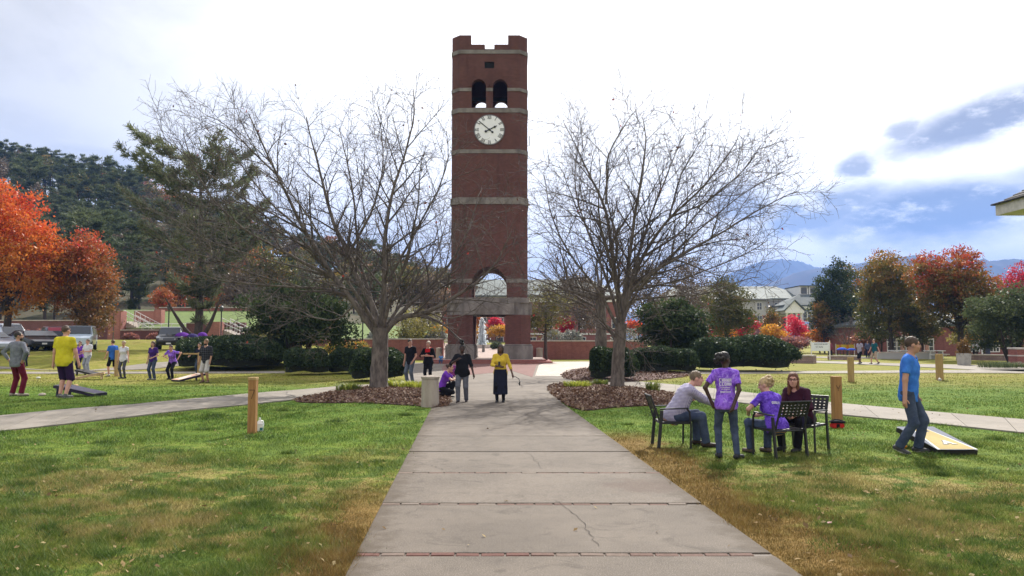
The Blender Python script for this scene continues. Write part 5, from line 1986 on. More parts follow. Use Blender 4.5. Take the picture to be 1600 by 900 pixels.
hedge('grey green wild shrub above the box hedge', 1062, 556, 34, 534, 1.3, 209, A_HOLLY2, n=5000, leaf=.12, ex=2.1, lump=.1, name='shrub', wild=.12)
A_FLOW = LM('orange_flower', [(0, (.10, .12, .03)), (.45, (.30, .26, .04)), (.7, (.60, .25, .03)), (1, (.62, .12, .02))], .4)
hedge('yellow and orange flowering shrub behind the round bushes', 540, 560, 34, 536, 1.1, 210, A_FLOW, n=4200, leaf=.12, ex=2.1, lump=.12, name='flowering_shrub', wild=.12)
hedge('small orange flowering shrub between the two hedges', 1088, 566, 13, 543, .6, 211, A_FLOW, n=1500, leaf=.11, ex=2.1, lump=.12, name='flowering_shrub', wild=.1)
SM = (('rounded grey shrub against the garden wall behind the man in black polo', 622, 560, 15, 530, A_HOLLY2), ('first round shrub along the wall east of the tower', 876, 555, 10, 540, A_HOLLY2),
      ('second round shrub along the wall east of the tower', 903, 555, 10, 540, A_HOLLY2), ('third round shrub along the wall, beside the grey trunk', 931, 556, 12, 539, A_HOLLY2),
      ('small bright shrub seen through the tower arch', 776, 547, 8, 536, A_MID), ('tiny green shrub beside the fountain basin', 737, 548, 6, 539, A_MID))
for k, (lab, px, py, hw, yt, m_) in enumerate(SM):
    hedge(lab, px, py, hw, yt, .7, 220 + k, m_, n=1500, leaf=.13, ex=2.2, lump=.1, name='shrub', wild=.08)
A_LAV = LM('grey_lavender', [(0, (.12, .13, .11)), (.6, (.26, .27, .23)), (1, (.40, .40, .36))], .3)


def bank_shrub(label, px, Y, y0, y1, hw, mat, seed):
    g = np.random.default_rng(seed)
    b = at(px, y0, Y)
    w, h = hw / 1200 * Y, (y0 - y1) / 1200 * Y
    t = thing('shrub', label, 'bush', tuple(b))
    n = 1300
    U, D = superell(n, 2.2, g)
    P = U * np.array([w, w * .8, h * .9]) * (1 + .12 * g.normal(size=(n, 1)))
    P[:, 2] = np.abs(P[:, 2])
    V, F, T = leaf_quads(P, .17, .8, D)
    link('foliage', fast_mesh('foliage', V, F, [mat], attr=T), t)
    parts = []
    for k in range(5):
        a = g.uniform(0, 6.28)
        parts.append(tube_arr(resample([(0, 0, -.3), (math.cos(a) * w * .3, math.sin(a) * w * .3, h * .4), (math.cos(a) * w * .6, math.sin(a) * w * .6, h * .8)], 5), .03, 4))
    link('stems', fast_mesh('stems', *merge(parts), [M_BARKD]), t)


for k, (lab, px, Y, y0, y1, hw, m_) in enumerate((
        ('grey green shrub on the raised bank left of the tower pier', 682, 72, 529, 517, 16, A_LAV), ('silvery shrub on the raised bank behind the crop-haired man', 640, 73, 529, 518, 15, A_LAV),
        ('grey shrub on top of the bank by the black lamp post', 590, 74, 529, 517, 14, A_LAV), ('pale shrub mass above the wall east of the tower', 864, 74, 533, 515, 15, A_LAV),
        ('rounder grey shrub above the wall east of the tower', 894, 75, 533, 516, 14, A_LAV), ('pale straggly shrub above the wall behind the grey trunk', 978, 72, 540, 512, 22, A_LAV),
        ('pink brown shrub in front of the low terrace wall', 204, 71, 531, 521, 11, A_PINK), ('second pink brown shrub along the low terrace wall', 243, 71, 531, 521, 12, A_PINK),
        ('dull red shrub behind the black parked sedans', 38, 72, 529, 516, 14, A_PINK), ('dull red shrub behind the red parked car', 68, 72.5, 527, 514, 16, A_PINK),
        ('leafy light green shrub at the foot of the evergreen stems', 415, 62, 535, 512, 30, A_YOL))):
    bank_shrub(lab, px, Y, y0, y1, hw, m_, 240 + k)


def blade_plant(label, px, py, r, h, mat, seed, n=260, name='ornamental_grass', sp=.6):
    g = np.random.default_rng(seed)
    b = ground(px, py)
    t_ = np.sqrt(g.random(n)) * r
    a = g.uniform(0, 2 * PI, n)
    x, y = t_ * np.cos(a), t_ * np.sin(a) * sp
    hh = h * g.uniform(.55, 1.1, n)
    ln = h * g.uniform(.1, .8, n)
    d = a + g.normal(size=n) * .6
    w = np.maximum(.012, .012)
    dx, dy = -np.sin(d) * w, np.cos(d) * w
    P0 = np.stack([x, y, np.full(n, .02)], -1)
    P1 = P0 + np.stack([np.cos(d) * ln * .4, np.sin(d) * ln * .4, hh * .75], -1)
    P2 = P0 + np.stack([np.cos(d) * ln, np.sin(d) * ln, hh], -1)
    W = np.stack([dx, dy, np.zeros(n)], -1)
    V = np.stack([P0 - W, P0 + W, P1 + W, P1 - W, P1 - W, P1 + W, P2 + W * .2, P2 - W * .2], 1).reshape(-1, 3)
    F = np.arange(8 * n).reshape(-1, 4)
    T = np.repeat(np.clip(.5 + .25 * g.normal(size=n), 0, 1), 8)
    o = link(name, fast_mesh(name, V, F, [mat], attr=T))
    o.location = (b.x, b.y, b.z + .06)
    tag(o, label, 'plant')


A_LIR = LM('liriope', [(0, (.16, .20, .03)), (.5, (.34, .38, .05)), (1, (.50, .48, .10))], .4)
A_LIR2 = LM('liriope_green', [(0, (.06, .10, .02)), (.5, (.14, .18, .035)), (1, (.26, .26, .06))], .4)
blade_plant('yellow green tuft at the front of the big bare tree', 545, 614, .42, .24, A_LIR2, 301)
blade_plant('bright yellow clump beside the big bare trunk', 613, 608, .36, .26, A_LIR, 302)
blade_plant('long bright yellow clump between the trunk and the bollard', 643, 610, .62, .26, A_LIR, 303, 420)
blade_plant('low yellow green clump at the path side of the slender tree', 903, 609, .50, .24, A_LIR, 304, 380)
blade_plant('pale straw tuft just left of the slender trunk', 938, 605, .28, .22, A_LIR2, 305, 160)
blade_plant('small spiky green plant at the outer edge of the mulch', 1020, 615, .22, .30, A_LIR2, 306, 160)
blade_plant('spreading dark groundcover by the brick pier at the far plaza', 1570, 576, 1.6, .35, A_MID, 307, 700, 'groundcover')
# ================================================================== PEOPLE
# Bodies and clothes are polygonised from smooth blended shapes (surface nets).
def surface_nets(F, org, h):
    s = F < 0
    a = [s[i:s.shape[0] - 1 + i, j:s.shape[1] - 1 + j, k:s.shape[2] - 1 + k] for i in (0, 1) for j in (0, 1) for k in (0, 1)]
    cnt = sum(x.astype(np.int8) for x in a)
    act = (cnt > 0) & (cnt < 8)
    I = np.argwhere(act)
    if not len(I):
        return np.zeros((0, 3)), np.zeros((0, 4), int)
    idx = -np.ones(act.shape, np.int32)
    idx[act] = np.arange(len(I))
    acc = np.zeros((len(I), 3))
    num = np.zeros(len(I))
    C = [(0, 0, 0), (0, 0, 1), (0, 1, 0), (0, 1, 1), (1, 0, 0), (1, 0, 1), (1, 1, 0), (1, 1, 1)]
    for p in range(8):
        for ax in range(3):
            if C[p][ax]:
                continue
            q = list(C[p])
            q[ax] = 1
            f0 = F[I[:, 0] + C[p][0], I[:, 1] + C[p][1], I[:, 2] + C[p][2]]
            f1 = F[I[:, 0] + q[0], I[:, 1] + q[1], I[:, 2] + q[2]]
            m = (f0 < 0) != (f1 < 0)
            t = np.where(m, f0 / np.where(m, f0 - f1, 1), 0)
            pt = np.array(C[p], float)[None] + np.zeros((len(I), 3))
            pt[:, ax] += t
            acc[m] += pt[m]
            num[m] += 1
    V = org + h * (I + acc / num[:, None])
    Q = []
    for ax in range(3):
        b, c = (ax + 1) % 3, (ax + 2) % 3
        sl0 = [slice(None)] * 3
        sl1 = [slice(None)] * 3
        sl0[ax], sl1[ax] = slice(0, -1), slice(1, None)
        ch = s[tuple(sl0)] != s[tuple(sl1)]
        E = np.argwhere(ch)
        E = E[(E[:, b] > 0) & (E[:, c] > 0) & (E[:, b] < s.shape[b] - 1) & (E[:, c] < s.shape[c] - 1)]
        if not len(E):
            continue
        ins = s[E[:, 0], E[:, 1], E[:, 2]]

        def cell(db, dc):
            G = E.copy()
            G[:, b] -= db
            G[:, c] -= dc
            return idx[G[:, 0], G[:, 1], G[:, 2]]
        q = np.stack([cell(1, 1), cell(0, 1), cell(0, 0), cell(1, 0)], -1)
        q[~ins] = q[~ins][:, ::-1]
        Q.append(q)
    return V, np.concatenate(Q)


class Shape:
    """List of primitives blended by smooth union, with smooth subtractions and plane cuts."""

    def __init__(self, k=.02):
        self.p, self.k = [], k

    def cone(self, a, b, ra, rb, k=None, flat_a=False, flat_b=False, op=1):
        a, b = np.array(a, float), np.array(b, float)
        r = max(ra, rb)
        self.p.append(('c', (a, b, ra, rb, flat_a, flat_b), np.minimum(a, b) - r, np.maximum(a, b) + r, k, op))
        return self

    def ell(self, c, r, rot=None, k=None, op=1):
        c, r = np.array(c, float), np.array(r, float)
        m = r.max()
        self.p.append(('e', (c, r, np.eye(3) if rot is None else np.array(rot, float)), c - m, c + m, k, op))
        return self

    def loft(self, o, rot, st, k=None, op=1):
        """st: rows (z, wx, wy, yoff) along the local z of frame rot at o."""
        st = np.array(st, float)
        o, rot = np.array(o, float), np.array(rot, float)
        P = np.array([o + rot @ np.array([sx * s[1], s[3] + sy * s[2], s[0]]) for s in st for sx in (-1, 1) for sy in (-1, 1)])
        self.p.append(('l', (o, rot, st), P.min(0), P.max(0), k, op))
        return self

    def plane(self, p, n):
        """Keep the side the normal n points away from."""
        self.p.append(('p', (np.array(p, float), np.array(n, float) / np.linalg.norm(n)), None, None, None, 0))
        return self

    def mesh(self, h):
        lo = np.min([q[2] for q in self.p if q[5] == 1], 0) - 3 * h
        hi = np.max([q[3] for q in self.p if q[5] == 1], 0) + 3 * h
        n = np.ceil((hi - lo) / h).astype(int) + 1
        ax = [lo[i] + h * np.arange(n[i]) for i in range(3)]
        F = np.full(n, .4, np.float32)
        for kind, a, l, u, k, op in self.p:
            if kind == 'p':
                d = (ax[0][:, None, None] - a[0][0]) * a[1][0] + (ax[1][None, :, None] - a[0][1]) * a[1][1] + (ax[2][None, None, :] - a[0][2]) * a[1][2]
                F = np.maximum(F, d)
                continue
            k = self.k if k is None else k
            m = max(k, h) * 1.5 + .02
            i0 = np.clip(np.floor((l - m - lo) / h).astype(int), 0, n - 1)
            i1 = np.clip(np.ceil((u + m - lo) / h).astype(int) + 1, 1, n)
            sl = tuple(slice(i0[q], i1[q]) for q in range(3))
            X = np.stack(np.meshgrid(*[ax[q][sl[q]] for q in range(3)], indexing='ij'), -1)
            if kind == 'c':
                pa = X - a[0]
                ba = a[1] - a[0]
                L2 = ba @ ba + 1e-12
                t = np.clip(pa @ ba / L2, 0, 1)
                d = np.linalg.norm(pa - t[..., None] * ba, axis=-1) - (a[2] + (a[3] - a[2]) * t)
                dn = ba / math.sqrt(L2)
                if a[5]:
                    d = np.maximum(d, (X - a[1]) @ dn)
                if a[4]:
                    d = np.maximum(d, -(pa @ dn))
            elif kind == 'e':
                q = (X - a[0]) @ a[2]
                k0 = np.linalg.norm(q / a[1], axis=-1)
                k1 = np.linalg.norm(q / a[1] ** 2, axis=-1)
                d = k0 * (k0 - 1) / np.maximum(k1, 1e-6)
            else:
                q = (X - a[0]) @ a[1]
                st = a[2]
                z = np.clip(q[..., 2], st[0, 0], st[-1, 0])
                wx = np.interp(z, st[:, 0], st[:, 1])
                wy = np.interp(z, st[:, 0], st[:, 2])
                yo = np.interp(z, st[:, 0], st[:, 3])
                d = ((np.abs(q[..., 0] / wx) ** 2.3 + np.abs((q[..., 1] - yo) / wy) ** 2.3) ** (1 / 2.3) - 1) * np.minimum(wx, wy)
                d = np.maximum(d, np.abs(q[..., 2] - (st[0, 0] + st[-1, 0]) / 2) - (st[-1, 0] - st[0, 0]) / 2)
            G = F[sl]
            if op == 1:
                if k > 0:
                    hh = np.maximum(k - np.abs(G - d), 0) / k
                    F[sl] = np.minimum(G, d) - hh * hh * k * .25
                else:
                    F[sl] = np.minimum(G, d)
            else:
                if k > 0:
                    hh = np.maximum(k - np.abs(G + d), 0) / k
                    F[sl] = np.maximum(G, -d) + hh * hh * k * .25
                else:
                    F[sl] = np.maximum(G, -d)
        F[0] = F[-1] = .1
        F[:, 0] = F[:, -1] = .1
        F[:, :, 0] = F[:, :, -1] = .1
        return surface_nets(F, lo, h)


def wrinkle(V, amp, f=1.0, seed=0):
    x, y, z = V.T
    w = np.sin(31 * f * z + 9 * x + 6 * np.sin(11 * y + seed)) * np.sin(17 * f * x - 13 * z + seed) + .6 * np.sin(47 * f * z - 23 * y + 4 * np.sin(19 * x + seed))
    c = V.mean(0)
    d = V - c
    d[:, 2] *= .1
    d /= np.linalg.norm(d, axis=1, keepdims=True) + 1e-6
    return V + d * (amp * w)[:, None]


def ik(a, b, l1, l2, pole):
    a, b, pole = np.array(a, float), np.array(b, float), np.array(pole, float)
    d = b - a
    L = np.linalg.norm(d)
    if L > (l1 + l2) * .999:
        b = a + d / L * (l1 + l2) * .999
        d = b - a
        L = np.linalg.norm(d)
    d = d / L
    x = (l1 * l1 - l2 * l2 + L * L) / (2 * L)
    hgt = math.sqrt(max(0, l1 * l1 - x * x))
    p = pole - d * (pole @ d)
    p /= np.linalg.norm(p) + 1e-9
    return a + d * x + p * hgt, b


def rotm(lean=0, side=0, yaw=0):
    """lean forward (towards +y), side bend to +x, yaw to the left."""
    return np.array(Matrix.Rotation(R(yaw), 3, 'Z') @ Matrix.Rotation(R(side), 3, 'Y') @ Matrix.Rotation(-R(lean), 3, 'X'))


SKIN = {'pale': (.52, .30, .215), 'tan': (.44, .235, .16), 'pink': (.56, .30, .23), 'brown': (.115, .055, .035), 'deep': (.055, .028, .020)}


def skin_mat(s):
    c = SKIN[s]
    return M('skin_' + s, c, tuple(q * .86 for q in c), scale=9, rough=.5, spec=.35)


M_EYE = M('eye_dark', (.02, .015, .012), rough=.25)
M_LIPS = M('lips', (.33, .12, .10), rough=.45)


def cloth(name, c, c2=None, **k):
    k.setdefault('rough', .9)
    k.setdefault('bump', .25)
    k.setdefault('bscale', 38)
    k.setdefault('scale', 6)
    k.setdefault('var', .22)
    k.setdefault('spec', .12)
    return M(name, c, c2, **k)


DENIM = cloth('denim', (.065, .085, .135), (.035, .048, .085), scale=7, bump=.35)
DENIM2 = cloth('pale_denim', (.14, .165, .21), (.08, .10, .14), scale=7)
BLACKC = cloth('black_cloth', (.012, .012, .016))
NAVYC = cloth('navy_cloth', (.016, .018, .034))


def person(label, px, py, H_, face, skin='pale', build=1.0, sex='m', hair='short', hairc=(.045, .028, .018), top=None, top_sleeve='short', hem=-.13, pants=None,
           pants_len=1.0, shoes=(.03, .028, .028), sole=None, pose=None, vox=.02, skirt=None, belly=0., flare=.0, tight=0., extra=None, Y=None, zadd=0, group=None, glasses=False, beard=None):
    """One person: feet at photo pixel (px, py); face = heading in degrees (0 away from the camera, 180 towards it, 90 to the left)."""
    ps = dict(hip=(0, 0, .93), lean=0, side=0, yaw=0, head=(0, 0), lf=(-.10, 0, .08, 0), rf=(.10, 0, .08, 0), lh=(-.27, .06, .80), rh=(.27, .06, .80),
              lk=(-.1, 1, 0), rk=(.1, 1, 0), le=(-.6, -1, -.2), re=(.6, -1, -.2), lt=0, rt=0)
    ps.update(pose or {})
    g = np.random.default_rng(abs(hash(label)) % 1000 if False else sum(map(ord, label)))
    if Y is None:
        b = ground(px, py)
    else:
        b = at(px, py, Y)
    t = thing('person', label, 'person', (b.x, b.y, b.z + zadd), R(face), group)
    k = H_ / 1.75
    t.scale = (k, k, k)
    h = vox / k
    f = sex == 'f'
    bw = build
    hip = np.array(ps['hip'], float)
    RT = rotm(ps['lean'], ps['side'], ps['yaw'])

    def T(x, y, z):
        return hip + RT @ np.array([x, y, z], float)
    sw = (.165 if f else .185) * (.5 + .5 * bw)
    hw = .095
    sh = {-1: T(-sw, 0, .475), 1: T(sw, 0, .475)}
    hj = {-1: hip + np.array([-hw, 0, -.03]), 1: hip + np.array([hw, 0, -.03])}
    if abs(ps['yaw']) > 1:
        Rz = rotm(0, 0, ps['yaw'] * .5)
        hj = {s: hip + Rz @ np.array([s * hw, 0, -.03]) for s in (-1, 1)}
    ank = {-1: np.array(ps['lf'][:3], float), 1: np.array(ps['rf'][:3], float)}
    fy = {-1: ps['lf'][3], 1: ps['rf'][3]}
    wr = {-1: np.array(ps['lh'], float), 1: np.array(ps['rh'], float)}
    knee, elb = {}, {}
    for s, kk, ee in ((-1, 'lk', 'le'), (1, 'rk', 're')):
        knee[s], ank[s] = ik(hj[s], ank[s], .435, .425, ps[kk])
        elb[s], wr[s] = ik(sh[s], wr[s], .30, .265, ps[ee])
    neck0, neck1 = T(0, -.005, .50), T(0, .015, .60)
    hc = T(0, .03, .705)
    RH = rotm(ps['head'][1], 0, ps['head'][0] + ps['yaw'] * .3)
    if f:
        st = [(-.16, .10, .09, 0), (-.07, .172, .118, -.012), (0, .172, .118, -.01), (.10, .140, .098, 0), (.18, .128, .092, .004), (.30, .142, .100, .006), (.40, .155, .096, 0), (.47, .135, .080, -.005), (.53, .07, .06, 0)]
    else:
        st = [(-.16, .10, .09, 0), (-.07, .162, .112, -.01), (0, .165, .115, -.006), (.10, .156, .108, 0), (.18, .152, .104, .002), (.30, .168, .112, .004), (.40, .182, .110, 0), (.47, .155, .088, -.005), (.53, .075, .065, 0)]
    st = [(z, x * bw, y * (bw if bw > 1 else 1) + belly * math.exp(-((z - .12) / .12) ** 2), yo + belly * .8 * math.exp(-((z - .12) / .12) ** 2)) for z, x, y, yo in st]
    ab = math.sqrt(bw)
    r_ua, r_el, r_wr = (.044 * ab, .036 * ab, .026) if f else (.051 * ab, .041 * ab, .029)
    r_th, r_kn, r_an = (.082 * ab, .052 * ab, .036) if f else (.080 * ab, .054 * ab, .039)

    def prims(sp, infl=0., torso=True, arms=1.0, legs=1.0, z0=None, flat=False):
        if torso:
            q = [(z, x + infl, y + infl, yo) for z, x, y, yo in st]
            if z0 is not None:
                q = [r_ for r_ in q if r_[0] > z0 + .02]
                q = [(z0, np.interp(z0, [r_[0] for r_ in st], [r_[1] for r_ in st]) + infl + .017 + flare * .5, np.interp(z0, [r_[0] for r_ in st], [r_[2] for r_ in st]) + infl + .017 + flare * .5, 0)] + q
            sp.loft(hip, RT, q, k=.03)
            if f:
                for s in (-1, 1):
                    c = T(s * .068, .085, .315)
                    sp.ell(c, np.array([.066, .058, .062]) * (.6 + .4 * bw) + infl, k=.04)
        for s in (-1, 1):
            if arms > 0:
                sp.ell(sh[s] * .94 + T(0, 0, .46) * .06, (r_ua * 1.08 + infl * .6,) * 3, k=.04)
                sp.cone(T(s * .035, -.012, .515), sh[s] * .9 + T(0, -.01, .475) * .1, .050 + infl * .5, r_ua * .95 + infl * .5, k=.05)
                if arms <= 1:
                    e = sh[s] + (elb[s] - sh[s]) * arms
                    sp.cone(sh[s], e, r_ua * 1.02 + infl * .6, r_ua + (r_el - r_ua) * arms + infl * .9, k=.03, flat_b=flat)
                else:
                    sp.cone(sh[s], elb[s], r_ua * 1.02 + infl * .6, r_el + infl * .7, k=.03)
                    e = elb[s] + (wr[s] - elb[s]) * (arms - 1)
                    sp.cone(elb[s], e, r_el + infl * .7, r_el + (r_wr - r_el) * (arms - 1) + infl * .6, k=.02, flat_b=flat)
        return sp

    # ---------------- body (skin)
    B = Shape(.02)
    prims(B, 0, True, 1.0)
    for s in (-1, 1):
        B.cone(elb[s], wr[s], r_el, r_wr, k=.02)
        B.cone(hj[s], knee[s], r_th, r_kn, k=.03)
        mid = knee[s] + (ank[s] - knee[s]) * .3
        B.cone(knee[s], mid, r_kn, r_kn * .98, k=.02)
        B.cone(mid, ank[s], r_kn * 1.0, r_an, k=.02)
        d = (wr[s] - elb[s]) / (np.linalg.norm(wr[s] - elb[s]) + 1e-9)
        B.cone(wr[s], wr[s] + d * .085, .027, .034, k=.015)
    B.cone(neck0, neck1, .058 if not f else .05, .052 if not f else .046, k=.03)

    def Hd(x, y, z):
        return hc + RH @ np.array([x, y, z], float)
    hs = 1.0
    B.ell(Hd(0, -.012, .02), (.076, .094, .098), RH, k=.02)
    B.ell(Hd(0, .022, -.055), (.058, .068, .070), RH, k=.03)
    B.ell(Hd(0, .055, -.098), (.026, .026, .020), RH, k=.02)
    B.cone(Hd(0, .086, .018), Hd(0, .106, -.026), .010, .016, k=.012)
    B.ell(Hd(0, .075, .036), (.055, .018, .012), RH, k=.015)
    for s in (-1, 1):
        B.ell(Hd(s * .031, .094, .012), (.017, .013, .011), RH, k=.012, op=-1)
        B.ell(Hd(s * .079, -.008, -.008), (.013, .026, .034), RH, k=.008)
        B.ell(Hd(s * .038, .062, -.03), (.024, .022, .024), RH, k=.02)
    B.ell(Hd(0, .086, -.060), (.026, .012, .011), RH, k=.01)
    V, F = B.mesh(h)
    mi = np.zeros(len(F), int)
    parts = [(V, F)]
    # fingers rooted in the palm
    nb = len(F)
    for s in (-1, 1):
        d = (wr[s] - elb[s]) / (np.linalg.norm(wr[s] - elb[s]) + 1e-9)
        inn = np.array([-s, .25, 0.]) + .0
        inn -= d * (inn @ d)
        inn /= np.linalg.norm(inn)
        ac = np.cross(d, inn)
        base = wr[s] + d * .082
        if ac @ np.array([0, 1, .3]) < 0:
            ac = -ac
        for q, (o_, ln) in enumerate(((-.026, .066), (-.009, .078), (.009, .075), (.026, .060))):
            p0 = base - ac * o_ - d * .02
            cu = .35 + .12 * q
            p1 = p0 + d * (.02 + ln * .45) + inn * ln * .10 * cu
            p2 = p1 + (d * math.cos(cu) + inn * math.sin(cu)) * ln * .32
            p3 = p2 + (d * math.cos(cu * 2.2) + inn * math.sin(cu * 2.2)) * ln * .26
            parts.append(tube_arr(np.array([p0, p1, p2, p3]), np.array([.0095, .0092, .0085, .006]), 6))
        p0 = wr[s] + d * .03 + ac * .018
        p1 = p0 + (d * .7 + ac * .75 + inn * .2) * .038
        p2 = p1 + (d * .9 + ac * .35 + inn * .35) * .032
        parts.append(tube_arr(np.array([p0, p1, p2]), np.array([.012, .010, .007]), 6))
    # eyes and lips
    for s in (-1, 1):
        parts.append(ico(Hd(s * .031, .083, .012), (.013, .009, .008), RH))
        parts.append(ico(Hd(s * .032, .0905, .032), (.018, .006, .0038), RH))
    parts.append(ico(Hd(0, .0925, -.060), (.022, .007, .006), RH))
    nf = [len(q[1]) for q in parts]
    mi = np.concatenate([np.full(n_, 0) for n_ in nf[:-5]] + [np.full(n_, 1) for n_ in nf[-5:-1]] + [np.full(nf[-1], 2)])
    V, F = merge([(v, q) for v, q in parts])
    link('body', fast_mesh('body', V, F, [skin_mat(skin), M_EYE, M_LIPS], mi, True), t)

    # ---------------- trousers, shorts, skirt
    if pants is not None:
        P = Shape(.02)
        q = [(z, x + .006, y + .006, yo) for z, x, y, yo in st if z < .09]
        P.loft(hip, RT if ps['hip'][2] > .7 else rotm(ps['lean'] * .4, 0, ps['yaw']), q, k=.03)
        inf = .014 if not tight else .006
        for s in (-1, 1):
            if pants_len >= 1:
                P.cone(hj[s], knee[s], r_th + inf, r_kn + inf + .004, k=.04)
                e = knee[s] + (ank[s] - knee[s]) * min(1.06, pants_len + .02)
                P.cone(knee[s], e, r_kn + inf + .004, r_an + (.012 if tight else .028), k=.03, flat_b=True)
            else:
                u = pants_len * 2
                e = hj[s] + (knee[s] - hj[s]) * min(u, 1)
                P.cone(hj[s], e, r_th + .016, r_th + (r_kn - r_th) * min(u, 1) + .032, k=.04, flat_b=u <= 1)
                if u > 1:
                    e2 = knee[s] + (ank[s] - knee[s]) * (u - 1)
                    P.cone(knee[s], e2, r_kn + .034, r_kn + .034, k=.03, flat_b=True)
        V, F = P.mesh(h)
        link('shorts' if pants_len < .8 else 'trousers', fast_mesh('trousers', wrinkle(V, .003, 1, 2), F, [pants], None, True), t)
    if skirt is not None:
        m_, z1 = skirt
        P = Shape(.02)
        zz = np.linspace(.08, z1 - hip[2], 6)
        q = [(float(z), .172 * bw + .012 * (i / 5) + .008 - (.0 if i else .02), .138 * bw + .05 * (i / 5) + .015, .02) for i, z in enumerate(zz)][::-1]
        P.loft(hip, np.eye(3), q, k=.02)
        V, F = P.mesh(h)
        w = np.clip((hip[2] - V[:, 2]) / .6, 0, 1)
        a = np.arctan2(V[:, 1], V[:, 0])
        V[:, :2] *= (1 + .035 * w * np.sin(9 * a + 2))[:, None]
        link('skirt', fast_mesh('skirt', V, F, [m_], None, True), t)
    # ---------------- top
    if top is not None:
        Tp = Shape(.02)
        sl = {'none': .02, 'cap': .38, 'short': .68, 'elbow': 1.12, 'three': 1.5, 'long': 1.93}[top_sleeve]
        prims(Tp, .020, True, sl, z0=hem, flat=True)
        Tp.cone(T(0, .02, .485), T(0, .05, .68), .066, .085, k=.008, op=-1)
        V, F = Tp.mesh(h)
        V = wrinkle(V, .0035, 1.0, sum(map(ord, label)) % 7)
        top_o = link('top', fast_mesh('top', V, F, [top], None, True), t)
    # ---------------- shoes
    sm = M('shoe_%d_%d_%d' % tuple(int(c * 255) for c in shoes), shoes, rough=.6, var=.3)
    for s, pit in ((-1, ps['lt']), (1, ps['rt'])):
        S_ = Shape(.015)
        a = R(fy[s])
        dv = np.array([-math.sin(a) * math.cos(R(pit)), math.cos(a) * math.cos(R(pit)), math.sin(R(pit))])
        upv = np.array([math.sin(a) * math.sin(R(pit)), -math.cos(a) * math.sin(R(pit)), math.cos(R(pit))])
        A_ = ank[s]
        heel = A_ - dv * .045 - upv * .035
        toe = A_ + dv * .155 - upv * .048
        S_.cone(heel, toe, .044, .037, k=.01)
        S_.cone(A_ - upv * .01, A_ + (knee[s] - A_) / np.linalg.norm(knee[s] - A_) * .03, .043, .042, k=.02, flat_b=True)
        S_.plane(A_ - upv * .079, -upv)
        V, F = S_.mesh(min(h, .014))
        if len(F):
            zz = ((V - (A_ - upv * .079)) @ upv)[F].mean(1)
            o = link('shoe', fast_mesh('shoe', V, F, [sm, M('sole_%s' % (sole or 'dark'), (.62, .60, .56) if sole == 'white' else (.02, .02, .02), rough=.7)], (zz < .022).astype(int), True), t)
    # ---------------- hair
    if hair:
        Hh = Shape(.02)
        hm = M('hair_%d_%d_%d' % tuple(int(c * 255) for c in hairc), hairc, tuple(c * .55 for c in hairc), scale=26, rough=.55, spec=.4, bump=.6, bscale=90, stretch=(1, 1, .25))
        Hh.ell(Hd(0, -.020, .034), (.084, .099, .098), RH, k=.02)
        if hair == 'short':
            Hh.ell(Hd(0, .13, -.045), (.10, .105, .105), RH, k=.01, op=-1)
            Hh.plane(Hd(0, 0, -.045), RH @ np.array([0, .35, -1.0]))
        elif hair in ('long', 'bob'):
            dn = -.24 if hair == 'long' else -.12
            for s in (-1, 1):
                Hh.cone(Hd(s * .062, -.02, .0), Hd(s * .075, -.005, dn), .034, .026, k=.03)
                Hh.cone(Hd(s * .035, -.065, .0), Hd(s * .04, -.065, dn - .02), .045, .032, k=.03)
            Hh.ell(Hd(0, .125, -.045), (.066, .10, .108), RH, k=.012, op=-1)
        elif hair in ('bun', 'topknot', 'puff', 'pony', 'curly'):
            if hair == 'bun':
                Hh.ell(Hd(0, -.105, .06), (.052, .05, .05), RH, k=.02)
            elif hair == 'topknot':
                Hh.cone(Hd(0, -.03, .11), Hd(0, -.035, .15), .035, .04, k=.02)
                for q in range(9):
                    Hh.ell(Hd(*(np.array([0, -.035, .19]) + g.normal(size=3) * .034)), (.036,) * 3, k=.008)
            elif hair == 'puff':
                for q in range(22):
                    v = g.normal(size=3)
                    v /= np.linalg.norm(v)
                    Hh.ell(Hd(*(np.array([.0, -.135, .0]) + v * np.array([.075, .05, .075]))), (.034,) * 3, k=.008)
            elif hair == 'curly':
                for q in range(44):
                    v = g.normal(size=3)
                    v /= np.linalg.norm(v)
                    Hh.ell(Hd(*(np.array([0.02, -.075, .045]) + v * np.array([.085, .072, .088]))), (.026,) * 3, k=.006)
            else:
                Hh.cone(Hd(0, -.11, .05), Hd(0, -.17, -.10), .035, .02, k=.02)
            Hh.ell(Hd(0, .13, -.045), (.105, .105, .110), RH, k=.01, op=-1)
            Hh.plane(Hd(0, 0, -.10), RH @ np.array([0, .3, -1.0]))
        V, F = Hh.mesh(min(h, .013))
        V = V + g.normal(size=V.shape) * .0022
        link('hair', fast_mesh('hair', V, F, [hm], None, True), t)
    if beard:
        Bd = Shape(.01)
        Bd.ell(Hd(0, .032, -.075), (.060, .070, .060), RH)
        Bd.ell(Hd(0, .11, -.03), (.05, .05, .042), RH, op=-1)
        Bd.plane(Hd(0, 0, -.035), RH @ np.array([0, .0, 1.0]))
        V, F = Bd.mesh(min(h, .014))
        link('beard', fast_mesh('beard', V, F, [M('beard_hair', beard, rough=.8, bump=.5)], None, True), t)
    if glasses:
        mb = MB()
        for s in (-1, 1):
            ring_ = [Hd(s * .032 + .023 * math.cos(a), .104, .012 + .016 * math.sin(a)) for a in np.linspace(0, 2 * PI, 13)]
            mb.tube(ring_, .003, 4)
            mb.tube([Hd(s * .054, .102, .014), Hd(s * .08, .0, .01)], .003, 4)
        mb.tube([Hd(-.01, .106, .016), Hd(.01, .106, .016)], .003, 4)
        mb.build('glasses', BLACKC, t)
    t['_'] = 0
    del t['_']
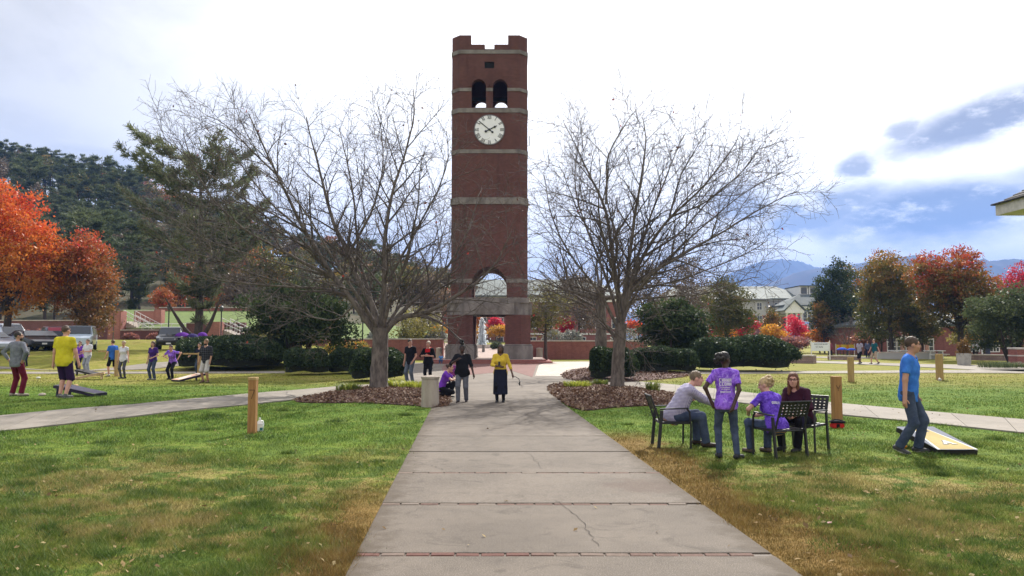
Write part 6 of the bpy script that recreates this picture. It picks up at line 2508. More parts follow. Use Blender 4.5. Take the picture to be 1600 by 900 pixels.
    return dict(t=t, T=T, Hd=Hd, RT=RT, hip=hip, sh=sh, elb=elb, wr=wr, knee=knee, ank=ank, k=k, top=top_o if top is not None else None)


def ico(c, r, rot):
    p = np.array([(1, 0, 0), (0, 1, 0), (-1, 0, 0), (0, -1, 0), (0, 0, 1), (0, 0, -1), (.7, .7, 0), (-.7, .7, 0), (-.7, -.7, 0), (.7, -.7, 0)], float)
    F = []
    ringi = [0, 6, 1, 7, 2, 8, 3, 9]
    for a in range(8):
        F.append((ringi[a], ringi[(a + 1) % 8], 4, 4))
        F.append((ringi[(a + 1) % 8], ringi[a], 5, 5))
    V = np.array(c) + (p * np.array(r)) @ np.array(rot).T
    # split degenerate quads with a duplicate apex
    V2 = list(V)
    Q = []
    for a, b_, q, _ in F:
        V2.append(V[q])
        Q.append((a, b_, len(V2) - 1, q))
    return np.array(V2), np.array(Q)


def print_on(pr, lines, mat, name='shirt_print', side=-1, bars=()):
    """Flat print laid over the garment: (text, size, x, z) in torso coordinates; side -1 = back."""
    from mathutils.bvhtree import BVHTree
    me = pr['top'].data
    tree = BVHTree.FromPolygons([v.co[:] for v in me.vertices], [p.vertices[:] for p in me.polygons])
    RTm = Matrix(pr['RT'].tolist())

    def lay(verts, faces):
        bm = bmesh.new()
        vv = [bm.verts.new((x, 0, z)) for x, z in verts]
        for q in faces:
            try:
                bm.faces.new([vv[i] for i in q])
            except ValueError:
                pass
        bmesh.ops.triangulate(bm, faces=bm.faces)
        for _ in range(2):
            ed = [e for e in bm.edges if e.calc_length() > .03]
            if ed:
                bmesh.ops.subdivide_edges(bm, edges=ed, cuts=1)
        bmesh.ops.triangulate(bm, faces=bm.faces)
        d = RTm @ Vector((0, -side, 0))
        for v in bm.verts:
            x, z = v.co.x, v.co.z
            o = Vector(pr['T'](x * (-side), side * .6, z))
            hit = tree.ray_cast(o, d)[0]
            if hit is None:
                hit = Vector(pr['T'](x * (-side), side * .1, z))
            v.co = hit - d * .005
        m2 = bpy.data.meshes.new(name)
        bm.to_mesh(m2)
        bm.free()
        m2.materials.append(mat)
        return link(name, m2, pr['t'])
    for txt, size, x, z in lines:
        cu = bpy.data.curves.new('tmp', 'FONT')
        cu.body = txt
        cu.size = size
        cu.align_x = 'CENTER'
        cu.resolution_u = 2
        ob = bpy.data.objects.new('tmp', cu)
        COL.objects.link(ob)
        m1 = bpy.data.meshes.new_from_object(ob.evaluated_get(bpy.context.evaluated_depsgraph_get()))
        vs_ = [((v.co.x + x), v.co.y + z) for v in m1.vertices]
        fs = [p.vertices[:] for p in m1.polygons]
        bpy.data.objects.remove(ob)
        lay(vs_, fs)
    if bars:
        vs_, fs = [], []
        for x0, x1, z0, z1 in bars:
            fs.append(tuple(range(len(vs_), len(vs_) + 4)))
            vs_ += [(x0, z0), (x1, z0), (x1, z1), (x0, z1)]
        lay(vs_, fs)


def pattern(name, kind, c1, c2, scale=40, c3=None):
    """Printed or woven cloth patterns."""
    if name in MATS:
        return MATS[name]
    m, nt, b = newmat(name)
    o = N(nt, 'ShaderNodeTexCoord').outputs['Object']
    s = N(nt, 'ShaderNodeSeparateXYZ', {0: o})
    if kind == 'check':
        u = mth(nt, 'ADD', s.outputs[0], s.outputs[1])
        fa = mth(nt, 'GREATER_THAN', mth(nt, 'FRACT', mth(nt, 'MULTIPLY', u, scale)), .5)
        fb_ = mth(nt, 'GREATER_THAN', mth(nt, 'FRACT', mth(nt, 'MULTIPLY', s.outputs[2], scale)), .5)
        f = mth(nt, 'MULTIPLY', mth(nt, 'ADD', fa, fb_), .5)
        c = mixc(nt, f, c1, c2)
    elif kind == 'stripe':
        f = mth(nt, 'GREATER_THAN', mth(nt, 'FRACT', mth(nt, 'MULTIPLY', s.outputs[2], scale)), .5)
        c = mixc(nt, f, c1, c2)
    elif kind == 'plaid':
        u = mth(nt, 'ADD', s.outputs[0], s.outputs[1])
        fa = mth(nt, 'GREATER_THAN', mth(nt, 'FRACT', mth(nt, 'MULTIPLY', u, scale)), .8)
        fb_ = mth(nt, 'GREATER_THAN', mth(nt, 'FRACT', mth(nt, 'MULTIPLY', s.outputs[2], scale)), .8)
        c = mixc(nt, mth(nt, 'MULTIPLY', mth(nt, 'ADD', fa, fb_), .5), c1, c2)
    else:   # tie-dye
        n1 = noise(nt, o, scale, 4, .65, 1.6)
        n2 = noise(nt, o, scale * 2.3, 3, .6, 1.0)
        c = mixc(nt, sstep(nt, n1, .38, .62), c1, c2)
        c = mixc(nt, mth(nt, 'MULTIPLY', sstep(nt, n2, .5, .72), .6), c, c3 or c2)
    nt.links.new(c, b.inputs['Base Color'])
    b.inputs['Roughness'].default_value = .9
    b.inputs['Specular IOR Level'].default_value = .12
    bp = N(nt, 'ShaderNodeBump', {'Strength': .25, 'Distance': .02, 'Height': noise(nt, o, 30, 3)})
    nt.links.new(bp.outputs[0], b.inputs['Normal'])
    MATS[name] = m
    return m


PURPLE_TD = pattern('purple_tie_dye', 'dye', (.13, .045, .42), (.30, .14, .70), 7, (.48, .34, .85))
PURPLE_TD2 = pattern('deep_tie_dye', 'dye', (.075, .03, .32), (.17, .08, .58), 8, (.28, .17, .70))
PURPLE = cloth('purple_tee', (.17, .045, .42))
PURPLE_D = cloth('dark_purple_tee', (.055, .022, .16))
WHITE_P = M('white_print', (.72, .70, .76), rough=.8, var=.1, scale=40)

# --- the seated group on the lawn
man = person('seated man in a fine checked shirt and jeans leaning forward on a metal chair', 1058, 697, 1.80, -90, 'pink', 1.08, 'm', 'short', (.20, .145, .09),
             pattern('gingham', 'check', (.50, .48, .56), (.20, .17, .31), 44), 'long', -.14, DENIM, 1.0, (.045, .028, .020), vox=.0125, belly=.03,
             pose=dict(hip=(0, -.06, .52), lean=32, head=(-8, 4), lf=(-.16, .36, .08, 6), rf=(.15, .44, .08, -4), lk=(-.25, 1, .6), rk=(.2, 1, .6),
                       lh=(-.05, .66, .66), rh=(.07, .68, .64), le=(-1, -.2, -.6), re=(1, -.2, -.6)))
wom = person('standing woman in purple tie-dye tee seen from behind with hands on her hips', 1136, 717, 1.60, -8, 'deep', 1.0, 'f', 'puff', (.016, .013, .013),
             PURPLE_TD, 'short', -.12, DENIM, 1.0, (.02, .02, .024), vox=.0125, tight=1,
             pose=dict(head=(-52, 4), lf=(-.115, .06, .08, 8), rf=(.16, -.02, .08, -42), lh=(-.235, -.02, .93), rh=(.10, -.17, .90), le=(-1, -.35, .15), re=(1, -.6, .1), lean=2))
def scribble(x0, x1, z0, z1, n, g):
    """A row of letter-like strokes too small to read in the photograph."""
    out = []
    w = (x1 - x0) / n
    for q in range(n):
        a = x0 + q * w
        t = w * .26
        k = int(g.integers(0, 4))
        out.append((a + .06 * w, a + .06 * w + t, z0, z1))
        if k in (0, 2):
            out.append((a + .58 * w, a + .58 * w + t, z0, z1))
        if k in (0, 1):
            out.append((a + .3 * w, a + .84 * w, (z0 + z1) / 2 - t * .4, (z0 + z1) / 2 + t * .4))
        if k in (1, 2, 3):
            out.append((a + .3 * w, a + .84 * w, z1 - t * .8, z1))
        if k in (2, 3):
            out.append((a + .3 * w, a + .84 * w, z0, z0 + t * .8))
    return out


_g = np.random.default_rng(3)
print_on(wom, [], WHITE_P, bars=scribble(-.115, .085, .335, .39, 5, _g) + scribble(-.115, .085, .272, .325, 5, _g) + scribble(-.095, .06, .235, .25, 9, _g) + scribble(-.08, .05, .205, .22, 8, _g) + scribble(-.10, .075, .155, .182, 8, _g))
c_blond = person('blonde woman in purple tee sitting with her back to the path', 1214, 712, 1.66, 22, 'pale', 1.06, 'f', 'curly', (.55, .40, .20),
                 PURPLE_TD2, 'short', -.12, DENIM, 1.0, (.10, .07, .05), vox=.0125,
                 pose=dict(hip=(0, 0, .50), lean=24, side=4, head=(42, 14), lf=(-.20, .40, .08, 6), rf=(.10, .34, .08, 0), lh=(-.20, .44, .66), rh=(.10, .46, .62), le=(-1, -.3, -.4), re=(1, -.3, -.5), lk=(-.3, 1, .5), rk=(.3, 1, .5)))
print_on(c_blond, [], WHITE_P, bars=scribble(-.08, .10, .315, .355, 6, _g))
MAROON = cloth('dark_maroon_knit', (.042, .012, .026), bump=.4)
c_red = person('auburn-haired woman with glasses in a dark maroon sweater facing the blonde', 1252, 702, 1.68, 130, 'pink', 1.22, 'f', 'long', (.17, .062, .028),
               MAROON, 'three', -.14, BLACKC, 1.0, (.02, .02, .02), vox=.0125, glasses=True,
               pose=dict(hip=(0, -.05, .53), lean=19, head=(26, 4), lf=(-.14, .36, .08, 0), rf=(.14, .36, .08, 0), lh=(-.16, .42, .62), rh=(.0, .50, .66), le=(-1, -.5, -.2), re=(1, -.3, -.1), lk=(-.3, 1, .5), rk=(.3, 1, .5)))
blue = person('young man in a bright blue tee and jeans walking past the gold board', 1423, 708, 1.84, -128, 'tan', .98, 'm', 'short', (.075, .045, .028),
              cloth('bright_blue_tee', (.055, .20, .62), (.035, .13, .47), scale=9), 'short', -.15, DENIM, 1.0, (.05, .05, .055), sole='white', vox=.0125,
              pose=dict(lean=4, head=(22, 2), hip=(0, 0, .925), lf=(-.12, .08, .08, 10), rf=(.12, -.13, .10, -10), rt=-18, lh=(-.30, .06, .80), rh=(.30, .00, .80), le=(-.5, -1, 0), re=(.5, -1, 0)))

# --- walking towards the camera
person('woman in black tee and grey track trousers with a topknot walking up the path', 722, 629, 1.64, 176, 'deep', 1.28, 'f', 'topknot', (.014, .012, .012),
       BLACKC, 'elbow', -.16, cloth('grey_sweatpants', (.12, .125, .15)), 1.0, (.03, .025, .03), vox=.016, belly=.03,
       pose=dict(head=(6, 2), lf=(-.12, -.08, .08, 4), rf=(.10, .16, .08, -6), lh=(-.36, .08, .84), rh=(.12, .26, 1.30), re=(1, .1, -1), le=(-.7, -.6, 0)))
yel = person('woman in a yellow sweater and long navy skirt walking up the path', 782, 629, 1.64, 178, 'brown', 1.16, 'f', 'bob', (.05, .032, .026),
             cloth('yellow_sweater', (.62, .44, .055), (.48, .32, .035)), 'three', -.12, BLACKC, 1.0, (.015, .015, .018), vox=.016, tight=1, skirt=(NAVYC, .25),
             pose=dict(head=(-8, 0), lf=(-.09, .02, .08, 4), rf=(.10, .10, .08, -4), rh=(.02, .26, 1.10), lh=(-.36, .10, .88), re=(1, -.1, -.6), le=(-.8, -.5, -.2)))
# --- by the bushes and the tower
person('man in a black polo and faded jeans standing with a hand in his pocket', 641, 601, 1.79, 150, 'pink', 1.02, 'm', 'short', (.05, .035, .025),
       cloth('black_polo', (.014, .014, .02)), 'short', -.16, DENIM2, 1.0, (.03, .025, .022), vox=.02, pose=dict(head=(62, 0), lf=(-.13, 0, .08, 14), rf=(.11, .03, .08, -14), lh=(-.20, .12, .90)))
person('woman in a bright red scarf and long black tunic with folded hands', 669, 601, 1.72, 172, 'pink', 1.15, 'f', 'short', (.55, .45, .34), BLACKC, 'elbow', -.30, BLACKC, 1.0, (.02, .02, .02), vox=.02, tight=1, flare=.06,
       pose=dict(head=(-14, 0), lh=(-.06, .25, 1.16), rh=(.07, .27, 1.18), le=(-1, -.2, -.7), re=(1, -.2, -.7)))
sc_p = ground(669, 601)
person('woman in purple tee crouching to help a toddler beside the bollard', 692, 622, 1.66, -96, 'pale', 1.0, 'f', 'bun', (.07, .035, .022), PURPLE, 'short', -.10, BLACKC, 1.0, (.02, .02, .02), vox=.018,
       pose=dict(hip=(0, -.06, .34), lean=22, head=(-4, 4), lf=(-.10, .18, .08, 0), rf=(.10, -.05, .10, 0), rt=-30, lh=(-.12, .52, .60), rh=(.08, .50, .62), lk=(-.2, 1, .8), rk=(.2, 1, -.1), le=(-1, -.4, -.4), re=(1, -.4, -.4)))
person('toddler in a pink and purple top standing before the crouching woman', 706, 608, 1.02, 165, 'pink', 1.22, 'f', 'short', (.35, .22, .12), cloth('pink_purple_top', (.36, .07, .16), (.10, .04, .25), scale=11), 'long', -.10, NAVYC, 1.0, (.25, .22, .2), vox=.014,
       pose=dict(head=(20, 4), lh=(-.10, .22, 1.10), rh=(.08, .24, 1.12)))
person('small blond child in a blue top sitting on the tower steps', 689, 569, 1.05, 178, 'pink', 1.15, 'f', 'bob', (.45, .30, .15), cloth('light_blue_top', (.10, .28, .60)), 'short', -.10, cloth('child_jeans', (.06, .09, .18)), 1.0, (.5, .4, .38), vox=.018,
       pose=dict(hip=(0, -.10, .46), lean=8, lf=(-.12, .28, .08, 0), rf=(.12, .28, .08, 0), lk=(-.2, 1, .6), rk=(.2, 1, .6), lh=(-.16, .28, .62), rh=(.16, .28, .62)))
# --- the players on the west lawn
person('bearded man in a grey hooded sweatshirt and maroon trousers with hands on hips', 24, 619, 1.84, -14, 'tan', 1.04, 'm', 'short', (.025, .018, .014), cloth('heather_grey', (.19, .20, .23), (.13, .135, .16), scale=14), 'long', -.14,
       cloth('maroon_trousers', (.13, .014, .030)), 1.0, (.36, .30, .26), vox=.016, beard=(.035, .020, .014), pose=dict(head=(-48, 0), lf=(-.13, .02, .08, 6), rf=(.17, .02, .08, -30), lh=(-.25, -.02, .98), rh=(.23, -.03, .98), le=(-1, -.35, .1), re=(1, -.35, .1)))
person('man in a bright yellow tee and dark purple shorts seen from behind', 98, 622, 2.0, -6, 'pink', 1.14, 'm', 'short', (.10, .06, .04), cloth('bright_yellow_tee', (.60, .53, .035), (.46, .39, .02)), 'short', -.16,
       cloth('dark_purple_shorts', (.035, .016, .06)), .53, (.10, .10, .10), sole='white', vox=.016, pose=dict(head=(-12, 0), lf=(-.09, .02, .08, 4), rf=(.11, -.06, .08, -28), lh=(-.30, .03, .84), rh=(.31, .10, .84)))
person('small boy in a striped shirt standing behind the man in grey', 40, 572.5, 1.34, 178, 'pink', 1.05, 'm', 'short', (.16, .10, .06), pattern('child_stripes', 'stripe', (.03, .03, .05), (.42, .42, .40), 9), 'long', -.12, cloth('dark_jeans', (.02, .024, .036)), 1.0, (.03, .03, .03), vox=.02)
person('woman in purple tee and black leggings next to the man in white', 124, 582.5, 1.70, 168, 'pale', 1.0, 'f', 'pony', (.10, .06, .035), PURPLE, 'short', -.12, NAVYC, 1.0, (.05, .05, .06), vox=.022, tight=1, pose=dict(head=(14, 0), lf=(-.06, .05, .08, 0), lh=(-.14, .22, 1.02), rh=(.24, .12, .92)))
person('man in a white tee and light grey sweatpants holding something by the van', 136, 583, 1.80, 166, 'pink', 1.06, 'm', 'short', (.12, .08, .05), cloth('white_tee', (.62, .62, .66)), 'short', -.15, cloth('pale_sweats', (.27, .29, .34)), 1.0, (.4, .4, .42), vox=.022,
       pose=dict(head=(-8, 0), lh=(-.12, .30, 1.12), rh=(.14, .30, 1.10), lf=(-.15, .08, .08, 8), rf=(.13, -.03, .08, -10)))
person('man in a royal blue tee and black shorts turned away from the post', 175, 588, 1.76, 60, 'pink', 1.0, 'm', 'short', (.12, .07, .04), cloth('royal_blue_tee', (.035, .13, .48)), 'short', -.14, BLACKC, .50, (.45, .43, .42), vox=.022,
       pose=dict(lf=(-.09, .12, .08, 0), rf=(.10, -.24, .12, 0), rt=-25, lh=(-.24, .2, .92), rh=(.22, .16, .92)))
wp = person('woman in a white shirt and grey trousers with dark boots and a lanyard', 192, 591.5, 1.72, 172, 'pale', 1.06, 'f', 'short', (.42, .32, .22), cloth('white_shirt', (.60, .60, .66)), 'cap', -.16, cloth('slate_trousers', (.085, .085, .10)), 1.0, (.012, .012, .014), vox=.022, tight=1,
            pose=dict(head=(10, 0), lh=(-.30, .06, .80), rh=(.27, .04, .80)))
person('woman in a dark purple printed tee and jeans standing near the hedge', 238, 593.5, 1.70, 166, 'pale', 1.02, 'f', 'bob', (.06, .03, .022), PURPLE_D, 'short', -.12, DENIM, 1.0, (.2, .2, .22), vox=.02, pose=dict(head=(18, 6), lf=(-.16, .05, .08, 4), rf=(.09, .02, .08, -4), lh=(-.16, .22, 1.02), rh=(.26, .05, .80)))
person('player in a bright purple tee and black trousers bending to throw a bag', 268, 593, 1.66, 172, 'pink', 1.05, 'f', 'pony', (.05, .03, .022), PURPLE_TD, 'short', -.12, BLACKC, 1.0, (.02, .02, .02), vox=.02,
       pose=dict(hip=(0, -.05, .86), lean=22, side=-6, head=(10, 8), lf=(-.13, .14, .08, 0), rf=(.15, -.06, .08, 0), lh=(-.44, .20, 1.02), rh=(.10, .34, 1.04), le=(-1, -.3, .3), re=(1, -.2, -.3)))
person('bearded man in a dark plaid shirt and pale shorts beside the holly hedge', 321, 598, 1.80, 168, 'tan', 1.06, 'm', 'short', (.20, .12, .06), pattern('dark_plaid', 'plaid', (.018, .018, .024), (.10, .10, .12), 11), 'elbow', -.16, cloth('pale_shorts', (.52, .49, .49)), .52, (.16, .10, .06), vox=.02, beard=(.12, .07, .035),
       pose=dict(head=(-6, 2), lf=(-.11, 0, .08, 8), rf=(.11, 0, .08, -8), lh=(-.25, .10, .86), rh=(.28, .08, .82)))
person('player in dark jeans mostly hidden behind the man in plaid', 311, 587.5, 1.62, 160, 'pale', 1.0, 'f', 'pony', (.08, .05, .03), NAVYC, 'long', -.12, DENIM, 1.0, (.05, .05, .06), vox=.025, pose=dict(rh=(.45, .2, 1.06), re=(.5, -.5, -.5)))
# --- far walkers on the right
person('walker in a lilac grey tee and black shorts crossing the far lawn', 1344, 569, 1.76, 118, 'brown', 1.05, 'm', 'short', (.02, .015, .012), cloth('lilac_tee', (.34, .31, .42)), 'short', -.16, BLACKC, .52, (.03, .03, .03), vox=.028, pose=dict(lf=(-.09, .20, .08, 0), rf=(.1, -.22, .12, 0), rt=-22))
person('walker in a dark teal tee and tan shorts swinging his arm', 1367, 569, 1.80, 100, 'pink', 1.08, 'm', 'short', (.20, .15, .10), cloth('teal_tee', (.015, .10, .125)), 'short', -.16, cloth('tan_shorts', (.40, .31, .24)), .55, (.03, .025, .02), vox=.028,
       pose=dict(lf=(-.09, -.22, .12, 0), lt=-22, rf=(.1, .20, .08, 0), lh=(-.30, -.2, .84), rh=(.28, .24, .86)))
person('person in a white tee sitting on the low wall with back to the lawn', 1527, 562, 1.74, -10, 'tan', 1.1, 'm', 'short', (.30, .28, .26), cloth('far_white_tee', (.62, .60, .66)), 'short', -.14, BLACKC, 1.0, (.03, .03, .03), vox=.028, Y=66, zadd=.42,
       pose=dict(hip=(0, -.1, .40), lean=14, head=(0, 8), lf=(-.13, .34, .0, 0), rf=(.13, .34, .0, 0), lk=(-.2, 1, .6), rk=(.2, 1, .6), lh=(-.2, .3, .6), rh=(.2, .3, .6)))
person('distant figure in red and dark clothes standing by the white sign board', 1297, 562, 1.70, 175, 'tan', 1.0, 'm', 'short', (.03, .02, .015), cloth('far_maroon', (.20, .05, .07)), 'long', -.14, BLACKC, 1.0, (.02, .02, .02), vox=.03, Y=68)
person('distant figure in blue grey clothes between the two walkers', 1356, 559, 1.68, 160, 'tan', 1.0, 'f', 'bob', (.03, .02, .015), cloth('far_slate', (.10, .12, .20)), 'long', -.14, NAVYC, 1.0, (.02, .02, .02), vox=.03, Y=74)
# ================================================================== CHAIRS
M_IRON = M('black_iron', (.018, .018, .02), rough=.45, spec=.4, var=.2)


def chair(label, px, py, face, s=1.0):
    """Outdoor metal armchair; local +y is the way the sitter faces. Base centre at the pixel."""
    b = ground(px, py)
    t = thing('armchair', label, 'chair', tuple(b), R(face), 'black metal armchairs on the lawn')
    t.scale = (s, s, s)
    w, d, hs = .29, .25, .43
    for sx_ in (-1, 1):
        MB().tube([(sx_ * w, d, 0), (sx_ * w, d + .01, .35), (sx_ * w, d - .01, .60), (sx_ * w, d - .05, .645)], .017, 7).build('leg', M_IRON, t, smooth=True)
        mb = MB().bar((sx_ * w, -d - .03, 0), (sx_ * w, -d + .03, .62), .030, .055, up=(0, 1, 0))
        mb.build('leg', M_IRON, t, bevel=.006)
        MB().bar((sx_ * w, -d + .0, .645), (sx_ * w, d - .03, .66), .048, .022).build('armrest', M_IRON, t, bevel=.008)
        MB().tube([(sx_ * (w - .02), -d - .0, .42), (sx_ * (w - .03), -d - .06, .62), (sx_ * (w - .03), -d - .15, .86)], .016, 6).build('back_post', M_IRON, t, smooth=True)
    seat = MB()
    seat.box((-w + .015, -d, hs - .035), (w - .015, d + .01, hs - .012))
    seat.build('seat_frame', M_IRON, t, bevel=.008)
    for k in range(7):
        x = -w + .05 + k * (2 * w - .1) / 6
        MB().box((x - .03, -d + .01, hs - .012), (x + .03, d, hs + .002 + .003 * (k % 2))).build('seat_slat', M_IRON, t)
    # woven back: crossing flat strips with gaps
    tilt = math.atan2(.09, .24)
    bk = thing('backrest', None, None)
    bk.parent = t
    bk.location = (0, -d - .06, .62)
    bk.rotation_euler = (tilt, 0, 0)
    n = 8
    for k in range(n):
        x = -w + .045 + k * (2 * w - .09) / (n - 1)
        MB().box((x - .021, -.006 + .004 * (k % 2), -.0), (x + .021, .0 + .004 * (k % 2), .25)).build('strip', M_IRON, bk)
    for k in range(5):
        z = .03 + k * .05
        MB().box((-w + .02, .001, z - .017), (w - .02, .007, z + .017)).build('strip', M_IRON, bk)
    MB().tube([(-w + .015, 0, .255), (0, -.012, .262), (w - .015, 0, .255)], .014, 6).build('top_rail', M_IRON, bk, smooth=True)
    return t


chair('black metal armchair under the man in the checked shirt', 1050, 697, -90)
chair('black metal armchair with woven back turned to the path, under the blonde woman', 1218, 712, 20)
chair('black metal armchair under the woman in the maroon sweater', 1256, 703, 136)

# ================================================================== POSTS
M_WOOD = M('post_wood', (.36, .19, .075), (.26, .125, .045), scale=4, rough=.8, bump=.5, bscale=22, stretch=(6, 6, .5))
M_WOODP = M('pale_wood', (.42, .29, .13), (.32, .21, .09), scale=4, rough=.8, bump=.5, bscale=22, stretch=(6, 6, .5))
M_MARK = M('painted_mark', (.12, .06, .03), rough=.8)


def post(label, px, py, wpx, y_top, mat, mark=None, cap=None, arm=0):
    b = ground(px, py)
    k = b.y / 1200
    w, h = wpx * k, at(px, y_top, b.y).z - b.z
    t = thing('wooden_post', label, 'post', tuple(b), R(rng.uniform(-4, 4)), 'square wooden game posts on the lawns')
    MB().box((-w / 2, -w / 2, -.2), (w / 2, w / 2, h)).build('timber', mat, t, bevel=.008)
    if arm:
        MB().box((-arm, -.03, h - .09), (-w / 2 - .002, .03, h - .02)).build('arm', M_WOODP, t, bevel=.006)
    if cap:
        MB().box((-w / 2 - .006, -w / 2 - .006, h - .045), (w / 2 + .006, w / 2 + .006, h + .006)).build('top_edge', M_WOODP, t, bevel=.004)
    if mark == 'seven':
        y = -w / 2 - .003
        MB().bar((-.05, y, h * .78), (.05, y, h * .78), .014, .004, up=(0, 1, 0)).build('number', M_MARK, t)
        MB().bar((.05, y, h * .78), (-.005, y, h * .62), .014, .004, up=(0, 1, 0)).build('number', M_MARK, t)
    elif mark == 'fork':
        y = -w / 2 - .003
        for p, q in (((-.045, h * .80), (0, h * .72)), ((.045, h * .80), (0, h * .72)), ((-.03, h * .735), (.03, h * .735)), ((0, h * .72), (0, h * .67))):
            MB().bar((p[0], y, p[1]), (q[0], y, q[1]), .013, .004, up=(0, 1, 0)).build('number', M_MARK, t)
    return t


post('brown wooden post beside the white jug on the near lawn', 394, 677, 12, 590, M_WOOD, 'seven', True)
post('brown wooden post standing behind the red and black lunch bag', 1308, 656, 12.5, 588, M_WOOD, 'fork')
post('paler wooden post between the brown post and the far walkers', 1330, 597, 7.5, 558, M_WOODP)
post('weathered greenish post with a ball at its foot, behind the man in blue', 1468.5, 594, 8, 553, M_WOODP)
post('pale wooden post between the man in royal blue and the woman in white', 183, 588, 6.5, 547, M_WOODP, arm=.92)
post('pale post with a side arm, behind the man in plaid', 312, 590, 6, 551, M_WOODP, arm=.82)
b = ground(1468.5, 595.5)
tag(MB().lathe([(.005, 0), (.06, .02), (.075, .07), (.055, .12), (.005, .14)], 10).build('ball', M('off_white', (.62, .58, .54), rough=.6), smooth=True), 'small whitish ball at the foot of the greenish post', 'ball').location = (b.x, b.y, b.z)

# white jug
b = ground(405.5, 674.5)
j = thing('plastic_jug', 'white plastic jug with a teal label beside the brown post', 'jug', tuple(b), R(20))
M_JUG = M('milky_plastic', (.74, .76, .76), rough=.35, var=.06)
MB().prism([(-.068, -.068), (.068, -.068), (.068, .068), (-.068, .068)], 0, .15).build('jug_body', M_JUG, j, bevel=.02, seg=2, smooth=True)
V = [(-.066, -.066, .148), (.066, -.066, .148), (.066, .066, .148), (-.066, .066, .148), (-.02, -.02, .225), (.02, -.02, .225), (.02, .02, .225), (-.02, .02, .225)]
MB().add(V, [(0, 1, 5, 4), (1, 2, 6, 5), (2, 3, 7, 6), (3, 0, 4, 7), (4, 5, 6, 7)]).build('shoulder', M_JUG, j, smooth=True)
MB().lathe([(.019, .22), (.019, .245), (.022, .246), (.022, .268), (.0, .27)], 14).build('lid', M_JUG, j, smooth=True)
MB().tube([(.025, 0, .215), (.062, 0, .20), (.072, 0, .15), (.068, 0, .10)], .011, 7).build('handle', M_JUG, j, smooth=True)
MB().box((.0, -.0705, .03), (.055, -.068, .085)).build('sticker', M('teal_label', (.02, .16, .17), rough=.5), j)

# lunch bag by the post
b = ground(1308, 669)
c = thing('lunch_bag', 'red insulated bag with a black padded top in front of the brown post', 'bag', tuple(b), R(-8))
M_REDF = cloth('red_fabric', (.50, .03, .025))
MB().box((-.125, -.08, 0), (.125, .08, .11)).build('bag_body', M_REDF, c, bevel=.02, seg=2, smooth=True)
for x in (-.075, .075):
    MB().lathe([(.0, -.09), (.036, -.088), (.036, -.079), (0, -.078)], 14).build('side_pocket', M_REDF, c)
MB().prism([(-.15, -.095), (.15, -.10), (.16, .09), (-.145, .095)], .108, .15).build('bag_top', BLACKC, c, bevel=.016, seg=2, smooth=True)
MB().tube([(-.11, 0, .145), (-.05, -.01, .172), (.05, .0, .168), (.12, 0, .145)], .013, 6).build('handle', BLACKC, c, smooth=True)
MB().box((-.03, -.086, .02), (.03, -.079, .09)).build('buckle_strap', BLACKC, c)
for p in list(c.children):
    if p.name.startswith('side_pocket'):
        p.parent = None
        bpy.data.objects.remove(p)

# ================================================================== BEAN-BAG BOARDS
M_BLK = M('board_black', (.02, .017, .017), rough=.5, var=.3)


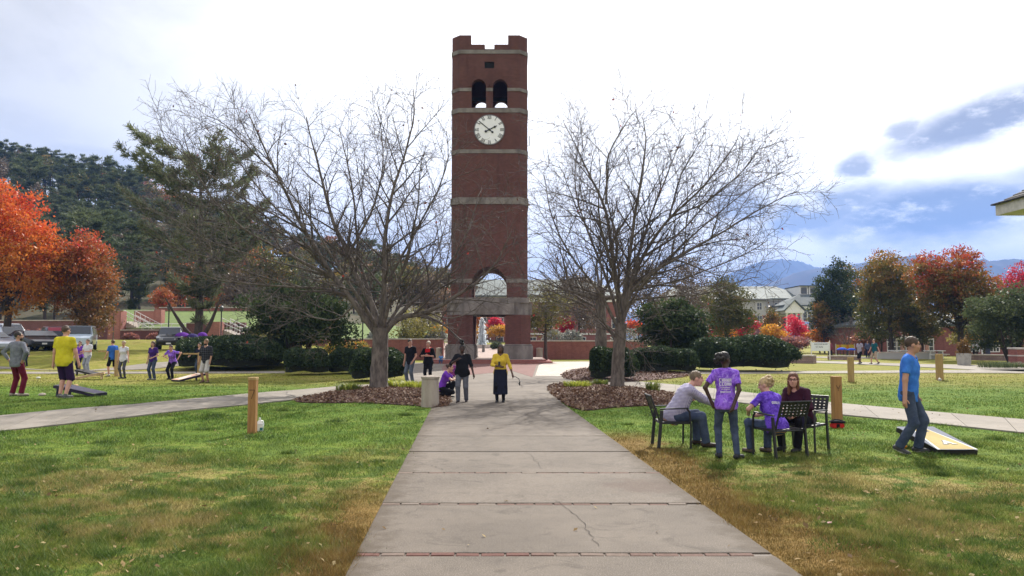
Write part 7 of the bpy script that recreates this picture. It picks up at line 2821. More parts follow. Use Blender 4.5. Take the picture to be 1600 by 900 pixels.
def board(label, P, rot, W_, L_, z1, z0, top, side, seed, hole=True, decor=None, leg=True):
    """Sloping toss board. Local +y runs from the low front edge to the raised end."""
    t = thing('toss_board', label, 'game board', P, R(rot), 'bean bag toss boards on the lawns')
    ang = math.atan2(z1 - z0, L_)
    T_ = Matrix.Rotation(ang, 3, 'X')
    LL = L_ / math.cos(ang)

    def tf(x, y, z):
        v = T_ @ Vector((x, y, z))
        return (v.x, v.y, v.z + z0)
    n = 20
    hc, hr = LL * .81, .078
    # deck with a round hole: ring of quads round the hole out to the rectangle
    V, F = [], []
    rect = []
    for k in range(n):
        a = 2 * PI * k / n + PI / n
        dx, dy = math.cos(a), math.sin(a)
        s = min((W_ / 2) / abs(dx) if abs(dx) > 1e-6 else 9, ((LL - hc) if dy > 0 else hc) / abs(dy) if abs(dy) > 1e-6 else 9)
        rect.append((dx * s, hc + dy * s))
    for z in (0, -.015):
        for k in range(n):
            a = 2 * PI * k / n + PI / n
            V.append(tf(hr * math.cos(a), hc + hr * math.sin(a), z))
        for x, y in rect:
            V.append(tf(x, y, z))
    for k in range(n):
        q = (k + 1) % n
        F += [(k, n + k, n + q, q), (2 * n + q, 3 * n + q, 3 * n + k, 2 * n + k), (k, q, 2 * n + q, 2 * n + k)]
    cor = [(W_ / 2, LL), (-W_ / 2, LL), (-W_ / 2, 0), (W_ / 2, 0)]
    # fill the rectangle corners
    for cx, cy in cor:
        i0 = len(V)
        V.append(tf(cx, cy, 0))
        best = sorted(range(n), key=lambda k: (rect[k][0] - cx) ** 2 + (rect[k][1] - cy) ** 2)
        aa = [k for k in range(n) if (abs(rect[k][0] - cx) < 1e-6 or abs(rect[k][1] - cy) < 1e-6)]
        for k in range(n):
            q = (k + 1) % n
            onx = lambda r: abs(r[0] - cx) < 1e-5
            ony = lambda r: abs(r[1] - cy) < 1e-5
            if (onx(rect[k]) and ony(rect[q])) or (ony(rect[k]) and onx(rect[q])):
                F.append((n + k, i0, n + q))
    MB().add(V, F).build('deck', top, t)
    th = .09
    for x in (-W_ / 2, W_ / 2 - .022):
        MB().add([tf(x, 0, -.016), tf(x + .022, 0, -.016), tf(x + .022, LL, -.016), tf(x, LL, -.016), tf(x, 0.01, -th), tf(x + .022, 0.01, -th), tf(x + .022, LL, -th), tf(x, LL, -th)],
                 [(0, 1, 2, 3), (4, 7, 6, 5), (0, 4, 5, 1), (2, 6, 7, 3), (1, 5, 6, 2), (0, 3, 7, 4)]).build('side_rail', side, t)
    for y in (0, LL - .022):
        MB().add([tf(-W_ / 2 + .0225, y, -.0165), tf(W_ / 2 - .0225, y, -.0165), tf(W_ / 2 - .0225, y + .022, -.0165), tf(-W_ / 2 + .0225, y + .022, -.0165),
                  tf(-W_ / 2 + .0225, y, -th), tf(W_ / 2 - .0225, y, -th), tf(W_ / 2 - .0225, y + .022, -th), tf(-W_ / 2 + .0225, y + .022, -th)],
                 [(0, 1, 2, 3), (4, 7, 6, 5), (0, 4, 5, 1), (2, 6, 7, 3), (1, 5, 6, 2), (0, 3, 7, 4)]).build('end_rail', side, t)
    if leg:
        for x in (-W_ / 2 + .05, W_ / 2 - .05):
            e = tf(x, LL - .12, -.03)
            MB().bar((x, e[1] + .02, 0), (x, e[1], e[2]), .04, .08, up=(1, 0, 0)).build('leg', side, t)
    return t, tf, LL


f0, f1 = ground(1465, 712), ground(1529, 712)
bw_ = f1.x - f0.x
M_GOLD = M('gold_panel', (.40, .31, .115), (.34, .255, .085), scale=3, rough=.75, spec=.15)
M_GREYB = M('grey_panel', (.14, .155, .20), rough=.75, spec=.15)
M_WHT = M('white_stripe', (.58, .57, .54), rough=.7, spec=.15, var=.08)
t, tf, LL = board('large black-sided toss board with gold triangle and white letter beside the man in blue', ((f0.x + f1.x) / 2, f0.y, f0.z), 1, bw_, 1.22, .31, .095, M_GREYB, M_BLK, 1)
apx = (0, LL * .995)


def layer(name, pts, mat, z):
    n = len(pts)
    MB().add([tf(x, y, z) for x, y in pts], [tuple(range(n))]).build(name, mat, t)


h = bw_ / 2
hcy = LL * .81
# gold wedge with white borders, its hole side left open round the hole
def wedge(inset, z, name, mat):
    W0 = h - inset
    ring_o = [(-W0, .0 + inset * .35), (W0, .0 + inset * .35), (.145 - inset * .4, hcy - .02), (.10 - inset * .3, LL - .004), (-.10 + inset * .3, LL - .004), (-.145 + inset * .4, hcy - .02)]
    n = 24
    V, F = [], []
    for k in range(n):
        a = 2 * PI * k / n
        V.append((.08 * math.cos(a), hcy + .08 * math.sin(a)))
    # front part
    fr = [ring_o[0], ring_o[1], ring_o[2], ring_o[5]]
    m = [(-.145 + inset * .4, hcy - .09), (.145 - inset * .4, hcy - .09)]
    layer(name, [ring_o[0], ring_o[1], (ring_o[2][0] + .012, hcy - .085), (ring_o[5][0] - .012, hcy - .085)], mat, z)
    for s in (-1, 1):
        pts = [(s * .082, hcy - .0849), (s * (ring_o[2][0] + .012), hcy - .0849), (s * ring_o[3][0], LL - .004), (s * .05, LL - .004), (s * .05, hcy + .085), (s * .082, hcy + .03)]
        layer(name, pts if s > 0 else pts[::-1], mat, z)
    layer(name, [(-.0499, hcy + .0851), (.0499, hcy + .0851), (.0499, LL - .004), (-.0499, LL - .004)], mat, z)


wedge(0.0, .002, 'white_border', M_WHT)
wedge(.045, .004, 'gold_triangle', M_GOLD)
# the letter A, outlined
def letter_a(sz, cx, cy, grow, z, mat):
    mbx = MB()
    for p, q, wd in (((-.36, 0), (0, 1), .20), ((.36, 0), (0, 1), .20), ((-.22, .34), (.22, .34), .14), ((-.52, .04), (-.18, .04), .12), ((.18, .04), (.52, .04), .12), ((-.12, 1), (.12, 1), .12)):
        a = Vector((cx + p[0] * sz, cy + p[1] * sz * .9, 0))
        b_ = Vector((cx + q[0] * sz, cy + q[1] * sz * .9, 0))
        d = (b_ - a).normalized()
        n_ = Vector((-d.y, d.x, 0)) * (wd * sz / 2 + grow)
        a, b_ = a - d * grow, b_ + d * grow
        mbx.add([tf(v.x, v.y, z) for v in (a + n_, a - n_, b_ - n_, b_ + n_)], [(0, 1, 2, 3)])
        z += .0003
    return mbx.build('letter', mat, t)


letter_a(.20, .03, .25, .012, .0055, M('letter_outline', (.04, .035, .03), rough=.6))
letter_a(.20, .03, .25, 0, .0085, M_WHT)
b = ground(1409, 701)
bg = tag(MB().lathe([(.005, .01), (.07, .012), (.085, .04), (.06, .075), (.005, .085)], 10).build('bean_bag', cloth('orange_bag', (.70, .28, .03)), smooth=True), 'orange bean bag on the grass by the heel of the man in blue', 'bean bag')
bg.location = (b.x, b.y, b.z)

g0 = ground(106, 621)
M_PURB = M('purple_board', (.022, .014, .045), rough=.5, var=.3)
board('dark purple toss board tilted behind the legs of the man in yellow', (g0.x + .66, g0.y + .5, g0.z), 84, .62, 1.24, .33, .09, M_PURB, M_PURB, 2)
g1 = ground(122, 593.5)
M_PLY = M('plywood', (.50, .36, .22), (.40, .27, .15), scale=5, rough=.6, stretch=(1, 6, 1))
board('pale plywood toss board on the grass near the man in white', (g1.x - .35, g1.y + .25, g1.z), -68, .62, 1.22, .33, .08, M_PLY, M_PLY, 3)
g2 = ground(153, 587.5)
board('black toss board seen edge on behind the plywood one', (g2.x - .2, g2.y + .5, g2.z), 75, .62, 1.2, .30, .08, M_BLK, M_BLK, 4)
g3 = ground(275, 596.5)
M_BTOP = M('painted_board', (.62, .55, .50), (.48, .24, .12), scale=3.2, rough=.5)
board('toss board with a pale face and faded orange emblem by the player in purple', (g3.x - .1, g3.y + .1, g3.z), -38, .62, 1.22, .32, .08, M_BTOP, M_PURB, 5)
for lab, px, py, c_ in (('white bean bag lying on the grass by the boy', 60, 591.5, (.66, .64, .60)), ('tan bean bag behind the purple board', 118, 604, (.50, .34, .18)), ('pale bean bag at the low end of the purple board', 66, 618.5, (.46, .40, .34))):
    b = ground(px, py)
    o = tag(MB().lathe([(.005, .0), (.085, .01), (.10, .04), (.07, .075), (.005, .085)], 9).build('bean_bag', cloth('bag_%d' % px, c_), smooth=True), lab, 'bean bag')
    o.location = (b.x, b.y, b.z)

# ================================================================== BOLLARDS
M_BOL = M('bollard_concrete', (.40, .345, .29), (.30, .25, .21), scale=5, rough=.9, bump=.4, bscale=60, stretch=(1, 1, .35))


def bollard(label, px, py, wpx, y_top, group='concrete bollards'):
    b = ground(px, py)
    k = (b.y) / 1200
    r, h = wpx * k / 2, at(px, y_top, b.y).z - b.z
    t = thing('bollard', label, 'bollard', tuple(b), 0, group)
    MB().lathe([(r * 1.0, -.1), (r * .96, h - .36 * r * 2 * .55)], 24).build('shaft', M_BOL, t, smooth=True, bevel=.012)
    zc = h - .36 * r * 2 * .55
    MB().lathe([(r * 1.04, zc + .004), (r * 1.06, zc + .05), (r * 1.0, zc + .065), (.02, h)], 24).build('cap', M_BOL, t, smooth=True)


bollard('large concrete bollard with conical cap in the mulch beside the path', 672, 635.5, 28, 586)
bollard('far concrete bollard left of the tower steps, by the seated child', 686, 565.5, 10, 543)
bollard('far concrete bollard by the thin olive tree east of the tower', 843, 562, 10.5, 543)
b = spot(755.5, 82)
t = thing('bollard', 'slim grey metal bollard in front of the fountain', 'bollard', tuple(b + Vector((0, 0, .03))))
MB().lathe([(.15, 0), (.15, .72), (.17, .73), (.17, .80), (.02, .86)], 16).build('shaft', M('grey_metal', (.20, .19, .18), rough=.5), t, smooth=True)

# ================================================================== LAMP POSTS
def lamp(label, px, Y, y_top, bulb=True):
    b = spot(px, Y)
    h = at(px, y_top, Y).z - b.z
    t = thing('lamp_post', label, 'lamp post', tuple(b), 0, 'black lamp posts')
    MB().lathe([(.13, -.1), (.13, .25), (.08, .35), (.055, .5), (.05, h - .5)], 10).build('pole', M_IRON, t, smooth=True)
    MB().lathe([(.07, h - .5), (.16, h - .42), (.20, h - .12), (.05, h), (.01, h + .08)], 10).build('lantern', M('lantern', (.10, .10, .10), rough=.4), t, smooth=True)


lamp('black lamp post by the terrace steps beside the pine', 346, 68, 478)
lamp('black lamp post in front of the terrace lawn railing', 264, 70, 476)
lamp('thin black lamp post at the brick wall left of the big bare trunk', 567, 63, 494)
lamp('black lamp post on the raised lawn behind the man in polo', 629, 76, 498)
lamp('dark lamp post below the round olive tree', 1172, 92, 498)
lamp('dark lamp post rising beside the sign board', 1329, 92, 500)
b = spot(178, 66)
t = thing('sign_post', 'thin grey sign post in the far grass by the brick pier', 'post', tuple(b))
MB().tube([(0, 0, -.1), (0, 0, 2.6)], .05, 6).build('pole', M('grey_metal', (.2, .19, .18)), t)
b = spot(143, 66)
t = thing('sign_post', 'grey post rising behind the silver van', 'post', tuple(b))
MB().tube([(0, 0, -.1), (0, 0, 3.0)], .06, 6).build('pole', M('grey_metal', (.2, .19, .18)), t)

# ================================================================== CARS
def paint(name, c):
    if name in MATS:
        return MATS[name]
    m, nt, b = newmat(name)
    b.inputs['Base Color'].default_value = (*c, 1)
    b.inputs['Roughness'].default_value = .32
    b.inputs['Metallic'].default_value = .25
    b.inputs['Coat Weight'].default_value = .7
    MATS[name] = m
    return m


M_TYRE = M('tyre', (.015, .015, .016), rough=.9)
M_RIM = M('rim', (.42, .42, .43), rough=.3, metal=.8)
M_LAMP = M('headlamp', (.62, .64, .66), rough=.15, spec=.6)
M_TAIL = M('tail_lamp', (.30, .02, .02), rough=.25)
SHAPES = {
    # (y, bottom, belt, top, half width at belt, half width at top); +y is the front
    'sedan': [(-2.25, .45, .80, .82, .70, .62), (-2.1, .28, .98, 1.0, .84, .70), (-1.5, .25, 1.0, 1.04, .88, .72), (-.85, .24, .98, 1.40, .89, .58), (-.2, .24, .96, 1.45, .90, .60), (.35, .24, .94, 1.40, .90, .60), (1.05, .24, .92, .97, .89, .74), (1.7, .25, .86, .88, .87, .72), (2.15, .28, .74, .76, .78, .66), (2.3, .42, .62, .64, .66, .58)],
    'suv': [(-2.2, .45, .95, 1.30, .78, .62), (-2.1, .34, 1.05, 1.62, .88, .66), (-1.2, .32, 1.05, 1.72, .91, .70), (0, .32, 1.03, 1.74, .92, .70), (.55, .32, 1.02, 1.66, .92, .68), (1.15, .32, 1.0, 1.06, .91, .76), (1.8, .34, .96, .98, .88, .74), (2.15, .38, .86, .88, .80, .70), (2.25, .5, .72, .74, .70, .62)],
    'van': [(-2.0, .45, 1.0, 1.45, .82, .70), (-1.9, .34, 1.05, 1.72, .90, .78), (-.8, .32, 1.05, 1.80, .91, .80), (.4, .32, 1.05, 1.78, .91, .80), (.85, .32, 1.04, 1.70, .91, .78), (1.35, .32, 1.02, 1.08, .90, .80), (1.85, .34, .98, 1.0, .86, .76), (2.05, .42, .85, .87, .78, .7)],
}


def car(label, kind, px, Y, rot, col, z=None):
    b = spot(px, Y)
    t = thing('parked_car', label, 'car', (b.x, b.y, b.z + .02), R(rot), 'cars parked beyond the far path')
    Sx = SHAPES[kind]
    ring_n = 12
    V = []

    def sec(q):
        y, zb, zk, zt, wk, wt = q
        zm = zb + (zk - zb) * .5
        half = [(wk * .86, zb), (wk * .99, zb + .10), (wk * 1.01, zm), (wk, zk), (wk * .5 + wt * .5, zk + (zt - zk) * .5), (wt, zt - .05 * (zt - zk) - .01)]
        return half
    for q in Sx:
        hf = sec(q)
        V += [(x, q[0], z_) for x, z_ in hf] + [(-x, q[0], z_) for x, z_ in hf[::-1]]
    F = [(r * 12 + k, r * 12 + (k + 1) % 12, (r + 1) * 12 + (k + 1) % 12, (r + 1) * 12 + k) for r in range(len(Sx) - 1) for k in range(12)]
    F += [tuple(range(12))[::-1], tuple((len(Sx) - 1) * 12 + k for k in range(12))]
    MB().add(V, F).build('body', col, t, smooth=True)
    # glass: side windows, windscreen and rear window set just proud of the cabin
    cab = [i for i, q in enumerate(Sx) if q[3] - q[2] > .2]
    i0, i1 = cab[0], cab[-1]

    def pt(i, f, s, off=.012):
        q = Sx[i] if isinstance(i, int) else None
        hf = sec(q)
        a, b_, c = hf[3], hf[4], hf[5]
        u = f * 2
        x, z_ = (a[0] + (b_[0] - a[0]) * u, a[1] + (b_[1] - a[1]) * u) if u <= 1 else (b_[0] + (c[0] - b_[0]) * (u - 1), b_[1] + (c[1] - b_[1]) * (u - 1))
        return Vector((s * (x + off), q[0], z_ + off * .4))
    for s in (-1, 1):
        for i in range(i0, i1):
            a, b_ = pt(i, .12, s), pt(i + 1, .12, s)
            c, d = pt(i + 1, .86, s), pt(i, .86, s)
            e = .06
            aa, bb, cc, dd = a.lerp(b_, e), a.lerp(b_, 1 - e), d.lerp(c, 1 - e), d.lerp(c, e)
            MB().add([aa, bb, cc, dd], [(0, 1, 2, 3)]).build('side_window', M_GLASS, t)
    for nm, i, j in (('windscreen', i1, i1 + 1), ('rear_window', i0, i0 - 1)):
        if j < 0:
            q = Sx[0]
            y = q[0] - .02
            MB().add([(-q[4] * .85, y, q[2] + .03), (q[4] * .85, y, q[2] + .03), (q[5] * .95, y + .02, q[3] - .04), (-q[5] * .95, y + .02, q[3] - .04)], [(0, 1, 2, 3)]).build(nm, M_GLASS, t)
            continue
        qa, qb = Sx[i], Sx[j]
        up = Vector((0, .02 if j > i else -.02, .03))
        ta, tb = .08, .9
        za, zb_ = qa[3] + (qb[3] - qa[3]) * ta, qa[3] + (qb[3] - qa[3]) * tb
        ya, yb = qa[0] + (qb[0] - qa[0]) * ta, qa[0] + (qb[0] - qa[0]) * tb
        wa, wb = qa[5] * .93, qb[5] * .98
        MB().add([Vector((-wa, ya, za)) + up, Vector((wa, ya, za)) + up, Vector((wb, yb, zb_)) + up, Vector((-wb, yb, zb_)) + up], [(0, 1, 2, 3)]).build(nm, M_GLASS, t)
    for s in (-1, 1):
        for y in (-1.35, 1.38):
            w = MB().lathe([(.20, -.1), (.32, -.1), (.335, -.06), (.335, .06), (.32, .1), (.20, .1)], 18).build('tyre', M_TYRE, t, smooth=True)
            w.rotation_euler = (0, PI / 2, 0)
            w.location = (s * (Sx[4][4] - .09), y, .335)
            r_ = MB().lathe([(.0, .0), (.20, .0), (.205, .05), (.0, .06)], 14).build('rim', M_RIM, w)
            r_.location = (0, 0, .055 * s if s > 0 else -.11)
        q = Sx[-2]
        MB().box((s * q[4] * .62 - .14, q[0] - .02, q[2] - .20), (s * q[4] * .62 + .14, q[0] + .07, q[2] - .05)).build('headlight', M_LAMP, t, bevel=.02)
        q = Sx[1]
        MB().box((s * q[4] * .78 - .1, q[0] - .1, q[2] - .25), (s * q[4] * .78 + .1, q[0], q[2] - .02)).build('tail_light', M_TAIL, t, bevel=.02)
    q = Sx[-2]
    MB().box((-q[4] * .4, q[0] + .02, .50), (q[4] * .4, q[0] + .10, .62)).build('grille', M_IRON, t, bevel=.01)
    MB().box((-.16, Sx[-1][0] - .02, .42), (.16, Sx[-1][0] + .02, .53)).build('number_plate', M_WHITE, t)


P_SIL = paint('silver_paint', (.42, .46, .52))
P_BLK = paint('black_paint', (.018, .018, .022))
P_NAV = paint('navy_paint', (.025, .028, .05))
P_RED = paint('red_paint', (.34, .02, .05))
P_WHI = paint('white_paint_car', (.62, .65, .68))
P_SKY = paint('ice_blue_paint', (.40, .48, .56))
car('pale ice-blue boxy van facing the lawn at the end of the row', 'van', 127, 55, 203, P_SKY)
car('red sport utility car parked in the second row with dark windows', 'suv', 84, 63, 40, P_RED)
car('black sedan with gleaming roof next to the red car', 'sedan', 82, 58, 228, P_NAV)
car('second black sedan nosed towards the path', 'sedan', 66, 56, 232, P_BLK)
car('dark sedan behind the man in grey', 'sedan', 47, 55, 236, P_BLK)
car('silver wagon seen side-on behind the man in grey', 'suv', 12, 56, 240, P_SIL)
car('white sport utility car at the back of the lot', 'suv', 16, 66, 232, P_WHI)
car('pale silver hatchback cut off by the picture edge', 'sedan', -12, 52, 240, P_SIL)
car('black car parked behind the holly hedge', 'suv', 268, 58, 200, P_BLK)


# ================================================================== CANOPIES, SIGN, PLANTERS
def dome_tent(label, px, Y, y_top, hw, mat, group):
    b = spot(px, Y)
    h = at(px, y_top, Y).z - b.z
    w = hw / 1200 * Y
    t = thing('canopy_tent', label, 'canopy', tuple(b), R(rng.uniform(0, 40)), group)
    n = 16
    prof = [(1.0, .80), (.96, .84), (.75, .92), (.4, .98), (.02, 1.0)]
    V = [(w * r_ * math.cos(2 * PI * k / n), w * r_ * math.sin(2 * PI * k / n), h * z_ - (.05 * h if (k % 2 and r_ > .9) else 0)) for r_, z_ in prof for k in range(n)]
    F = [(a * n + k, a * n + (k + 1) % n, (a + 1) * n + (k + 1) % n, (a + 1) * n + k) for a in range(len(prof) - 1) for k in range(n)]
    MB().add(V, F).build('canopy', mat, t, smooth=True)
    for k in range(4):
        a = PI / 4 + k * PI / 2
        MB().tube([(w * .9 * math.cos(a), w * .9 * math.sin(a), 0), (w * .9 * math.cos(a), w * .9 * math.sin(a), h * .68)], .03, 5).build('pole', M_IRON, t)


C_PUR = cloth('canopy_purple', (.12, .03, .27))
C_NAV = cloth('canopy_navy', (.04, .03, .12))
C_BLU = cloth('canopy_blue', (.03, .10, .58))
dome_tent('bright purple domed canopy just above the holly hedge', 286, 56, 519, 11, C_PUR, 'purple canopies behind the hedge')
dome_tent('dark violet domed canopy between the two bright purple ones', 302, 55, 521, 9, C_NAV, 'purple canopies behind the hedge')
dome_tent('smaller bright purple canopy beside the pine trunk', 317, 57, 519, 8, C_PUR, 'purple canopies behind the hedge')
dome_tent('bright blue canopy beside the white sign board', 1314, 76, 543, 8, C_BLU, 'blue canopies on the far plaza')
dome_tent('second blue canopy behind the walker in lilac', 1329, 78, 544, 7, C_BLU, 'blue canopies on the far plaza')
b = spot(1319, 80)
t = thing('banner', 'yellow and orange striped banner hung above the blue canopies', 'banner', tuple(b))
w = 14 / 1200 * 80
for k in range(7):
    c_ = [(.62, .44, .03), (.60, .22, .04), (.60, .48, .06)][k % 3]
    x0 = -w + 2 * w * k / 7
    MB().box((x0, -.02, at(1319, 545, 80).z - b.z), (x0 + 2 * w / 7 - .004, .02, at(1319, 538.5, 80).z - b.z)).build('stripe_panel', cloth('banner_%d' % (k % 3), c_), t)
for x in (-w - .03, w + .03):
    MB().tube([(x, 0, 0), (x, 0, at(1319, 537, 80).z - b.z)], .03, 6).build('pole', M_RAIL, t)
b = spot(1280.5, 66)
t = thing('sign_board', 'white handwritten sign board on posts behind the low stone wall', 'sign', tuple(b))
w = 13.6 / 1200 * 66
zb0, zb1 = at(1280, 548.5, 66).z - b.z, at(1280, 535, 66).z - b.z
MB().box((-w, -.02, zb0), (w, .02, zb1)).build('panel', M('sign_white', (.72, .76, .80), rough=.5, var=.06), t, bevel=.01)
for x in (-w - .04, w + .04):
    MB().box((x - .035, -.03, -.1), (x + .035, .03, zb1 + .1)).build('post', M_RAIL, t)


def flat_text(txt, size, loc, parent, mat, rot=(PI / 2, 0, 0)):
    cu = bpy.data.curves.new('lettering', 'FONT')
    cu.body = txt
    cu.size = size
    cu.align_x = 'CENTER'
    cu.resolution_u = 2
    cu.extrude = .002
    ob = bpy.data.objects.new('tmp', cu)
    COL.objects.link(ob)
    me = bpy.data.meshes.new_from_object(ob.evaluated_get(bpy.context.evaluated_depsgraph_get()))
    me.name = 'lettering'
    bpy.data.objects.remove(ob)
    me.materials.clear()
    me.materials.append(mat)
    o = link('lettering', me, parent)
    o.location = loc
    o.rotation_euler = rot
    return o


M_INK = M('sign_ink', (.16, .17, .24), rough=.8)
flat_text('STAN', .26, (-.1, -.026, zb0 + .26), t, M_INK)
mb = MB()
for x0, x1, z0, z1 in scribble(-w * .72, w * .82, zb1 - .20, zb1 - .10, 11, _g):
    mb.box((x0, -.026, z0), (x1, -.0215, z1))
mb.build('faint_writing', M_INK, t)
a, b_ = ground(1222, 567), ground(1273, 568)
M_STW = BRICK('stone_block', (.26, .18, .165), (.34, .25, .225), (.20, .15, .135), .55, .16, .018, .6, .3)
brick_wall('stone_wall', 'short reddish stone wall at the end of the big rounded hedge', (a.x, a.y), (b_.x, b_.y), at(1250, 554, a.y).z - a.z - .1, .8, True, M_STW)
a, b_ = ground(1294, 562), ground(1345, 563)
brick_wall('stone_wall', 'low curb wall between the far paths, behind the pale post', (a.x, a.y), (b_.x, b_.y), .30, .4, True, M_STW)
a, b_ = at(1370, 562, 70), at(1460, 562, 70)
brick_wall('stone_wall', 'low pale terrace wall in front of the brick building', (a.x, 70), (b_.x, 70), .55, .5, True, M_CREAM, z0=0)
a, b_ = at(1518, 562, 66.6), at(1592, 562, 64)
brick_wall('stone_wall', 'low dark seat wall under the person in white', (a.x, 66.6), (b_.x, 64), .42, .5, True, M_STW, z0=0)
b = ground(1506.5, 571)
t = thing('planter', 'round pale concrete planter with dark shrub on the far plaza', 'planter', tuple(b))
r = 10.5 / 1200 * b.y
hp = at(1506, 552, b.y).z
MB().lathe([(r * .86, -.05), (r, hp), (r * .9, hp), (r * .86, hp - .12)], 28).build('tub', M('planter_concrete', (.44, .42, .38), rough=.85), t, smooth=True)
U, D = superell(900, 2, np.random.default_rng(9))
P = U * np.array([r * .8, r * .8, .9]) * (1 + .15 * np.random.default_rng(8).normal(size=(900, 1)))
P[:, 2] = np.abs(P[:, 2]) + hp - .1
V, F, T_ = leaf_quads(P, .13, .9, D)
link('shrub', fast_mesh('shrub', V, F, [A_RUST], attr=T_ * .2), t)
b = ground(1592, 573)
t = thing('brick_pier', 'stout brick pier with a pale cap at the edge of the far plaza', 'pier', tuple(b))
w = 9 / 1200 * b.y
hp = at(1592, 543, b.y).z
MB().box((-w, -.45, -.1), (w, .45, hp - .12)).build('pier_body', M_BRICK2, t)
MB().box((-w - .05, -.5, hp - .12), (w + .05, .5, hp)).build('cap_stone', M_STONE2, t, bevel=.02)
MB().box((-w - .03, -.48, hp * .55), (w + .03, .48, hp * .55 + .08)).build('belt_stone', M_STONE2, t)
for lab, px, Y in (('white picnic table block in front of the brick building', 1402, 72), ('white table and bench just behind the blue shirted man', 1458, 70)):
    b = spot(px, Y)
    t = thing('picnic_table', lab, 'table', tuple(b), R(8))
    MB().box((-.85, -.4, .72), (.85, .4, .78)).build('table_top', M_WHITE, t, bevel=.01)
    for y in (-.75, .75):
        MB().box((-.85, y - .14, .42), (.85, y + .14, .47)).build('bench', M_WHITE, t, bevel=.01)
    for x in (-.6, .6):
        MB().box((x - .04, -.75, .34), (x + .04, .75, .40)).build('crossbar', M_WHITE, t)
        MB().box((x - .05, -.3, 0), (x + .05, .3, .72)).build('leg', M_WHITE, t)
# antenna mast on the hill top
x = (121 - 800) / 1200 * 262
b = Vector((x, 262, hz(x, 262)))
t = thing('radio_mast', 'thin lattice radio mast standing above the wooded ridge', 'mast', tuple(b))
hm = at(121, 246, 262).z - b.z
for dx, dy in ((-.5, -.4), (.5, -.4), (0, .5)):
    MB().tube([(dx * 1.6, dy * 1.6, -1), (dx, dy, hm)], .09, 4).build('mast_leg', M_IRON, t)
for k in range(14):
    z0 = hm * (.35 + .65 * k / 14)
    MB().tube([(-.6, -.4, z0), (.6, -.4, z0 + hm * .045)], .05, 4).build('brace', M_IRON, t)

# ================================================================== THINGS HELD
def held(name, label, cat, who, p, mb, mat, parts=None):
    M4 = Matrix.Translation(who['t'].location) @ who['t'].rotation_euler.to_matrix().to_4x4() @ Matrix.Scale(who['k'], 4)
    o = tag(mb.build(name, mat), label, cat)
    o.matrix_world = M4 @ Matrix.Translation(Vector(p))
    return o


p = yel['wr'][1] + np.array([.0, .085, .05])
held('phone', 'black phone held up by the woman in yellow', 'phone', yel, p, MB().box((-.034, -.005, -.03), (.034, .005, .10)), M_IRON)
p = yel['wr'][-1] + np.array([0, .03, -.10])
mb = MB().tube([(0, 0, 0), (-.10, .03, .01), (-.20, .04, -.05), (-.24, .05, -.16), (-.22, .04, -.22), (-.17, .03, -.17)], .010, 5)
mb.box((-.245, .035, -.25), (-.205, .06, -.15))
held('lanyard', 'dark strap with keys dangling from the hand of the woman in yellow', 'lanyard', yel, p, mb, M_IRON)
p = (man['wr'][1] + man['wr'][-1]) / 2 + np.array([0, .12, .06])
held('paper', 'crumpled white paper held by the seated man', 'paper', man, p, MB().add([(-.06, -.03, -.01), (.05, -.035, .02), (.06, .04, .05), (-.05, .05, .03), (0, 0, .045)], [(0, 1, 4), (1, 2, 4), (2, 3, 4), (3, 0, 4)]), M_WHT)
# red scarf
b = ground(669, 601)
mb = MB()
V, F = [], []
n = 18
for r_, z_, dr in ((.075, .0, 0), (.12, -.02, .02), (.13, -.07, .03), (.105, -.10, .02)):
    for k in range(n):
        a = 2 * PI * k / n
        V.append(((r_ + dr * math.sin(5 * a)) * math.cos(a), (r_ + dr * math.sin(5 * a)) * .8 * math.sin(a) - .02, 1.50 + z_ - .03 * math.sin(a)))
F = [(q * n + k, q * n + (k + 1) % n, (q + 1) * n + (k + 1) % n, (q + 1) * n + k) for q in range(3) for k in range(n)]
mb.add(V, F)
mb.add([(-.11, .12, 1.44), (.10, .12, 1.44), (.085, .165, 1.20), (-.08, .165, 1.17), (-.10, .09, 1.44), (.09, .09, 1.44), (.08, .14, 1.20), (-.07, .14, 1.17)], [(0, 1, 2, 3), (7, 6, 5, 4), (0, 3, 7, 4), (1, 5, 6, 2), (3, 2, 6, 7)])
o = mb.build('scarf', cloth('scarf_red', (.62, .02, .03)), smooth=True)
sw_ = [q for q in bpy.data.objects if q.get('label', '').startswith('woman in a bright red scarf')][0]
o.parent = sw_
# fallen dark clumps and scraps on the near grass
for k, (px, py, c_) in enumerate(((1296, 823, (.40, .22, .20)),)):
    if k == 0:
        b = ground(px, py)
        o = tag(MB().add([(-.02, -.01, .035), (.02, -.015, .04), (.025, .012, .05), (-.015, .02, .042)], [(0, 1, 2, 3)]).build('paper_scrap', M('pink_scrap', c_)), 'small pink scrap of paper on the dry grass', 'scrap')
        o.location = (b.x, b.y, b.z)
# ================================================================== MOUNTAINS
M_MTN = M('mountain_forest', (.030, .040, .045), (.055, .042, .042), scale=.012, rough=1, coord='World', det=8)


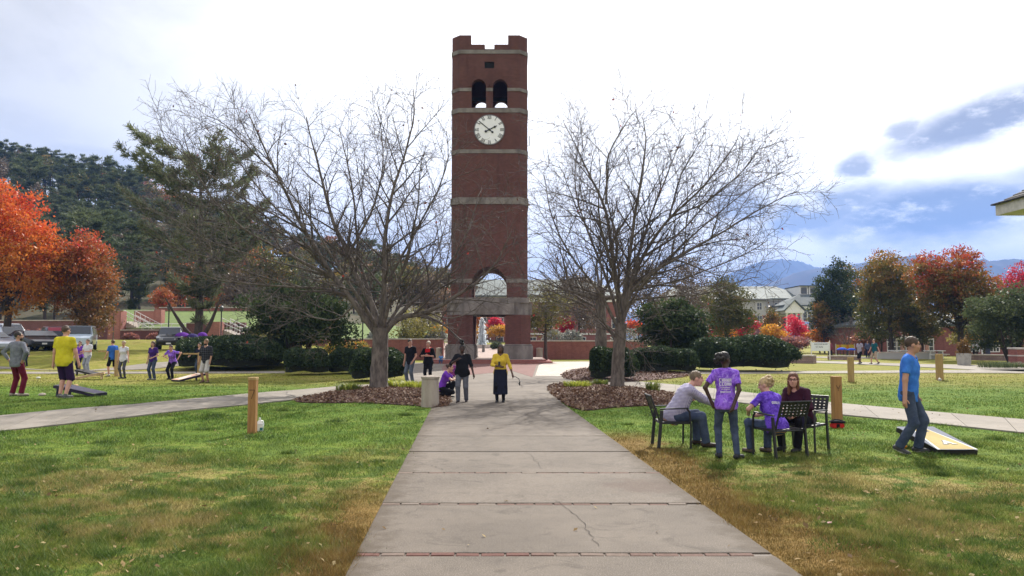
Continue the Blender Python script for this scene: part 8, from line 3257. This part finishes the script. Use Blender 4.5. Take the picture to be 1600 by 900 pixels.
def mountain(label, pts, Y, depth, seed):
    r = np.random.default_rng(seed)
    px = np.array([p[0] for p in pts], float)
    py = np.array([p[1] for p in pts], float)
    u = np.linspace(px[0], px[-1], 140)
    vv = np.interp(u, px, py)
    # smooth ridge with small roughness
    k = np.ones(7) / 7
    vv = np.convolve(np.pad(vv, 3, 'edge'), k, 'valid')
    rows = 26
    V = np.zeros((rows, 140, 3))
    top = np.array([at(a, b, Y).z for a, b in zip(u, vv)])
    xs = (u - 800) / 1200 * Y
    ph = r.uniform(0, 6, 8)
    for q in range(rows):
        t = q / (rows - 1) * 2 - 1          # -1 front foot .. 0 ridge .. 1 back foot
        f = (1 - abs(t)) ** 1.15
        spur = 1 + .16 * np.sin(xs / (Y * .02) + ph[0] + 1.3 * np.sin(xs / (Y * .05) + ph[2])) * (1 - f) + .06 * np.sin(xs / (Y * .006) + ph[1] + 3 * t) * (1 - f)
        V[q, :, 0] = xs
        V[q, :, 1] = Y + t * depth
        V[q, :, 2] = np.maximum(top, 0) * np.clip(f * spur, 0, 1) - 4 * (1 - f) + (r.normal(0, 1, 140) * top * .006 if abs(t) > 1e-6 else r.normal(0, 1, 140) * top.max() * .0035)
    i, j = np.meshgrid(np.arange(139), np.arange(rows - 1))
    a_ = (j * 140 + i).ravel()
    me = fast_mesh('mountain', V.reshape(-1, 3), np.stack([a_, a_ + 1, a_ + 141, a_ + 140], -1), [M_MTN], smooth=True)
    tag(link('mountain', me), kind='structure')


mountain('', [(980, 500), (1060, 468), (1110, 442), (1150, 418), (1190, 404), (1215, 401), (1245, 403), (1268, 412), (1330, 440), (1420, 480)], 4600, 1500, 1)
mountain('', [(1060, 505), (1130, 470), (1185, 446), (1225, 430), (1262, 417), (1300, 410), (1370, 405), (1425, 394), (1448, 391), (1500, 399), (1560, 404), (1600, 399), (1680, 408), (1850, 430), (2100, 470)], 2900, 1000, 2)
mountain('', [(420, 490), (560, 445), (640, 428), (688, 423), (740, 432), (800, 448), (900, 470), (1020, 500)], 4300, 1400, 3)

# ================================================================== HAZE
m, nt, b = newmat('haze')
nt.nodes.remove(b)
vol = N(nt, 'ShaderNodeVolumePrincipled', {'Color': (.24, .45, 1.0, 1), 'Density': HAZE, 'Anisotropy': 0.0})
nt.links.new(vol.outputs[0], nt.nodes['Material Output'].inputs['Volume'])
tag(MB().box((-4200, -120, -5.2), (5200, 6400, 620)).build('haze', m), kind='stuff')
